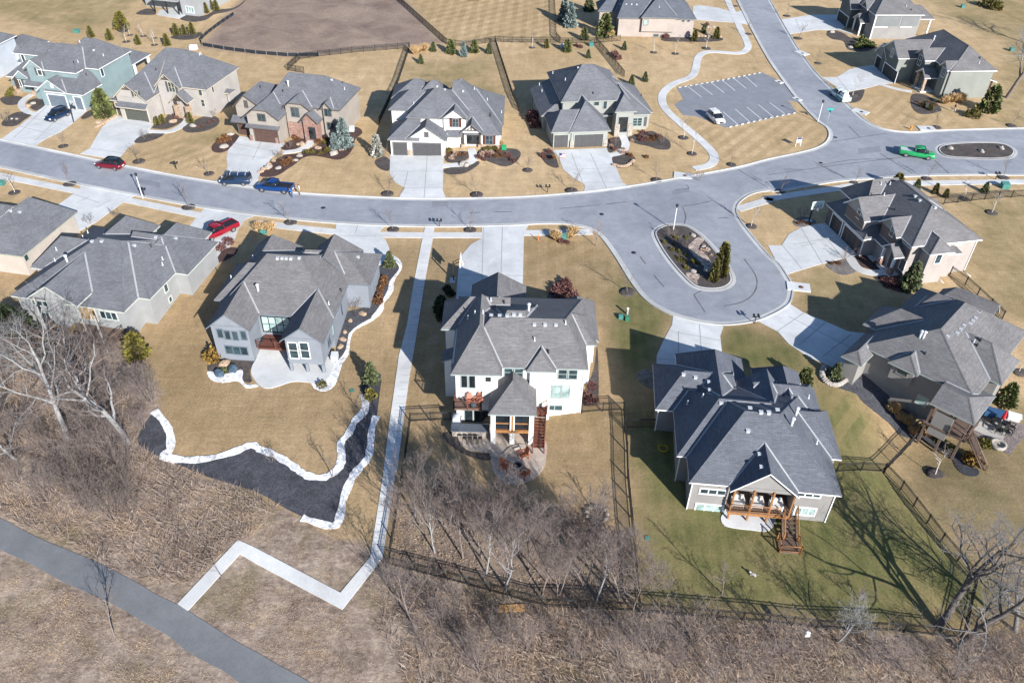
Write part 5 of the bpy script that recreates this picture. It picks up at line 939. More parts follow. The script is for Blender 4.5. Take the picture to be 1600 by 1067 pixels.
def reg(o, desc, xy, cat, group=None, lm=True):
    o['category'] = cat
    if group: o['group'] = group
    REGS.append((o, desc, xy, lm)); return o
def finish_labels():
    B = {}
    for o, desc, xy, lm in REGS:
        if lm is True:
            n, x, y = min(LM, key=lambda q: ((q[1]-xy[0])/1.0)**2+((q[2]-xy[1])*1.2)**2)
            dx, dy = xy[0]-x, (xy[1]-y)*1.2
            rel = ('right of' if dx > 0 else 'left of') if abs(dx) > abs(dy) else ('below' if dy > 0 else 'above')
            k = f'{desc} {rel} the {n}'
        else: k = desc if not lm else f'{desc} {lm}'
        B.setdefault(k, []).append((xy, o))
    num = ['', 'second', 'third', 'fourth', 'fifth', 'sixth', 'seventh', 'eighth', 'ninth', 'tenth', 'eleventh', 'twelfth', 'thirteenth', 'fourteenth', 'fifteenth', 'sixteenth', 'seventeenth', 'eighteenth', 'nineteenth', 'twentieth']
    for k, l in B.items():
        l.sort(key=lambda q: (round(q[0][0]), q[0][1]))
        for i, (xy, o) in enumerate(l):
            if len(l) == 1: o['label'] = k
            elif i == 0: o['label'] = 'leftmost '+k
            elif i == len(l)-1: o['label'] = 'rightmost '+k
            elif i < len(num): o['label'] = f'{num[i]} from left {k}'
            else:
                j = len(l)-1-i
                o['label'] = f'{num[j]} from right {k}' if 0 < j < len(num) else f'number {i+1} from left {k}'
def bark(name, c, c2): return pm(name, c, c2, 2.5, .9, bmp=.3, fine=14)
B_PALE = bark('bark_pale_grey', (.3, .3, .305), (.2, .2, .205)); B_BROWN = bark('bark_grey_brown', (.21, .175, .16), (.15, .12, .11)); B_PINK = bark('bark_pinkish_twig', (.23, .19, .18), (.16, .13, .12)); B_WHITE = bark('bark_birch_white', (.6, .57, .54), (.42, .38, .35)); B_DARK = bark('bark_dark', (.13, .11, .1), (.09, .075, .07)); B_GREY = bark('bark_dark_grey', (.22, .217, .222), (.14, .138, .142)); B_RED = bark('twig_red', (.26, .12, .11), (.18, .08, .075))
def grow(rnd, h, spread=.6, lv=4, lean=(0, 0), r0=None, stems=1, kids=(5, 5, 4, 3), up=.25, first=.3, gn=.62, sides=(7, 5, 4, 3, 3, 3)):
    """a bare tree: trunk and limbs in one mesh, twigs in the other"""
    A, T = MB(), MB(); r0 = r0 or h*.016
    def limb(p, d, L, r, l):
        n = 6 if l == 0 else (5 if l == 1 else (4 if l == 2 else 3)); ps = [p.copy()]; rs = [r]; q = p.copy(); dd = d.copy(); stp = []
        for i in range(n):
            j = .10 if l == 0 else .2+.05*l
            dd = (dd+Vector((rnd.gauss(0, j), rnd.gauss(0, j), rnd.gauss(0, j*.6)+(up*.35 if l else .04)))).normalized(); q = q+dd*(L/n); ps.append(q.copy()); rs.append(max(r*(1-(i+1)/n*(.62 if l < 2 else .8)), .0065)); stp.append(dd.copy())
        (A if l < 2 else T).tube(ps, rs, sides[min(l, 5)], 0, False)
        if l >= lv: return
        k = kids[min(l, len(kids)-1)]
        for c_ in range(k):
            f = lerp(first if l == 0 else .22, 1., (c_+rnd.random()*.7+.3)/k); f = min(f, .99); i = min(int(f*n), n-1); pp = ps[i].lerp(ps[i+1], f*n-i); ax = stp[i]
            az = c_*2.4+rnd.random()*1.3; u = ax.orthogonal().normalized(); v_ = ax.cross(u); sd = u*math.cos(az)+v_*math.sin(az)
            s_ = spread*(1.15-.35*f)+rnd.uniform(-.1, .15); nd = (ax*(1-s_*.55)+sd*s_).normalized()
            limb(pp, nd, L*gn*(1.15-.45*f)*rnd.uniform(.75, 1.2), max(rs[i]*.58, .012), l+1)
    for s_ in range(stems):
        a = s_*2*math.pi/stems+rnd.random(); o = 0 if stems == 1 else .35
        limb(Vector((math.cos(a)*.12*(stems > 1), math.sin(a)*.12*(stems > 1), -.15)), Vector((lean[0]+o*math.cos(a), lean[1]+o*math.sin(a), 1)).normalized(), h*(.72 if stems == 1 else .62)*rnd.uniform(.85, 1.1) if stems > 1 else h*.72, r0/(1 if stems == 1 else 1.6), 0)
    return A, T
def put(name, meshes, loc, rz=0, sc_=1, children=()):
    r = empty(name, loc, rz); r.scale = (sc_, sc_, sc_) if not hasattr(sc_, '__len__') else sc_
    for n, me_ in meshes:
        o = bpy.data.objects.new(n, me_); C.objects.link(o); o.parent = r
    return r
def tree_meshes(seed, bk, tw=None, **kw):
    A, T = grow(random.Random(seed), **kw); return [('trunk', A.mesh('trunk', bk)), ('crown', T.mesh('crown', tw or bk))]
# young street trees in mulch rings
YOUNG = [tree_meshes(11+i, B_BROWN, h=4.2, spread=.55, lv=3, kids=(8, 5, 3), first=.32, gn=.42, r0=.05) for i in range(4)]
YB = [tree_meshes(31+i, B_WHITE, B_PINK, h=5.2, spread=.45, lv=3, kids=(9, 5, 3), first=.35, gn=.4, r0=.06) for i in range(3)]
SPR = [tree_meshes(51+i, B_BROWN, h=3.2, spread=.5, lv=3, kids=(5, 4, 3), stems=4, first=.25, gn=.5, r0=.05) for i in range(3)]
rnd = random.Random(5)
RING = MB(); RING.lathe([(.95, -.1), (.95, .05), (.5, .09), (0.01, .1)], 14); RING = RING.mesh('mulch_ring', M_MULCHD)
def young(s, kind, sc_=1., ring=True, desc=None):
    for tok in s.split():
        p = pts(tok)[0]; g_ = G(*p); ms = {'y': YOUNG, 'b': YB, 's': SPR}[kind]; k = rnd.randrange(len(ms)); sz = sc_*rnd.uniform(.85, 1.15)
        o = put('birch_tree' if kind == 'b' else 'young_tree', ms[k]+([('mulch_ring', RING)] if ring else []), g_, rnd.random()*6, sz)
        reg(o, desc or {'y': 'young bare tree in a dark mulch ring', 'b': 'white-trunked bare birch in a mulch ring', 's': 'multi-stemmed bare shrub tree'}[kind], p, 'tree', 'young bare trees')
young("5:435,193 5:1178,337 6:215,432 6:857,475 6:1337,478 6:820,252 6:1378,258 1:868,1010 5:1305,127 7:97,105 7:370,233 7:902,167 3:1370,1030 7:720,865 8:540,185 8:990,158 8:1470,152 4:1053,797 4:1520,787 4:118,102 4:187,242 4:312,397 3:1475,215 3:1395,40 1:395,915 8:75,240", 'y')
young("5:90,245 4:530,600 3:885,330 3:1020,338 3:1213,305 3:1070,862 3:1123,962 7:1495,455 8:1225,282 8:1395,370 d:1045,1045 d:1568,400", 'b')
young("1:790,263 1:895,228 1:965,283 1:812,222 1:965,240 3:125,300", 'b', .8)
young("1:45,755 3:938,892 5:560,440 5:720,400 7:980,530 7:1053,585 C:715,880 C:620,1000 6:800,20 3:640,910 8:210,400 J:975,520 1:905,870 1:1330,730 8:480,660 7:1165,170", 's', .8, False)
young("b:475,1062 b:690,705 g:1095,602", 'y', 1.15, False, 'slender bare sapling without a mulch ring')
young("b:105,965 h:470,640 7:470,960", 's', .8, False, 'reddish bare sapling')
# large bare trees
def big(s, bk, tw, label, seed, **kw):
    p = pts(s)[0]; g_ = G(*p); o = put('bare_tree', tree_meshes(seed, bk, tw, **kw), g_)
    tag(o, label, 'tree', 'large bare trees'); return o
K5 = (8, 6, 5, 4)
big("a:430,835", B_PALE, B_PALE, 'pale grey bare tree leaning left at the left edge, its long limbs almost white', 101, h=15, lean=(-.3, .15), spread=.7, lv=4, kids=K5, r0=.3)
big("a:800,850", B_PALE, B_BROWN, 'thick-trunked bare tree with broken hollow top beside the black mulch bed', 102, h=14, lean=(-.12, .1), spread=.75, lv=4, kids=K5, r0=.34, first=.25)
big("a:560,640", B_PALE, B_BROWN, 'bare tree right behind the grey house with the timber deck', 103, h=12, lean=(0, .1), spread=.7, lv=4, kids=K5, r0=.2, first=.2)
big("a:100,950", B_PALE, B_BROWN, 'low bare tree with arching pale branches at the left edge above the trail', 104, h=8, lean=(-.3, -.1), spread=.85, lv=4, kids=K5, r0=.18, first=.15)
big("a:-120,700", B_PALE, B_GREY, 'bare tree cut by the left picture edge, only its right crown in view', 105, h=12, lean=(.1, .1), spread=.7, lv=4, kids=K5, r0=.26)
YD = [("f:935,392", -.35, .25, 8), ("f:1130,300", -.1, .1, 6.5), ("f:1262,285", .05, .1, 7), ("f:1305,585", -.05, .1, 10), ("g:160,608", -.05, .05, 7), ("g:240,608", .08, .1, 9.5), ("g:490,475", .0, .1, 8.5), ("g:630,690", .1, .1, 8), ("g:330,420", -.1, .1, 7.5), ("f:1000,250", -.15, .1, 7), ("f:1180,420", -.1, .05, 7.5), ("g:560,640", -.15, .1, 8), ("f:830,200", -.2, .15, 7.5), ("f:900,300", -.1, .1, 8), ("f:1080,420", -.05, .1, 8.5), ("f:1200,500", .05, .1, 9), ("g:90,480", 0, .1, 8), ("g:380,560", .05, .1, 9), ("g:440,640", 0, .1, 8.5), ("f:1300,380", 0, .1, 7.5)]
for i, (s, lx, ly, hh) in enumerate(YD):
    p = pts(s)[0]; o = put('bare_tree', tree_meshes(200+i, B_BROWN if i % 3 else B_PALE, B_PINK, h=hh*1.18, lean=(lx, ly), spread=.42, lv=4, kids=(8, 6, 5, 4), r0=hh*.011, stems=2 if i % 4 == 1 else 1, first=.22, up=.6, gn=.6), G(*p))
    reg(o, 'pinkish grey bare tree inside the back fence', p, 'tree', 'bare trees in the fenced yard', 'of the white walkout house')
big("h:880,775", B_DARK, B_GREY, 'big dark-trunked tree leaning right over the lower right fence', 106, h=13, lean=(.55, .35), spread=.7, lv=4, kids=K5, r0=.34, first=.35)
big("h:975,885", B_DARK, B_GREY, 'bare tree in the bottom right corner with trunk slanting right', 107, h=13, lean=(.5, .1), spread=.75, lv=4, kids=K5, r0=.3, first=.3)
big("h:360,855", B_PALE, B_PALE, 'small pale bare tree just outside the lower fence below the greenest lawn', 108, h=6, lean=(.1, .1), spread=.65, lv=4, kids=(7, 6, 4, 3), r0=.1, first=.2)
big("h:1290,800", B_GREY, B_GREY, 'pale bare tree at the right edge beyond the fence corner', 109, h=10, lean=(-.1, .2), spread=.8, lv=4, kids=K5, r0=.22, first=.25)
big("f:845,790", B_BROWN, B_BROWN, 'thin bare tree leaning left outside the fence corner by the path', 110, h=8, lean=(-.5, .3), spread=.45, lv=4, kids=(7, 5, 4, 3), r0=.09, first=.3)
big("e:595,825", B_BROWN, B_BROWN, 'lone slim bare tree beside the asphalt trail casting its shadow across it', 111, h=5, lean=(-.25, .2), spread=.4, lv=3, kids=(8, 5, 3), r0=.08, first=.3)
big("e:1160,515", B_BROWN, B_BROWN, 'tiny bare sapling beside the zigzag of the concrete path', 112, h=2.4, lean=(-.2, .2), spread=.4, lv=2, kids=(6, 4), r0=.035, first=.4)
big("4:1490,612", B_BROWN, B_PALE, 'tall bare tree with thick trunk at the upper right edge', 113, h=16, lean=(.08, .0), spread=.65, lv=4, kids=K5, r0=.42, first=.3)
big("4:1700,300", B_BROWN, B_PALE, 'bare tree at the upper right edge, mostly outside the picture', 114, h=14, lean=(-.1, 0), spread=.7, lv=4, kids=K5, r0=.3, first=.3)
big("7:522,578", B_BROWN, pm('dead_leaves_tan', (.36, .2, .13), (.28, .17, .1), 3), 'small bare tree still holding tan leaves at the corner of the street and cul-de-sac', 115, h=4.2, lean=(0, 0), spread=.55, lv=4, kids=(7, 5, 4, 3), r0=.07, first=.3, gn=.45)
# bare thicket shrubs
THK = [tree_meshes(300+i, (B_PINK, B_BROWN, B_PINK)[i % 3], h=4.6, spread=.5, lv=3, kids=(4, 4, 3), stems=7, first=.2, gn=.7, r0=.06, sides=(4, 3, 3, 3)) for i in range(6)]
TH = "a:500,800 a:640,880 a:560,960 a:720,960 a:800,1000 a:420,1000 a:300,900 a:200,820 a:640,760 a:900,760 a:950,600 a:880,500 a:760,560 a:480,680 a:420,560 a:60,820 e:100,20 e:330,60 e:420,110 e:540,90 e:650,120 e:600,220 e:480,180 e:250,120 e:700,200 a:250,380 a:60,480 a:120,300 a:330,480 a:540,330 a:720,330 f:690,560 f:760,650 f:1100,900 f:1160,1000 f:960,760 f:1290,860 g:640,860 g:560,930 g:720,900 g:860,980 g:1050,1040 g:200,800 g:60,900 g:330,940 g:950,850 g:420,780 g:1210,990 h:60,900 h:560,960 h:700,1000 h:820,900 h:1050,960 h:1200,880 h:1150,760 h:960,1040 h:1290,960 f:880,900 f:1040,650"
for i, tok in enumerate(TH.split()):
    p = pts(tok)[0]; o = put('bare_shrub', THK[rnd.randrange(6)], G(*p), rnd.random()*6, rnd.uniform(.6, 1.25))
    reg(o, 'tangled bare shrub', p, 'shrub', 'bare shrubs of the wild strip', 'in the lower left thicket' if p[0] < 330 else 'in the brush along the bottom edge')

# evergreens
def foliage(name, c, c2, c3=None, patchy=False):
    m, t, b, L = nodes(name); a = NN(t, 'Attribute', attribute_name='tint')
    col = ramp(t, a.outputs['Fac'], [(0, c2), (.55, c), (1, c3 or tuple(k*1.5 for k in c))])
    if patchy: col = mixc(t, 1, col, ramp(t, noise_(t, coords(t, True), .22, 5, .7, .8), [(.3, (.66, .6, .58)), (.5, (1., .97, .93)), (.7, (1.4, 1.25, 1.0))]), 'MULTIPLY')
    L.new(col, b.inputs['Base Color']); b.inputs['Roughness'].default_value = .8; b.inputs['Specular IOR Level'].default_value = .15; return m
def leaves(name, P_, D_, size, mat, rs, wide=.45):
    """leaf-sized faces at points P_ pointing along D_, tinted one by one"""
    n = len(P_); rg = np.random.default_rng(rs); D_ = D_/np.maximum(np.linalg.norm(D_, axis=1, keepdims=True), 1e-6)
    q = np.cross(D_, rg.normal(size=(n, 3))); q /= np.maximum(np.linalg.norm(q, axis=1, keepdims=True), 1e-6); s_ = (size*rg.uniform(.6, 1.4, n))[:, None] if np.isscalar(size) else size[:, None]
    v_ = np.stack([P_-q*s_*wide*.6, P_+D_*s_*.5-q*s_*wide*.9, P_+D_*s_, P_+D_*s_*.5+q*s_*wide*.9], 1).reshape(-1, 3)
    me_ = bpy.data.meshes.new(name); me_.vertices.add(4*n); me_.vertices.foreach_set('co', v_.ravel()); me_.loops.add(4*n); me_.loops.foreach_set('vertex_index', np.arange(4*n)); me_.polygons.add(n); me_.polygons.foreach_set('loop_start', np.arange(n)*4); me_.update(calc_edges=True)
    at = me_.attributes.new('tint', 'FLOAT', 'POINT'); at.data.foreach_set('value', np.repeat(rg.random(n), 4)); me_.materials.append(mat); return me_
def cone(mat, seed, n=900, h=1., w_=.32, p=.8, droop=-.25, size=.1, base=.04):
    rg = np.random.default_rng(seed); z = rg.random(n)**1.25; a = rg.random(n)*2*np.pi; lump = 1+.22*np.sin(a*5+z*19+seed)+.15*np.sin(a*3-z*31); r = w_*((1-z)**p)*(.45+.6*rg.random(n)**.5)*lump
    z2 = base+z*(h-base); P_ = np.stack([r*np.cos(a), r*np.sin(a), z2], 1); D_ = np.stack([np.cos(a), np.sin(a), np.full(n, droop)+rg.normal(0, .35, n)], 1)
    tr = MB(); tr.tube([(0, 0, -.03), (0, 0, h*.9)], [.03, .006], 5)
    return [('trunk', tr.mesh('trunk', B_DARK)), ('crown', leaves('crown', P_, D_, size, mat, seed))]
def mound(mat, seed, n=420, size=.16, flat=.75, stem=True):
    rg = np.random.default_rng(seed); d = rg.normal(size=(n, 3)); d[:, 2] = np.abs(d[:, 2]); d /= np.linalg.norm(d, axis=1, keepdims=True); lump = 1+.25*np.sin(d[:, 0]*6+seed)*np.cos(d[:, 1]*7)
    P_ = d*(.35+.2*rg.random((n, 1)))*lump[:, None]; P_[:, 2] *= flat*1.5; return leaves('foliage', P_, d+rg.normal(0, .5, (n, 3)), size, mat, seed)
def tuft(mat, seed, n=420, h=1., w_=.5):
    rg = np.random.default_rng(seed); a = rg.random(n)*2*np.pi; r = .12*rg.random(n)**.5; o = np.abs(rg.normal(0, .42, n)); P_ = np.stack([r*np.cos(a), r*np.sin(a), np.zeros(n)], 1)
    D_ = np.stack([np.cos(a)*o, np.sin(a)*o, np.ones(n)], 1); b = leaves('foliage', P_, D_, h*rg.uniform(.6, 1.1, n), mat, seed, .045); return b
F_ARB = foliage('foliage_arborvitae', (.125, .115, .035), (.06, .058, .02)); F_SPR = foliage('foliage_spruce', (.085, .1, .048), (.04, .05, .026)); F_BLUE = foliage('foliage_blue_spruce', (.15, .19, .185), (.06, .08, .08)); F_PINE = foliage('foliage_pine', (.11, .125, .045), (.045, .055, .022)); F_DARK = foliage('foliage_yew', (.03, .042, .02), (.014, .02, .011)); F_GOLD = foliage('foliage_golden', (.14, .125, .03), (.065, .06, .015)); F_SILV = foliage('foliage_silver', (.3, .3, .27), (.15, .15, .14))
F_RUST = foliage('foliage_rust', (.17, .085, .04), (.085, .042, .024)); F_OLV = foliage('foliage_olive', (.12, .105, .03), (.055, .05, .018)); F_TAN = foliage('foliage_tan_grass', (.5, .34, .17), (.3, .2, .1), (.62, .46, .27)); F_PURP = foliage('foliage_purple_twig', (.15, .075, .07), (.08, .04, .038)); F_BEIGE = foliage('foliage_dead_hydrangea', (.42, .3, .23), (.25, .17, .13)); F_OR = foliage('foliage_orange', (.24, .15, .04), (.13, .08, .025))
EV = {'cyp': [cone(F_ARB, 5+i, 1500, w_=.15, p=.55, droop=.6, size=.08) for i in range(2)], 'arb': [cone(F_ARB, 1+i, 1000, w_=.25, p=.6, droop=.5, size=.11) for i in range(3)], 'spr': [cone(F_SPR, 11+i, 1300, w_=.27, size=.1) for i in range(3)], 'blue': [cone(F_BLUE, 21+i, 1500, w_=.23, size=.09) for i in range(3)], 'pine': [cone(F_PINE, 31+i, 900, w_=.29, p=.6, droop=.2, size=.13) for i in range(2)], 'silver': [cone(F_SILV, 41+i, 420, w_=.19, p=.7, droop=.1, size=.12) for i in range(2)], 'dark': [cone(F_DARK, 46, 900, w_=.36, p=.5, droop=.2, size=.12)], 'gold': [cone(F_GOLD, 48, 1300, w_=.36, p=.5, droop=.5, size=.11)]}
DS = {'cyp': 'narrow cypress', 'arb': 'small cone-shaped olive arborvitae', 'spr': 'dark green spruce', 'blue': 'blue spruce', 'pine': 'loose green pine', 'silver': 'bleached silvery conifer', 'dark': 'very dark upright yew', 'gold': 'golden-green arborvitae'}
def ever(s, kind, hh, desc=None):
    for tok in s.split():
        p = pts(tok)[0]; sz = hh*rnd.uniform(.85, 1.12); o = put('evergreen_tree', EV[kind][rnd.randrange(len(EV[kind]))], G(*p), rnd.random()*6, sz); reg(o, desc or DS[kind], p, 'evergreen', 'evergreens of the gardens')
ever("1:572,235 1:690,252 1:866,280 1:1046,287 1:1103,222 1:1152,215 1:1203,213 3:215,302 S:980,170 S:1045,130 S:1110,135", 'arb', 2.3)
ever("1:765,182", 'gold', 4, 'tall bronze-green cone evergreen in a mulch circle')
ever("1:660,728", 'pine', 4.4, 'big feathery green pine between two garages'); ever("C:1190,885", 'blue', 3.2); ever("C:1285,865", 'blue', 5); ever("6:760,20", 'silver', 3.4)
ever("2:1108,322 2:1030,398 2:1455,335 3:700,312 3:830,508 3:475,362 3:745,532 3:1195,205 8:920,235 8:1350,242", 'spr', 2.1); ever("2:1220,335 2:1365,330 3:345,325 3:450,250", 'pine', 3); ever("2:1297,352", 'blue', 3)
ever("3:325,135 3:362,168", 'blue', 5.2); ever("3:578,228", 'pine', 5.2); ever("3:480,70", 'spr', 4); ever("3:1138,256 3:1275,242", 'arb', 2.8)
ever("7:1296,765", 'cyp', 4.6, 'taller dark green cypress at the lower end'); ever("7:1256,797", 'cyp', 3.2, 'shorter bronze cypress at the lower end'); ever("4:1372,695", 'pine', 5); ever("8:800,215", 'gold', 2.8, 'olive evergreen behind the roof'); ever("8:1040,250 8:1105,275", 'arb', 1.6)
ever("8:880,838", 'spr', 3.8, 'bushy dark spruce at the house corner'); ever("d:412,445", 'spr', 2.4, 'young spruce inside a curved limestone planter'); ever("d:1475,605", 'pine', 2.8); ever("b:722,462", 'spr', 2.7, 'young grey-green spruce heading the narrow mulch strip'); ever("J:1180,252", 'spr', 2.2, 'small spruce on the white gravel corner')
ever("a:90,150 a:160,165", 'dark', 3.6); ever("a:860,305", 'gold', 3.2); ever("6:1160,985 6:1170,1030", 'dark', 2.3); ever("M:1090,305", 'pine', 2.3); ever("1:985,780 1:1018,765 1:1192,768", 'arb', 1.7); ever("4:1010,690 4:965,672", 'arb', 1.6)
# low shrubs
SH = {'rust': [mound(F_RUST, 60+i) for i in range(3)], 'olive': [mound(F_OLV, 70+i) for i in range(3)], 'tan': [tuft(F_TAN, 80+i, 700) for i in range(3)], 'purple': [mound(F_PURP, 90+i) for i in range(3)], 'beige': [mound(F_BEIGE, 95+i) for i in range(2)], 'dark': [mound(F_DARK, 99, 700)], 'green': [mound(F_PINE, 100+i, 600) for i in range(2)], 'orange': [mound(F_OR, 104, 700)], 'gold': [mound(F_GOLD, 106)]}
SD = {'rust': ('rounded rust-brown shrub', 'shrub'), 'olive': ('clipped olive shrub', 'shrub'), 'tan': ('clump of tall tan ornamental grass', 'grass clump'), 'purple': ('low purple-brown twiggy shrub', 'shrub'), 'beige': ('dried beige hydrangea', 'shrub'), 'dark': ('dark evergreen bush', 'shrub'), 'green': ('green juniper bush', 'shrub'), 'orange': ('orange-bronze leafy shrub', 'shrub'), 'gold': ('yellow-green shrub', 'shrub')}
def shr(s, kind, sz=1.3, desc=None):
    for tok in s.split():
        p = pts(tok)[0]; k = sz*rnd.uniform(.8, 1.2)*(.66 if kind == 'tan' else .62 if sz < 2.5 else .75); o = bpy.data.objects.new('ornamental_grass' if kind == 'tan' else 'garden_shrub', SH[kind][rnd.randrange(len(SH[kind]))]); C.objects.link(o); o.location = G(*p); o.scale = (k, k, k); o.rotation_euler.z = rnd.random()*6
        reg(o, desc or SD[kind][0], p, SD[kind][1], 'garden shrubs')
shr("C:780,775 C:810,795 C:1020,825 C:1100,800 C:650,1035 C:715,1020 C:680,1055 C:40,765 C:75,790 C:20,810 1:1380,890 1:1420,880", 'rust', 1.5); shr("C:1080,830 C:890,930 C:960,930 C:1040,945 C:1110,915", 'olive', 1.4)
shr("D:865,945 D:930,945 D:752,935 D:1280,965 D:1355,960 D:1305,915", 'rust', 1.2); shr("D:760,900 D:1145,880 D:1205,885 D:1270,880", 'olive', 1.3); shr("D:785,985 D:825,940 D:1125,945 D:1165,920 D:1220,925", 'beige', 1.3); shr("D:1080,970 D:1145,1000 D:1190,960 D:1420,960 D:1460,1010", 'purple', 1.3); shr("D:1350,830", 'tan', 1.3)
shr("E:1260,790 E:1300,800 E:1225,830 E:1290,860 E:1240,870", 'purple', 1.3); shr("E:1375,865 E:1310,865 E:1435,840 E:1365,830 E:1300,1045 E:1130,1030 E:320,1050", 'rust', 1.3); shr("E:1150,875 E:1100,1000 E:1050,1000 E:930,930 E:1060,960", 'beige', 1.1); shr("E:930,880 E:960,960 E:280,990 E:220,1030 E:240,1050", 'purple', 1.4)
shr("7:950,560 7:1005,570 7:1000,605 7:1045,620 7:1095,535 7:1020,530 7:1030,650 7:1085,640 7:1075,680 7:1130,680 7:1160,690 7:1085,720 7:1050,670", 'gold', 1.0, 'olive-gold spreading juniper'); shr("7:1195,580 7:1215,610 7:1245,640 7:1190,610", 'beige', .9)
shr("4:1100,650 4:1150,640 4:1195,640", 'tan', 2.4); shr("4:560,300 4:600,290 4:640,295 4:590,260", 'green', 2.6); shr("4:1280,730", 'olive', 3); shr("4:1360,40 4:1420,60", 'olive', 4); shr("4:930,640 4:960,655 4:1000,640 4:1040,660 4:1060,640", 'rust', .9)
shr("2:990,340 2:1020,330 2:1055,320", 'tan', 2.6); shr("3:620,225 3:600,235", 'tan', 1.8); shr("3:640,350 3:660,370", 'purple', 2.2); shr("3:400,290 3:425,300", 'purple', 1.6); shr("3:960,240", 'purple', 2)
shr("6:20,480 6:60,490 6:95,480 7:255,520 7:275,540 7:380,510 7:360,530", 'tan', 1.8); shr("7:345,560 7:310,555", 'purple', 1.2); shr("7:330,820 7:350,840 7:290,850 7:270,870 7:320,870 7:360,880 7:290,910 7:330,930 7:380,900", 'purple', 2., 'reddish twiggy bush'); shr("7:340,905", 'green', 1)
shr("6:1195,850 6:1215,880", 'dark', 1.7); shr("d:775,655 d:820,705 d:862,730 d:900,790 d:985,800", 'tan', 1.9); shr("d:1275,965", 'orange', 2.6); shr("d:1350,862", 'gold', 1.6); shr("d:1310,860 d:1065,830 d:1140,900", 'green', 1.6)
shr("b:715,560", 'gold', 1.9, 'yellow-green clump in the narrow mulch strip'); shr("J:135,800", 'orange', 2.6); shr("J:190,885", 'green', 1.5); shr("J:775,965", 'olive', 1.3); shr("6:800,790 6:795,820 6:780,855 6:770,890 6:765,930", 'rust', 1.6, 'rust-red low shrub in the side bed'); shr("8:720,800 8:760,810 8:800,830 8:740,830", 'purple', 1.8); shr("8:185,440 8:210,430 8:250,440 8:395,690 8:440,690 8:670,690", 'rust', 1.)
shr("a:300,170 a:360,190 a:420,180 a:500,200", 'orange', 2.6, 'russet undergrowth under the timber deck'); shr("E:120,650 E:150,720", 'purple', 3); shr("1:60,600 1:75,570", 'gold', 1.8); shr("1:1060,705 1:1090,720 1:1110,740", 'purple', 1.3); shr("1:1270,790 1:1310,770 1:1340,760 1:1240,800", 'purple', .9); shr("5:1380,600 5:1430,560", 'purple', 2); shr("F:180,400 F:220,420 F:170,460", 'tan', 2); shr("F:890,470 F:1090,430 F:1390,330", 'purple', 2); shr("c:470,560 c:500,500 c:510,590 c:480,600", 'purple', 1.5)

# ------------------------------------------------------------------ dry grass and brush of the wild strip
def scatter(name, polys, n, hgt_, mat, seed, lean=.9, wide=.05, holes=(), clump=.25, blur_=True):
    rg = np.random.default_rng(seed); pl = [[(p.x, p.y) for p in gp(s)] for s in polys]; allp = np.array(sum(pl, [])); x0, y0 = allp.min(0); x1, y1 = allp.max(0); X = []; m = 0
    while m < n:
        x = rg.uniform(x0, x1, n*2); y = rg.uniform(y0, y1, n*2); k = np.zeros(len(x), bool)
        for q in pl: k |= inside(q, x, y)
        for q in holes: k &= ~inside(q, x, y)
        cl = np.sin(x*1.1+2*np.sin(y*.7))*np.sin(y*1.3+2*np.sin(x*.53))+np.sin(x*.31+1.)*np.sin(y*.37)
        k &= rg.random(len(x)) < np.clip(.5+clump*cl, .03, 1); X.append(np.stack([x[k], y[k]], 1)); m += k.sum()
    X = np.concatenate(X)[:n]; z = zg(X[:, 0], X[:, 1]); a = rg.normal(2.4, 1.1, n); le = np.abs(rg.normal(lean, .4, n)); P_ = np.stack([X[:, 0], X[:, 1], z-.02], 1); D_ = np.stack([np.cos(a)*le, np.sin(a)*le, np.ones(n)], 1)
    o = bpy.data.objects.new(name, leaves(name, P_, D_, hgt_*rg.uniform(.5, 1.5, n), mat, seed, wide)); C.objects.link(o); tag(o, kind='stuff'); return o
F_DRY = foliage('dry_grass', (.34, .265, .2), (.21, .16, .125), (.47, .38, .28), patchy=True); F_TWIG = foliage('brush_twigs', (.25, .2, .18), (.14, .11, .098), (.38, .33, .3), patchy=True); F_LITR = foliage('leaf_litter', (.22, .165, .125), (.13, .095, .075), (.33, .25, .19))
PATHP = [(p.x, p.y) for p in gp("b:893,300 b:840,680 b:792,1060 f:595,412 f:440,597 f:0,365 e:1240,322 e:925,655 e:978,692 e:1250,395 f:0,445 f:450,685 f:660,415 f:722,0 b:885,1000 b:960,420")]
TRP = [(p.x, p.y) for p in gp("e:-300,60 e:0,200 e:380,380 e:740,555 e:930,655 e:1250,855 f:280,1060 f:600,1300 f:0,1110 e:1060,960 e:740,758 e:530,640 e:300,530 e:0,378 e:-300,240")]
W1 = ["a:-250,250 a:200,200 a:420,330 a:820,560 a:850,880 a:1000,960 f:0,90 f:120,170 f:-60,330 e:1000,560 e:700,520 e:400,370 e:0,190 e:-250,70"]; W2 = ["f:700,520 f:1334,660 g:180,700 g:660,720 h:0,770 h:900,860 h:1450,800 h:1500,1250 f:900,1250 f:640,800"]; W3 = ["e:-200,420 e:300,550 e:800,830 e:1250,1100 e:-200,1300"]; W4 = ["f:0,200 f:300,250 f:560,330 f:560,420 f:430,560 f:100,400 f:0,340 e:1250,310 e:1100,450 e:900,620 e:780,520 e:1000,300 e:1200,180", "f:-40,460 f:440,720 f:640,460 f:700,800 f:700,1250 f:300,1050 f:-80,830 e:1000,700"]
scatter('dry_grass', W1, 34000, .42, F_DRY, 1, lean=2.2, wide=.03, clump=.4, holes=[PATHP, TRP]); scatter('brush', W1, 20000, .8, F_TWIG, 2, lean=1.5, wide=.022, holes=[PATHP, TRP]); scatter('dry_grass', W2, 30000, .42, F_DRY, 3, holes=[PATHP, TRP], lean=2.4, wide=.03, clump=.42); scatter('brush', W2, 17000, .75, F_TWIG, 4, lean=1.8, wide=.022, holes=[PATHP, TRP])
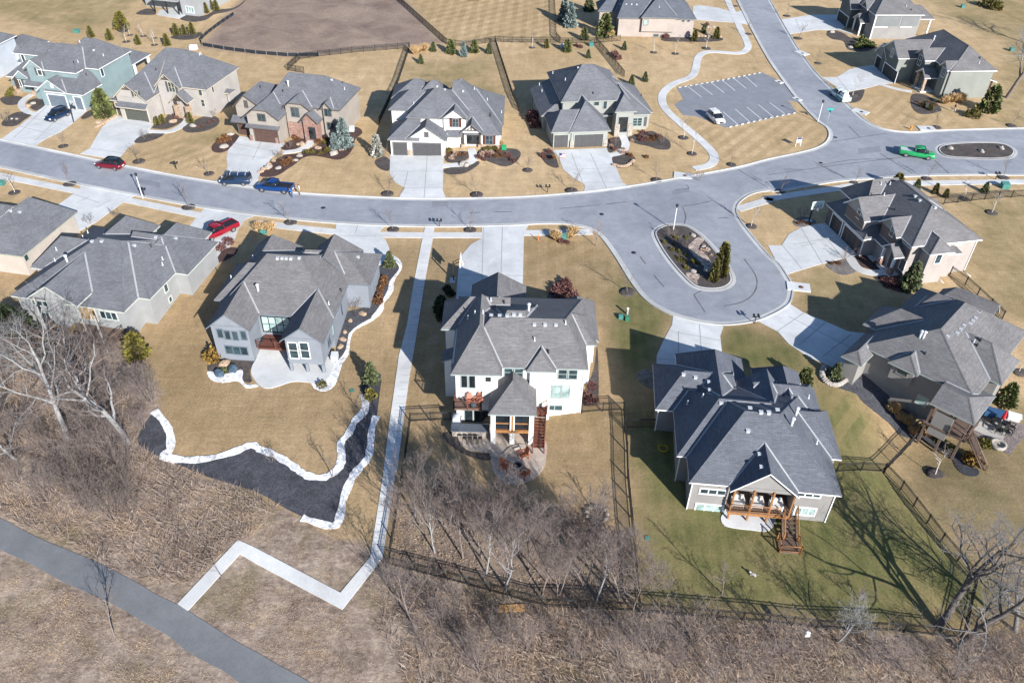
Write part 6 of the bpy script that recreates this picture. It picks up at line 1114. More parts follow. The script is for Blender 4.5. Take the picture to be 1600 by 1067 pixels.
scatter('dry_grass', W3, 14000, .24, F_DRY, 5, holes=[PATHP, TRP], lean=2, clump=.5); scatter('dry_grass', W4, 14000, .2, F_DRY, 6, holes=[PATHP, TRP], lean=2, clump=.5); scatter('leaf_litter', Z_LITTER, 7000, .2, F_LITR, 7, lean=1.6, wide=.2, holes=[PATHP], clump=.3)
# ------------------------------------------------------------------ fences
def fence(s, label, hgt_=1.3, mat=None, silt=False, name='metal_fence'):
    ln = gp(s); ln = [Vector((p.x, p.y, 0)) for p in ln]; o0 = Vector((ln[0].x, ln[0].y, 0)); r = empty(name, o0); tag(r, label, 'fence', 'fences of the back gardens')
    pn = MB(); pst = []
    for i in range(len(ln)-1):
        a, b = ln[i], ln[i+1]; L_ = (b-a).length; n = max(1, round(L_/2.4)); d = (b-a).normalized(); q = Vector((-d.y, d.x, 0))
        for k in range(n):
            p, e = a.lerp(b, k/n), a.lerp(b, (k+1)/n); zp, ze_ = gz(p.x, p.y), gz(e.x, e.y); P3 = p-o0+Vector((0, 0, zp)); E3 = e-o0+Vector((0, 0, ze_)); pst.append(P3)
            if silt:
                pn.ring([[P3+q*.02+Vector((0, 0, -.1)), P3-q*.02+Vector((0, 0, -.1)), P3-q*.02+Vector((0, 0, .75)), P3+q*.02+Vector((0, 0, .75))], [E3+q*.02+Vector((0, 0, -.1)), E3-q*.02+Vector((0, 0, -.1)), E3-q*.02+Vector((0, 0, .75)), E3+q*.02+Vector((0, 0, .75))]], 0, True, True, False)
            else:
                for z in (.16, hgt_-.2, hgt_-.02): pn.tube([P3+Vector((0, 0, z)), E3+Vector((0, 0, z))], .035, 4)
                m = max(2, int((e-p).length/.125))
                for j in range(1, m): c = P3.lerp(E3, j/m); pn.tube([c+Vector((0, 0, .1)), c+Vector((0, 0, hgt_-.01))], .016, 3, 0, False)
    e = ln[-1]; pst.append(e-o0+Vector((0, 0, gz(e.x, e.y))))
    pn.build('fabric' if silt else 'picket_panel', mat or M_DARK, r)
    pm_ = MB(); k_ = .05 if not silt else .028; pm_.box(-k_, k_, -k_, k_, -.2, hgt_+.07 if not silt else .85); me_ = pm_.mesh('post', M_CONCO if silt else M_DARK)
    if not silt: pass
    for p in pst[:99]: o = bpy.data.objects.new('post', me_); C.objects.link(o); o.parent = r; o.location = p
    return r
fence("b:1215,703 b:965,716 b:940,900 b:915,1060 f:692,450", 'black picket fence beside the concrete path, left side of the white house garden')
fence("f:692,452 f:1000,530 f:1334,622 g:180,672 g:660,695", 'black picket fence along the foot of the white house garden')
fence("g:660,690 g:640,420 g:600,0 c:715,900 c:695,645 c:435,660", 'black picket fence between the white walkout house and the taupe deck house')
fence("c:703,752 c:905,752", 'short black fence from the taupe deck house to its left neighbour fence', 1.3)
fence("g:668,697 h:0,752 h:250,782 h:1000,835", 'black picket fence under the big leaning tree along the greenest lawn')
fence("d:425,1030 d:722,1030", 'short black fence joining the right wall of the taupe deck house', 1.3)
fence("d:722,1030 d:945,790", 'black picket fence running up to the tan grass clumps', 1.3)
fence("d:724,1034 h:690,60 h:900,330 h:1075,540 h:1010,830", 'long diagonal black fence right of the greenest lawn', 1.3)
fence("1:1900,460 2:200,442 2:275,372 2:390,356 2:600,332 2:955,303", 'dark fence behind the greige house along the bare building plot')
fence("2:960,305 2:885,530 2:770,775", 'dark fence left of the white street-facing house garden')
fence("2:885,-60 2:892,10 2:1190,278", 'dark fence between bare plot and chequered lawn')
fence("2:1190,280 2:1300,295 2:1495,262 3:0,268 3:300,270", 'dark fence along the bottom of the chequered lawn')
fence("2:1492,265 2:1599,600 3:48,700", 'dark fence between the white street-facing house and hip-roofed house')
fence("3:300,268 3:275,240 3:262,-40", 'dark fence right of the chequered lawn')
fence("3:300,272 3:525,272 3:590,345 3:700,482", 'dark fence behind the hip-roofed house running down to its corner')
fence("3:515,272 3:675,258", 'short dark fence joining the lap-sided house', 1.3)
fence("8:1135,755 8:1230,820 8:1460,1035", 'dark fence running right from the tan hoop house toward the askew house', 1.3)
fence("8:1095,318 8:1350,290 8:1599,270", 'dark fence behind the tan hoop house near the sidewalk', 1.3)
fence("1:1462,95 1:1380,150 1:1300,210 1:1252,255 1:1265,288 1:1400,312 2:0,338 2:200,354 2:395,352", 'black silt fence with white stakes around the bare building plot', mat=pm('silt_fabric', (.02, .025, .035), None, 2), silt=True, name='silt_fence')
def small(mb, name, mat, s, label, cat, group=None, rz=0, dz=0, auto=None):
    p = pts(s)[0]; g_ = G(*p); o = mb.build(name, mat, None, (g_.x, g_.y, g_.z+dz), rz)
    if auto: reg(o, label, p, cat, group)
    else: tag(o, label, cat, group)
    return o
# ------------------------------------------------------------------ street furniture
M_POLE = pm('lamp_pole_white', (.62, .63, .64), None, 3, .5)
for s, lb in (("5:893,282", 'white street lamp at the left beside the double mailbox'), ("7:1007,478", 'white street lamp at the upper tip of the cul-de-sac island'), ("4:310,765", 'white street lamp at the parking lot corner of the crossing')):
    p = g1(s); r = empty('street_lamp', p); tag(r, lb, 'street lamp', 'street lamps'); a = MB(); a.tube([(0, 0, -.2), (0, 0, .3), (0, 0, 3.75)], [.11, .085, .06], 10); a.build('pole', M_POLE, r)
    b = MB(); b.lathe([(.07, 3.7), (.1, 3.8), (.17, 4.05), (.2, 4.1), (.27, 4.12), (.14, 4.26), (.03, 4.34)], 10); b.build('lamp_head', M_DARK, r)
def mailbox(s, n, lb, rz):
    p = g1(s); r = empty('mailbox', p, R(rz)); tag(r, lb, 'mailbox', 'kerbside mailboxes'); a = MB(); a.box(-.05, .05, -.05, .05, -.2, 1.05); a.box(-.35*(n > 1)-.1, .35*(n > 1)+.1, -.05, .05, .98, 1.06); a.build('post', M_DARK, r)
    for k in range(n):
        x = (k-(n-1)/2)*.55; b = MB(); b.ring([[(x+.13*math.cos(t), y, 1.18+.15*max(-.8, math.sin(t))) for t in [math.pi*2*j/10 for j in range(10)]] for y in (-.3, .3)], 0); b.build('box', M_DARK, r)
for a in (("6:1145,460", 2, 'double black mailbox beside the path crossing the sidewalk', 0), ("7:222,245", 2, 'double black mailbox at the kerb below the hip-roofed house', 0), ("5:902,265", 2, 'dark mailbox beside the left street lamp', -15), ("5:1102,98", 2, 'dark mailbox on the kerb above the left street lamp', -15), ("7:1515,1060", 2, 'double black mailbox at the foot of the cul-de-sac', 0), ("8:1420,162", 2, 'grey mailbox pillar right of the tan hoop house', 0), ("C:1640,1300", 1, 'black mailbox near the upper kerb', 0))[:6]: mailbox(*a)
M_TEAL = pm('utility_teal', (.07, .22, .195), None, 2, .5); M_UGREEN = pm('utility_green', (.04, .16, .1), None, 2, .5); M_ORANGE = pm('hydrant_orange', (.6, .24, .03), None, 2, .5); M_BLK = pm('black_plastic', (.02, .02, .022), None, 2, .5)
def ubox(s, lb, w_=.9, d=.8, hh=.8, mat=None, rz=0):
    b = MB(); b.ring([[(-w_/2, -d/2, -.1), (w_/2, -d/2, -.1), (w_/2, d/2, -.1), (-w_/2, d/2, -.1)], [(-w_/2, -d/2, hh*.8), (w_/2, -d/2, hh*.8), (w_/2, d/2, hh), (-w_/2, d/2, hh)]], 0, True, True, False); b.box(-w_/2-.04, w_/2+.04, -d/2-.06, -d/2+.02, hh*.3, hh*.34); b.box(-.1, .1, -d/2-.04, -d/2, hh*.4, hh*.55)
    return small(b, 'utility_box', mat or M_TEAL, s, lb, 'utility box', 'green utility boxes', R(rz))
for a in (("7:320,535", 'teal utility box among grasses at the corner lot'), ("c:680,70", 'teal utility box on the lawn beside a white pedestal', .6, .5, .5), ("c:718,82", 'dark green pedestal beside the teal box on the lawn', .5, .5, .7, M_UGREEN), ("6:50,495", 'teal utility box among tan grasses behind the grey decked house'), ("8:1475,215", 'teal utility box at the right edge near the sidewalk', 1.2, 1, 1), ("4:1215,50", 'teal utility box on the lawn at the top right'), ("4:1520,320", 'teal and white box on the lawn left of the tall tree'), ("1:480,205", 'teal utility box behind the teal house roof', 1.2, .9, .7), ("3:315,300", 'pale blue utility box by the fence right of the chequered lawn', .8, .8, .8, pm('utility_blue', (.35, .45, .55), None, 2)), ("3:495,290", 'teal utility box at the fence corner behind the hip-roofed house', .9, .9, .9), ("5:10,195", 'teal utility box at the left edge beside the sidewalk', 1., .9, .7), ("1:1210,310", 'white storage box behind the truss-gabled house roof', 1.6, .9, .9, M_WHITE), ("2:600,820", 'grey air-conditioning unit at the greige house corner', .9, .9, .9, M_VENT), ("D:1370,880", 'bright green hose box beside the white house grasses', .8, .7, .7, pm('hose_green', (.02, .3, .12), None, 2)), ("J:852,805", 'pale air-conditioning unit on white gravel', .8, .8, .9, M_VENT), ("b:600,520", 'tiny teal valve cover on the tan lawn', .5, .4, .08), ("c:718,1025", 'small teal cap', .1, .1, .1), ("g:705,312", 'small teal valve cover on the greenest lawn', .4, .4, .08))[:16]: ubox(*a)
ubox("g:705,312", 'small teal valve cover on the greenest lawn', .4, .4, .08)
b = MB(); b.lathe([(.16, -.1), (.16, .9), (.2, .92), (.12, 1.02)], 8); small(b, 'utility_pedestal', M_WHITE, "c:718,45", 'white utility pedestal on the lawn above the teal box', 'utility post')
p = g1("4:890,810"); r = empty('fire_hydrant', p); tag(r, 'orange fire hydrant at the kerb of the corner lot', 'hydrant'); b = MB(); b.lathe([(.2, -.05), (.2, .06), (.13, .08), (.13, .55), (.17, .57), (.15, .68), (.05, .78)], 10); b.build('barrel', M_ORANGE, r); b = MB(); b.tube([(-.26, 0, .45), (.26, 0, .45)], .07, 8); b.tube([(0, -.28, .42), (0, 0, .42)], .09, 8); b.build('outlet', M_ORANGE, r)
p = g1("7:163,545"); b = MB(); b.lathe([(.09, -.1), (.07, .1), (.06, 1.), (.02, 1.05)], 8); small(b, 'marker_post', pm('marker_orange', (.7, .16, .05), None, 2), "7:163,545", 'slim orange marker post beside the corner sidewalk', 'marker post')
for s, lb, rz in (("7:1068,140", 'concrete storm drain lid with rusty cover at the upper kerb', -10), ("4:210,335", 'concrete storm drain lid at the kerb of the north street', -60), ("4:575,700", 'concrete storm drain lid behind the white-and-teal truck', -45), ("4:990,805", 'concrete storm drain lid with dark cover at the corner lot', 0), ("8:190,835", 'concrete storm drain lid with rusty cover at the cul-de-sac', -10), ("4:68,515", 'small concrete pad by the parking entrance', -60), ("4:180,622", 'small concrete pad across the parking entrance', -60)):
    p = g1(s); r = empty('storm_drain', p, R(rz)); tag(r, lb, 'drain lid', 'storm drain lids'); w_ = .9 if 'pad' in lb else 1.5; b = MB(); b.box(-w_, w_, -w_*.65, w_*.65, -.2, .14); b.build('slab', M_CONC, r); b = MB(); b.lathe([(.34, .13), (.34, .155), (0.01, .155)], 12, 0, (w_*.2, -.1, 0)); b.build('manhole_cover', pm('rusty_iron', (.16, .07, .05), None, 4) if 'rusty' in lb else M_DARK, r)
p = g1("4:368,770"); r = empty('street_name_sign', p); tag(r, 'teal street name sign on a thin pole in the crossing', 'street sign'); b = MB(); b.tube([(0, 0, -.2), (0, 0, 2.5)], .03, 6); b.build('pole', M_VENT, r); b = MB(); b.box(-.6, .6, -.02, .02, 2.5, 2.85); b.box(-.02, .02, -.6, .6, 2.15, 2.5); b.build('sign_blade', pm('sign_teal', (.02, .36, .33), None, 2), r)
p = g1("4:185,915"); r = empty('yard_sign', p, R(15)); tag(r, 'white and blue yard sign on two posts by the street corner', 'sign'); b = MB(); b.box(-.5, -.42, -.04, .04, -.2, 1.7); b.box(.42, .5, -.04, .04, -.2, 1.7); b.build('post', M_WHITE, r); b = MB(); b.box(-.45, .45, -.05, -.01, .75, 1.6); b.build('sign_panel', M_WHITE, r); b = MB(); b.box(-.45, .45, -.07, -.051, 1.28, 1.6); b.build('sign_header', pm('sign_blue', (.03, .07, .2), None, 2), r)
def hoop(s, lb, rz, bed=True):
    p = g1(s); r = empty('basketball_hoop', p, R(rz)); tag(r, lb, 'basketball hoop', 'basketball hoops'); b = MB(); b.box(-.08, .08, -.08, .08, 0, 3.0); b.tube([(0, 0, 2.6), (0, -.9, 3.05)], .06, 5); b.tube([(0, 0, 3.0), (0, -.9, 3.5)], .05, 5); b.build('pole', M_DARK, r)
    b = MB(); b.box(-.9, .9, -.98, -.94, 2.75, 3.85); b.build('backboard', M_GLASST, r)
    b = MB(); [b.box(*q) for q in ((-.95, .95, -1.02, -.93, 3.83, 3.93), (-.95, .95, -1.02, -.93, 2.68, 2.78), (-.98, -.88, -1.02, -.93, 2.68, 3.93), (.88, .98, -1.02, -.93, 2.68, 3.93), (-.3, .3, -1.03, -.98, 2.95, 3.0), (-.3, .3, -1.03, -.98, 3.4, 3.45), (-.3, -.25, -1.03, -.98, 2.95, 3.45), (.25, .3, -1.03, -.98, 2.95, 3.45))]; b.build('backboard_frame', M_WHITE, r)
    b = MB(); b.tube([(.23*math.cos(t*math.pi/6), -1.25+.23*math.sin(t*math.pi/6), 3.0) for t in range(13)], .02, 5); b.build('rim', M_ORANGE, r)
    b = MB(); b.ring([[(.22*k*math.cos(t*math.pi/5), -1.25+.22*k*math.sin(t*math.pi/5), z) for t in range(10)] for k, z in ((1, 2.99), (.6, 2.55))], 0, False); b.build('net', M_WHITE, r); b = MB(); b.box(-.6, .6, -.2, .5, -.05, .12); b.build('base', M_VENT, r)
hoop("6:1235,795", 'basketball hoop at the left edge of the white house drive', 90); hoop("8:255,425", 'basketball hoop with white-framed backboard by the tan house drive', 15)
def flagpole(s, lb, flip):
    p = g1(s); r = empty('flag', p); tag(r, lb, 'flag'); b = MB(); b.tube([(0, 0, -.1), (0, 0, 2.6)], .035, 6); b.build('pole', M_DARK, r)
    for i in range(7):
        b = MB(); z = 2.45-i*.11; b.ring([[(.02+x*.9, .05*math.sin(x*7+i*.2), zz) for zz in (z-.11, z)] for x in (0, .25, .5, .75, 1)], 0, False, False); b.build('flag_stripe', pm('flag_red', (.4, .03, .04), None, 2) if i % 2 == 0 else M_WHITE, r)
    b = MB(); b.box(.0, .4, -.03, .1, 2.1, 2.46); b.build('flag_canton', pm('flag_blue', (.02, .04, .16), None, 2), r)
flagpole("3:292,1045", 'flag on a short dark pole left of the hip-roofed house drive', 1)
p = g1("1:460,765"); r = empty('basketball_hoop', p, R(150)); tag(r, 'black basketball hoop beside the navy crossover, leaning over the drive', 'basketball hoop', 'basketball hoops'); b = MB(); b.tube([(0, 0, -.1), (0, -.3, 2.6), (0, -.9, 3.2)], .09, 6); b.build('pole', M_DARK, r); b = MB(); b.box(-.85, .85, -1.0, -.95, 2.8, 3.7); b.build('backboard', M_VENT, r); b = MB(); b.tube([(.23*math.cos(t*math.pi/6), -1.25+.23*math.sin(t*math.pi/6), 3.0) for t in range(13)], .02, 5); b.build('rim', M_ORANGE, r)
# wheel-stop blocks edging the parking lot
STOP = MB(); STOP.box(-.3, .3, -.1, .1, -.05, .17); STOP = STOP.mesh('kerb_block', M_CURB); nb = 0
for s, row in (("3:1030,553 3:1300,507 3:1560,456", 'upper'), ("3:1345,800 3:1599,742 4:180,706", 'lower')):
    ln = gp(s); L_ = 0; pts_ = resample(ln, 1.25, False)
    for a, b_ in zip(pts_[:-1], pts_[1:]):
        d = b_-a; o = bpy.data.objects.new('kerb_block', STOP); C.objects.link(o); m_ = a.lerp(b_, .5); o.location = (m_.x, m_.y, gz(m_.x, m_.y)); o.rotation_euler.z = math.atan2(d.y, d.x); d2 = RM.T @ np.array([m_.x, m_.y, -CAMH]); reg(o, f'pale kerb block on the {row} edge of the parking lot', (CX+FPX*d2[0]/d2[2], CY), 'kerb block', 'kerb blocks of the parking lot', lm='')
# ------------------------------------------------------------------ stones
def stones(s, mat, sz, desc):
    for i, tok in enumerate(s.split()):
        p = pts(tok)[0]; g_ = G(*p); k = sz*rnd.uniform(.75, 1.25); b = MB(); b.blob((0, 0, k*.2), (k, k*.72, k*.5), 0, rnd.random()*99, .22, 2, True); o = b.build('boulder', mat, None, g_, rnd.random()*6); reg(o, desc, p, 'boulder', 'landscape boulders')
stones("C:850,845 C:1010,880 C:1270,895 2:270,905 2:380,925 2:395,930 1:1080,765 1:620,770 1:180,665", M_ROCK, .62, 'tan landscape boulder'); stones("C:820,965 C:1180,940 2:490,962 2:275,975 6:140,95 6:75,90 1:1205,790 1:1395,920 C:100,740 C:35,870 4:1135,930 4:1330,950 4:1455,930", M_ROCKG, .72, 'pale flat boulder')
stones("J:1018,538 J:942,578 J:910,645 J:900,690 J:885,733", M_ROCK, .5, 'small tan stone in the black side bed'); stones("7:1130,515 7:1195,585 7:1215,605 7:1130,740 7:1225,735 7:1210,715", M_ROCKG, .6, 'pale boulder'); stones("1:75,745 1:105,747 1:210,650 C:780,1010 F:1440,350 F:1480,345 F:1410,345", M_ROCKG, .45, 'small pale stone'); stones("J:165,895 J:245,868", pm('blue_slate_rock', (.08, .12, .17), (.05, .08, .11), 3, .8, bmp=.4, fine=8), .75, 'dark blue-grey slab boulder'); stones("J:195,838", M_ROCK, .7, 'tan rock on top of the shrub bed'); stones("4:515,300 4:400,205 6:1290,68 6:1315,75", M_ROCKG, .8, 'pale boulder')
# planter wall of limestone blocks
ln = resample(smooth(gp("d:350,380 d:335,430 d:365,475 d:420,492 d:470,470 d:497,445"), 4), .6, False)
r = empty('planter_wall', ln[0]); tag(r, 'curved wall of rough limestone blocks around the young spruce', 'stone wall')
for i, q in enumerate(ln): b = MB(); b.blob((q.x-ln[0].x, q.y-ln[0].y, gz(q.x, q.y)-ln[0].z+.2), (.42, .36, .3), 0, i, .2, 1, True); b.build('stone_block', M_ROCKG, r)
for s, n_, lb in (("3:635,1035 3:680,1045 3:720,1038 3:755,1010", 6, 'rough tan stone edging at the foot of the small bed by the walk'), ("3:1165,232 3:1300,235", 7, 'low wall of tan stone blocks by the lap-sided house'), ("1:600,800 1:640,780 1:690,750 1:720,730", 8, 'tan stone edging along the bed between two garages'), ("2:110,1010 6:25,120 6:90,85", 8, 'tan stone edging beside the greige house drive')):
    ln = resample(smooth(gp(s), 3), .7, False); r = empty('stone_edging', ln[0]); tag(r, lb, 'stone edging', 'stone edgings')
    for i, q in enumerate(ln): b = MB(); b.blob((q.x-ln[0].x, q.y-ln[0].y, gz(q.x, q.y)-ln[0].z+.15), (.45, .36, .28), 0, i+n_, .22, 1, True); b.build('stone_block', M_ROCK, r)
c_ = g1("g:443,190"); r = empty('tree_ring', c_); tag(r, 'circle of pale stones around a sapling by the right garden fence', 'stone ring')
for i in range(11): a = i*math.tau/11; b = MB(); b.blob((1.0*math.cos(a), 1.0*math.sin(a), .1), (.28, .22, .2), 0, i, .2, 1, True); b.build('stone_block', M_ROCKG, r)
o = put('young_tree', YOUNG[1], c_, 2, 1.0); reg(o, 'bare sapling inside a circle of stones', pts("g:443,190")[0], 'tree', 'young bare trees')
# ------------------------------------------------------------------ vehicles
M_TYRE = pm('tyre', (.018, .018, .018), None, 3, .8); M_RIM = pm('alloy', (.5, .51, .53), None, 3, .3, .8); M_CARGL = glass('car_glass', (.012, .016, .02), .04); M_LAMP = paint('headlamp_clear', (.75, .78, .8)); M_TAIL = paint('tail_lamp_red', (.45, .01, .01)); M_PLATE = M_WHITE
def loft(b, st, m=0):
    """stations (x, half width, z bottom, z top, top half width)"""
    rings = []
    for x, w_, z0, z1, wt in st:
        zm = lerp(z0, z1, .55); rings.append([(x, -w_*.9, z0), (x, -w_, z0+.12), (x, -w_, zm), (x, -lerp(w_, wt, .6), z1-.05), (x, -wt*.92, z1), (x, wt*.92, z1), (x, lerp(w_, wt, .6), z1-.05), (x, w_, zm), (x, w_, z0+.12), (x, w_*.9, z0)])
    b.ring(rings, m, True, True, True)
def vehicle(name, kind, rear, front, col, label, cat, bedmat=None, roofmat=None, rack=False):
    a, f_ = g1(rear), g1(front); c_ = (a+f_)/2; d = f_-a; rz = math.atan2(d.y, d.x); r = empty(name, (c_.x, c_.y, gz(c_.x, c_.y)+.02), rz); tag(r, label, cat, 'parked vehicles'); P_ = paint('paint_'+name, col)
    L_ = {'suv': 4.75, 'pickup': 5.8, 'van': 4.9}[kind]; h_ = L_/2; W_ = .95; b = MB(); g_ = MB(); rf = MB()
    if kind == 'suv':
        loft(b, [(-h_, .78, .45, .85, .74), (-h_+.12, .9, .32, .98, .86), (-h_+.8, W_, .26, 1.03, .9), (-.6, W_, .24, 1.02, .9), (.7, W_, .24, 1.0, .9), (h_-1.15, W_, .25, .98, .88), (h_-.45, .93, .28, .88, .8), (h_-.1, .82, .34, .74, .68), (h_, .7, .42, .62, .6)])
        loft(g_, [(-h_+.18, .82, .95, 1.05, .78), (-h_+.62, .86, .97, 1.58, .68), (-.4, .87, .97, 1.66, .72), (.35, .87, .97, 1.6, .7), (1.3, .85, .93, 1.0, .78)])
        loft(rf, [(-h_+.5, .66, 1.57, 1.62, .62), (-h_+.9, .7, 1.62, 1.68, .66), (-.3, .73, 1.65, 1.71, .69), (.42, .69, 1.58, 1.645, .64)])
    elif kind == 'van':
        loft(b, [(-h_, .84, .42, 1.05, .82), (-h_+.1, .92, .32, 1.1, .9), (-.6, W_, .25, 1.08, .92), (.9, W_, .25, 1.05, .9), (h_-.8, .93, .27, .98, .86), (h_-.2, .84, .33, .8, .72), (h_, .7, .42, .66, .6)])
        loft(g_, [(-h_+.06, .86, 1.0, 1.5, .82), (-h_+.3, .88, 1.0, 1.78, .76), (.3, .88, 1.0, 1.8, .76), (1.0, .87, 1.0, 1.62, .72), (1.75, .84, .97, 1.02, .78)])
        loft(rf, [(-h_+.15, .78, 1.7, 1.8, .72), (.3, .78, 1.76, 1.84, .73), (.95, .72, 1.62, 1.67, .66)]); b.box(-h_+.05, -.2, -.9, .9, 1.05, 1.5)
    else:
        loft(b, [(-h_, .9, .5, 1.05, .88), (-h_+.08, .95, .42, 1.08, .93), (-.5, W_+.02, .36, 1.08, .94), (.9, W_+.02, .34, 1.08, .94), (1.55, W_+.02, .34, 1.08, .92), (h_-.3, .95, .38, 1.0, .88), (h_, .82, .48, .9, .76)])
        loft(g_, [(-.55, .86, 1.02, 1.15, .82), (-.42, .86, 1.02, 1.72, .7), (.5, .87, 1.02, 1.8, .73), (1.0, .86, 1.02, 1.74, .71), (1.75, .84, 1.0, 1.1, .78)])
        loft(rf, [(-.48, .7, 1.7, 1.76, .66), (.4, .74, 1.78, 1.85, .69), (1.05, .7, 1.72, 1.785, .66)])
    b.build('body', P_, r); g_.build('glasshouse', M_CARGL, r); rf.build('roof', roofmat or P_, r)
    for sg in (-1, 1):
        for x0, x1, zt in ({'suv': ((.3, .42, 1.62), (-.85, -.75, 1.64), (-1.7, -1.6, 1.6)), 'van': ((.85, .98, 1.64), (-.25, -.12, 1.78)), 'pickup': ((1.0, 1.1, 1.74), (.2, .32, 1.77), (-.5, -.4, 1.7))}[kind]): pl = MB(); pl.tube([(x0, sg*.875, 1.0), ((x0+x1)/2, sg*.74, zt)], .05, 4); pl.build('window_pillar', P_, r)
    if kind == 'pickup':
        bd = MB(); bd.box(-h_+.12, -.62, -.78, .78, 1.06, 1.095); bd.build('cargo_bed', bedmat or M_BLK, r)
        sd = MB(); [sd.box(-h_+.05, -.58, s_*.8, s_*.95, 1.06, 1.2) if s_ > 0 else sd.box(-h_+.05, -.58, -.95, -.8, 1.06, 1.2) for s_ in (-1, 1)]; sd.box(-h_+.02, -h_+.12, -.9, .9, 1.0, 1.2); sd.build('bed_side', P_, r)
    wx = {'suv': (1.45, -1.4), 'van': (1.5, -1.45), 'pickup': (1.85, -1.75)}[kind]; rw = .36 if kind != 'pickup' else .41
    for x in wx:
        for sg in (-1, 1):
            t = MB(); y0, y1 = sorted((sg*.72, sg*(W_+.03))); t.ring([[(x+rw*k*math.cos(u*math.tau/14), y, rw+rw*k*math.sin(u*math.tau/14)) for u in range(14)] for y, k in ((y0, .9), (y0+.04, 1), (y1-.04, 1), (y1, .9))], 0); w_ = t.build('wheel', M_TYRE, r)
            q = MB(); yy = sg*(W_+.04); q.ring([[(x+rw*.62*math.cos(u*math.tau/12), y, rw+rw*.62*math.sin(u*math.tau/12)) for u in range(12)] for y in (yy-.02*sg, yy)], 0); q.build('rim', M_RIM, w_)
    for sg in (-1, 1):
        q = MB(); q.blob((h_-.22, sg*.66, .74 if kind != 'pickup' else .86), (.2, .16, .09), 0, 1, 0, 2); q.build('headlight', M_LAMP, r); q = MB(); q.blob((-h_+.05, sg*.76, .9), (.07, .1, .16), 0, 1, 0, 2); q.build('tail_light', M_TAIL, r)
        q = MB(); q.blob((.95 if kind != 'pickup' else 1.25, sg*1.02, 1.08), (.08, .1, .08), 0, 1, 0, 2); q.build('wing_mirror', P_, r)
    q = MB(); q.box(h_-.03, h_+.03, -.42, .42, .45, .72); q.build('grille', M_BLK, r); q = MB(); q.box(-h_-.03, -h_+.02, -.26, .26, .62, .78); q.build('number_plate', M_PLATE, r)
    if rack:
        q = MB(); [q.tube([(x, -.8, 1.8), (x, -.8, 2.1), (x, .8, 2.1), (x, .8, 1.8)], .035, 5) for x in (-2, -.8, .4)]; q.build('roof_rack', M_VENT, r)
    return r
vehicle('parked_crossover', 'suv', "1:428,712", "1:300,768", (.008, .022, .06), 'navy crossover parked on the drive of the teal house', 'car')
vehicle('parked_suv', 'suv', "5:768,98", "5:618,80", (.13, .004, .014), 'dark red crossover driving along the left end of the street', 'car', roofmat=M_CARGL)
VAN = vehicle('work_van', 'van', "5:1562,190", "5:1388,186", (.012, .03, .07), 'dark blue work van with a ladder rack at the kerb', 'van', rack=True)
vehicle('pickup_truck', 'pickup', "5:1445,475", "5:1300,540", (.24, .006, .018), 'red pickup truck on the drive left of the blue-white house', 'pickup')
vehicle('pickup_truck', 'pickup', "6:245,245", "6:5,222", (.005, .035, .15), 'bright blue pickup truck parked at the upper kerb', 'pickup')
vehicle('parked_suv', 'suv', "3:1218,712", "3:1322,800", (.7, .71, .72), 'white crossover standing in the parking lot', 'car')
TR = vehicle('pickup_truck', 'pickup', "4:490,655", "4:395,580", (.5, .6, .6), 'white and teal work truck loaded with gear in the north street', 'pickup', bedmat=M_WHITE)
vehicle('pickup_truck', 'pickup', "4:822,965", "4:1025,995", (.014, .27, .085), 'bright green pickup truck with dark bonnet at the crossing', 'pickup', bedmat=M_VENT)
b = MB(); b.box(-2.4, -.8, -.6, .6, 1.25, 1.55); b.box(-2.2, -1.7, -.4, .4, 1.55, 2.0); b.blob((-1.2, .1, 1.8), (.4, .4, .35)); b.build('work_gear', M_WHITE, TR); b = MB(); b.box(-2.9, -.2, .955, .985, .55, .95); b.box(-2.9, -.2, -.985, -.955, .55, .95); b.build('teal_side_panel', M_TEAL, TR)
b = MB(); [b.box(*q) for q in ((-2.0, -.3, -.965, -.955, .68, .78), (-2.0, -.8, -.965, -.955, .83, .97), (-1.7, .4, -.965, -.955, .55, .62))]; b.build('side_lettering', pm('sign_light_blue', (.15, .45, .65), None, 2), VAN)
b = MB(); b.box(-2.4, .6, -.35, -.29, 2.12, 2.18); b.box(-2.4, .6, .02, .08, 2.12, 2.18); [b.box(-2.3+i*.3, -2.26+i*.3, -.35, .08, 2.13, 2.17) for i in range(10)]; o = b.build('ladder', M_VENT); o.location = VAN.location; o.rotation_euler = VAN.rotation_euler; tag(o, 'aluminium ladder lying on the work van roof rack', 'ladder')
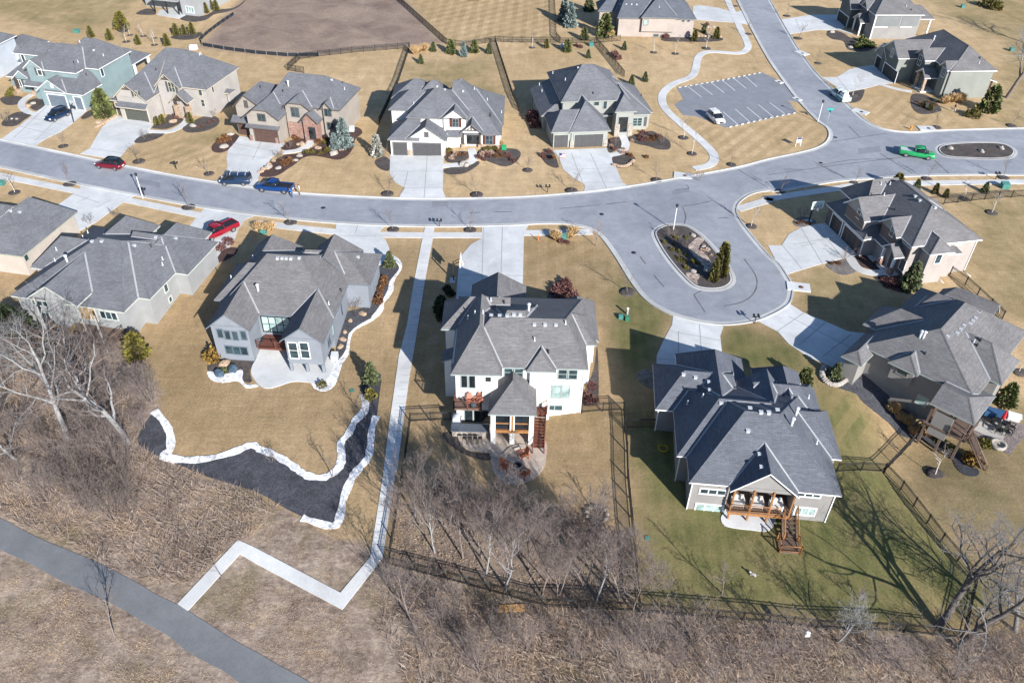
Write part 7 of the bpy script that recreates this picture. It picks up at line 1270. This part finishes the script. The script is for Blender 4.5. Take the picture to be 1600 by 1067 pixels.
# ------------------------------------------------------------------ people
def person(s, label, rz, shirt, trouser, pose='stand', hair=(.05, .035, .025)):
    J = {'stand': dict(pe=(0, 0, .95), ch=(0, .02, 1.35), nk=(0, .02, 1.52), hd=(0, .04, 1.66), kL=(-.1, .03, .5), fL=(-.11, 0, .06), tL=(-.11, .16, .03), kR=(.1, .03, .5), fR=(.12, -.02, .06), tR=(.12, .14, .03), sL=(-.2, .02, 1.42), eL=(-.27, .02, 1.13), hL=(-.25, .14, .9), sR=(.2, .02, 1.42), eR=(.27, .04, 1.14), hR=(.22, .22, 1.0)),
         'walk': dict(pe=(0, 0, .93), ch=(0, .04, 1.33), nk=(0, .07, 1.5), hd=(0, .11, 1.63), kL=(-.1, .2, .53), fL=(-.1, .32, .1), tL=(-.1, .47, .08), kR=(.1, -.02, .49), fR=(.1, -.33, .12), tR=(.1, -.24, .03), sL=(-.2, .04, 1.4), eL=(-.26, -.12, 1.15), hL=(-.24, -.08, .9), sR=(.2, .04, 1.4), eR=(.26, .16, 1.15), hR=(.22, .34, 1.0)),
         'bend': dict(pe=(0, -.1, .9), ch=(0, .18, 1.2), nk=(0, .3, 1.32), hd=(0, .4, 1.4), kL=(-.11, .05, .5), fL=(-.12, -.05, .06), tL=(-.12, .11, .03), kR=(.11, .08, .5), fR=(.12, .05, .06), tR=(.12, .2, .03), sL=(-.19, .22, 1.26), eL=(-.24, .38, 1.05), hL=(-.15, .55, .95), sR=(.19, .22, 1.26), eR=(.24, .4, 1.06), hR=(.14, .56, 1.0))}[pose]
    E_ = [('pe', 'ch'), ('ch', 'nk'), ('nk', 'hd'), ('pe', 'kL'), ('kL', 'fL'), ('fL', 'tL'), ('pe', 'kR'), ('kR', 'fR'), ('fR', 'tR'), ('ch', 'sL'), ('sL', 'eL'), ('eL', 'hL'), ('ch', 'sR'), ('sR', 'eR'), ('eR', 'hR')]; RD = dict(pe=.15, ch=.155, nk=.06, hd=.1, kL=.075, kR=.075, fL=.05, fR=.05, tL=.04, tR=.04, sL=.08, sR=.08, eL=.05, eR=.05, hL=.042, hR=.042)
    ks = list(J); me_ = bpy.data.meshes.new('person'); me_.from_pydata([J[k] for k in ks], [(ks.index(a), ks.index(b_)) for a, b_ in E_], []); o = bpy.data.objects.new('person', me_); C.objects.link(o); sk = o.modifiers.new('skin', 'SKIN')
    for i, k in enumerate(ks): me_.skin_vertices[0].data[i].radius = (RD[k], RD[k]*.8 if k in ('ch', 'pe') else RD[k]); me_.skin_vertices[0].data[i].use_root = (k == 'pe')
    o.modifiers.new('sub', 'SUBSURF').levels = 1; dg = bpy.context.evaluated_depsgraph_get(); m2 = bpy.data.meshes.new_from_object(o.evaluated_get(dg)); o.modifiers.clear(); o.data = m2; m2.materials.clear()
    for c_, n_ in ((shirt, 'shirt'), (trouser, 'trousers'), ((.42, .25, .18), 'skin'), ((.05, .04, .04), 'shoes')): m2.materials.append(pm('cloth_'+n_, c_, None, 6))
    hz, hy = J['hd'][2], J['hd'][1]; hl, hr = Vector(J['hL']), Vector(J['hR'])
    for pl_ in m2.polygons: q = pl_.center; pl_.material_index = 2 if (q.z > J['nk'][2]+.02 or (q-hl).length < .09 or (q-hr).length < .09) else (3 if q.z < .1 else (1 if q.z < J['pe'][2]+.03 else 0)); pl_.use_smooth = True
    b = MB(); b.blob((0, hy-.02, hz+.05), (.105, .115, .1), 0, 2, .05, 2); hh = b.build('hair', pm('hair', hair, None, 5), o)
    b = MB(); b.blob((0, hy+.11, hz-.01), (.018, .03, .025), 0, 1, 0, 1); [b.blob((sg*.105, hy, hz), (.015, .025, .035), 0, 1, 0, 1) for sg in (-1, 1)]; b.build('nose_and_ears', pm('skin_tone', (.42, .25, .18), None, 5), o); b = MB(); [b.blob((sg*.04, hy+.105, hz+.02), (.013, .01, .01), 0, 1, 0, 1) for sg in (-1, 1)]; b.build('eyes', M_BLK, o); b = MB(); b.blob((0, hy+.105, hz-.055), (.028, .01, .008), 0, 1, 0, 1); b.build('mouth', pm('lip', (.3, .1, .09), None, 5), o)
    for nm, hnd, sg in (('L', hl, -1), ('R', hr, 1)):
        el = Vector(J['e'+nm]); d = (hnd-el).normalized(); u = d.orthogonal().normalized(); v_ = d.cross(u); b = MB(); b.blob(tuple(hnd+d*.05), (.042, .042, .05), 0, 1, 0, 1)
        for f_ in range(4): o_ = u*(f_-1.5)*.02; lf = (.065, .078, .073, .055)[f_]; b.tube([hnd+d*.07+o_, hnd+d*(.07+lf*.55)+o_+v_*.012, hnd+d*(.07+lf)+o_+v_*.035], [.0095, .0085, .007], 5)
        b.tube([hnd+d*.03+u*.035, hnd+d*.065+u*.062+v_*.015, hnd+d*.09+u*.066+v_*.03], [.011, .0095, .008], 5); b.build('hand', pm('skin_tone', (.42, .25, .18), None, 5), o)
    g_ = g1(s); o.location = (g_.x, g_.y, gz(g_.x, g_.y)+.03); o.rotation_euler = (0, 0, R(rz)); tag(o, label, 'person', 'people outdoors'); return o
person("6:228,275", 'person in blue clothes standing behind the blue pickup truck', 70, (.03, .12, .35), (.04, .1, .28), 'bend'); person("6:275,258", 'person in white top and dark trousers right of the blue pickup', 120, (.65, .62, .58), (.25, .2, .16)); person("4:1160,700", 'person in dark top and pale trousers walking across the corner lawn', 60, (.02, .022, .03), (.5, .46, .42), 'walk')
# ------------------------------------------------------------------ garden furniture
M_CHAIR = pm('chair_wood_orange', (.36, .12, .06), (.28, .09, .045), 4, .6); M_CUSH = pm('cushion_white', (.62, .61, .6), None, 4, .8); M_SOFA = pm('cushion_maroon', (.12, .03, .028), None, 4, .8)
def chair(loc, rz, label, mat, group, s_=1., adir=True):
    r = empty('garden_chair', loc, R(rz)); r.scale = (s_,)*3; tag(r, label, 'chair', group)
    q = Matrix.Rotation(R(-12), 3, 'X'); b = MB(); [b.box(-.3+i*.12, -.2+i*.12, -.35, .3, .33, .36) for i in range(5)]; b.build('seat', mat, r); b = MB(); [b.box(-.3+i*.12, -.2+i*.12, -.02, .02, 0, .75+.06*(2-abs(i-2)), 0, q, (0, .3, .33)) for i in range(5)]; b.build('backrest', mat, r)
    for sg in (-1, 1):
        b = MB(); b.box(sg*.4-.07, sg*.4+.07, -.42, .4, .58, .61); b.build('armrest', mat, r)
        for y in (-.35, .35): b = MB(); b.box(sg*.38-.035, sg*.38+.035, y-.04, y+.04, 0, .58); b.build('leg', mat, r)
for s, rz, lb in (("k:735,830", -60, 'orange wooden chair right above the fire pit'), ("k:585,925", 60, 'orange wooden chair left of the fire pit'), ("k:740,985", -130, 'orange wooden chair right below the fire pit')): q = g1(s); chair((q.x, q.y, q.z+.08), rz, lb, M_CHAIR, 'fire pit chairs', 1.15)
for x, y, rz, lb in ((2.0, -.35, 10, 'salmon chair left on the cedar balcony'), (2.8, -.3, -30, 'salmon chair right on the cedar balcony')):
    c, q = math.cos(HW.th), math.sin(HW.th); chair((HW.o.x+c*x-q*y, HW.o.y+q*x+c*y, 2.1), rz, lb, pm('chair_salmon', (.5, .2, .13), None, 3), 'balcony chairs', 1.0)
def hloc(H_, x, y, z): c, q = math.cos(H_.th), math.sin(H_.th); return (H_.o.x+c*x-q*y, H_.o.y+q*x+c*y, z)
b = MB(); b.lathe([(.28, 0), (.3, .4), (.26, .45), (0.01, .45)], 12); o = b.build('side_table', pm('teal_stool', (.06, .1, .12), None, 3), None, hloc(HW, 2.35, -.8, 2.1)); tag(o, 'round blue-grey table between the balcony chairs', 'table')
q = g1("k:683,905"); r = empty('fire_pit', (q.x, q.y, q.z+.07)); tag(r, 'round grey stone fire pit on the stamped patio', 'fire pit', 'fire pits'); b = MB(); b.lathe([(.75, 0), (.78, .38), (.72, .42), (.5, .42), (.46, .3), (.46, .1)], 18); b.build('stone_ring', S_GREY, r); b = MB(); b.lathe([(.46, .12), (.01, .2)], 12); b.build('fire_bowl', M_BLK, r)
q = g1("d:1432,868"); r = empty('fire_pit', (q.x, q.y, q.z+.07)); tag(r, 'round white-rimmed fire pit at the paver terrace edge', 'fire pit', 'fire pits'); b = MB(); b.lathe([(.85, 0), (.85, .4), (.6, .42), (.55, .2)], 18); b.build('stone_ring', M_ROCKG, r); b = MB(); b.lathe([(.56, .15), (.01, .22)], 12); b.build('fire_bowl', M_BLK, r)
q = g1("k:290,640"); r = empty('outdoor_kitchen', (q.x, q.y, q.z+.07), R(0)); tag(r, 'slate-topped outdoor kitchen counter beside the white house wall', 'counter'); b = MB(); b.box(-1.9, 2.0, -.3, .5, 0, .95); b.box(-1.9, -1.1, .5, 2.2, 0, .9); b.build('counter_base', S_GREY, r); b = MB(); b.box(-2, 2.1, -.55, .6, .95, 1.06); b.box(-2, -1., .6, 2.3, .9, 1.0); b.build('countertop', pm('slate_top', (.1, .12, .15), None, 3, .5), r); b = MB(); b.box(-1.9, -1.1, .9, 1.9, 1.0, 1.35); b.ring([[(-1.9, y, 1.35+.2*math.sin((y-.9)*math.pi)) for y in (.9, 1.1, 1.4, 1.7, 1.9)], [(-1.1, y, 1.35+.2*math.sin((y-.9)*math.pi)) for y in (.9, 1.1, 1.4, 1.7, 1.9)]], 0, True, False); b.build('grill', M_VENT, r)
for i, x in enumerate((245, 290, 335, 375)):
    q = g1(f"k:{x},705"); r = empty('bar_stool', (q.x, q.y, q.z+.07)); tag(r, ('leftmost', 'second from left', 'third from left', 'rightmost')[i]+' dark bar stool at the outdoor kitchen counter', 'stool', 'bar stools'); b = MB(); b.box(-.2, .2, -.2, .2, .72, .77); b.build('seat', M_BLK, r); b = MB(); b.box(-.2, .2, -.22, -.18, .77, 1.1); b.build('backrest', M_BLK, r)
    for sx in (-1, 1):
        for sy in (-1, 1): b = MB(); b.tube([(sx*.22, sy*.22, 0), (sx*.16, sy*.16, .73)], .02, 5); b.build('leg', M_BLK, r)
for i, x in enumerate((5.1, 6.9, 8.7)):
    r = empty('deck_armchair', hloc(HT_, x, 1.0-.15, .15), HT_.th); tag(r, ('left', 'middle', 'right')[i]+' white cushioned armchair on the timber deck', 'armchair', 'deck armchairs'); b = MB(); b.box(-.5, .5, -.4, .4, .2, .5); b.build('seat', M_CUSH, r); b = MB(); b.box(-.5, .5, .3, .48, .5, .95); b.build('backrest', M_CUSH, r); b = MB(); b.box(-.62, -.5, -.4, .45, 0, .65); b.box(.5, .62, -.4, .45, 0, .65); b.build('armrest', M_CUSH, r)
q = g1("m:690,440"); r = empty('sofa', (q.x, q.y, q.z+.09), HT_.th); tag(r, 'maroon cushioned sofa on the slab under the timber deck', 'sofa'); b = MB(); b.box(-1.3, 1.3, -.4, .4, .15, .5); b.build('seat', M_SOFA, r); b = MB(); b.box(-1.3, 1.3, .3, .5, .5, .95); b.build('backrest', M_SOFA, r)
q = g1("d:1440,745"); r = empty('patio_table', (q.x, q.y, q.z+.08), R(-40)); tag(r, 'dark dining table on the green terrace slab', 'table'); b = MB(); b.box(-.9, .9, -.5, .5, .7, .75); b.build('table_top', M_BLK, r); [(lambda bb: (bb.box(sx*.8-.03, sx*.8+.03, sy*.42-.03, sy*.42+.03, 0, .7), bb.build('leg', M_BLK, r)))(MB()) for sx in (-1, 1) for sy in (-1, 1)]
r = empty('parasol', (q.x, q.y, q.z+.08)); tag(r, 'closed red parasol standing over the terrace table', 'parasol'); b = MB(); b.tube([(0, 0, 0), (0, 0, 2.5)], .03, 6); b.build('pole', M_WHITE, r); b = MB(); b.lathe([(.22, 1.2), (.2, 1.5), (.1, 2.2), (.02, 2.5)], 8); b.build('canopy', pm('parasol_red', (.5, .02, .04), None, 3), r)
for i, (dx, dy, rz) in enumerate(((-1.1, .5, 140), (.3, -1.2, 0), (1.2, -.3, 60), (-.6, -1., -20))): chair((q.x+dx, q.y+dy, q.z+.08), rz, ('left', 'near', 'right', 'front-left')[i]+' dark dining chair at the terrace table', M_BLK, 'terrace chairs', .9)
q = g1("d:1400,690"); b = MB(); b.box(-1, 1, -.5, .5, .2, .9); b.box(-1.05, 1.05, -.55, .55, .9, 1.0); o = b.build('covered_grill', pm('grill_cover_blue', (.03, .09, .2), None, 3), None, (q.x, q.y, q.z+.05), R(-25)); tag(o, 'blue covered grill beside the askew house terrace', 'grill')
q = g1("d:1530,700"); b = MB(); b.box(-.7, .7, -.45, .45, .62, .7); b.box(-.6, .6, -.35, .35, 0, .62); o = b.build('storage_cabinet', M_WHITE, None, (q.x, q.y, q.z), R(-25)); tag(o, 'white topped cabinet at the terrace corner', 'cabinet')
p = g1("8:1240,920"); r = empty('trampoline', p); tag(r, 'small pale round fire-pit cover disc on the lawn near the tan hoop house fence', 'garden table'); r.name = 'garden_table'; b = MB(); b.lathe([(.75, .6), (.75, .66), (.01, .68)], 16); b.build('table_top', pm('pale_blue_top', (.45, .52, .58), None, 3), r); b = MB(); b.lathe([(.3, 0), (.1, .1), (.1, .62)], 10); b.build('pedestal', M_VENT, r); r['label'] = 'small pale blue round table on the lawn by the tan house fence'
p = g1("2:1365,0"); r = empty('trampoline', p); tag(r, 'round dark trampoline on the chequered lawn at the top', 'trampoline'); b = MB(); b.lathe([(2.0, .78), (.01, .78)], 24); b.build('mat', pm('trampoline_mat', (.03, .045, .07), None, 2), r); b = MB(); b.tube([(2.1*math.cos(t*math.tau/24), 2.1*math.sin(t*math.tau/24), .8) for t in range(25)], .08, 6); b.build('frame', M_BLK, r)
for t in range(6): b = MB(); b.tube([(2.1*math.cos(t*math.tau/6), 2.1*math.sin(t*math.tau/6), 0), (2.1*math.cos(t*math.tau/6), 2.1*math.sin(t*math.tau/6), .8)], .04, 5); b.build('leg', M_BLK, r)
q = g1("g:0,680"); b = MB(); [b.box(-1.1, 1.1, -.35+i*.24, -.13+i*.24, .0, .06) for i in range(3)]; b.box(-.9, -.8, -.35, .35, .06, .1); b.box(.8, .9, -.35, .35, .06, .1); o = b.build('plank_panel', pm('raw_plank', (.5, .29, .12), (.4, .22, .09), 3), None, (q.x, q.y, q.z+.1), R(5)); tag(o, 'raw orange timber panel lying in the brush below the fence', 'plank')
q = g1("c:935,780"); b = MB(); b.ring([[(.55*math.cos(t*math.tau/14)*k, .55*math.sin(t*math.tau/14)*k, z) for t in range(14)] for k, z in ((1, .0), (1.1, .12), (.8, .16), (.7, .05))], 0, False); o = b.build('garden_hose', pm('hose_yellow', (.35, .26, .02), None, 3), None, (hloc(HT_, -1.6, 8.0, float(zg(*hloc(HT_, -1.6, 8.0, 0)[:2]))))); tag(o, 'coiled yellow hose by the left wall of the taupe house', 'hose')
q = g1("h:172,880"); r = empty('bird_feeder', q); tag(r, 'white and green bird feeder on a thin pole below the fence', 'bird feeder'); b = MB(); b.tube([(0, 0, -.1), (0, 0, 2.0)], .025, 5); b.build('pole', M_DARK, r); b = MB(); b.box(-.2, .2, -.2, .2, 1.9, 2.2); b.lathe([(.32, 2.2), (.02, 2.42)], 4); b.build('feeder_house', M_WHITE, r)
q = g1("g:1255,510"); o = MB(); o.blob((0, 0, .28), (.14, .3, .14), 0, 3, .05, 2); [o.tube([(sx*.08, sy*.2, .25), (sx*.08, sy*.2, 0)], [.05, .03], 6) for sx in (-1, 1) for sy in (-1, 1)]; o.blob((0, .36, .42), (.09, .13, .1), 0, 4, .05, 2); o.tube([(0, .25, .32), (0, .36, .42)], [.09, .07], 6); o.tube([(0, -.28, .32), (0, -.42, .45)], [.03, .015], 5); o = o.build('dog', pm('dog_white', (.6, .58, .56), (.06, .06, .07), 5), None, q, R(60)); tag(o, 'small white and dark dog standing on the greenest lawn', 'dog')
finish_labels()
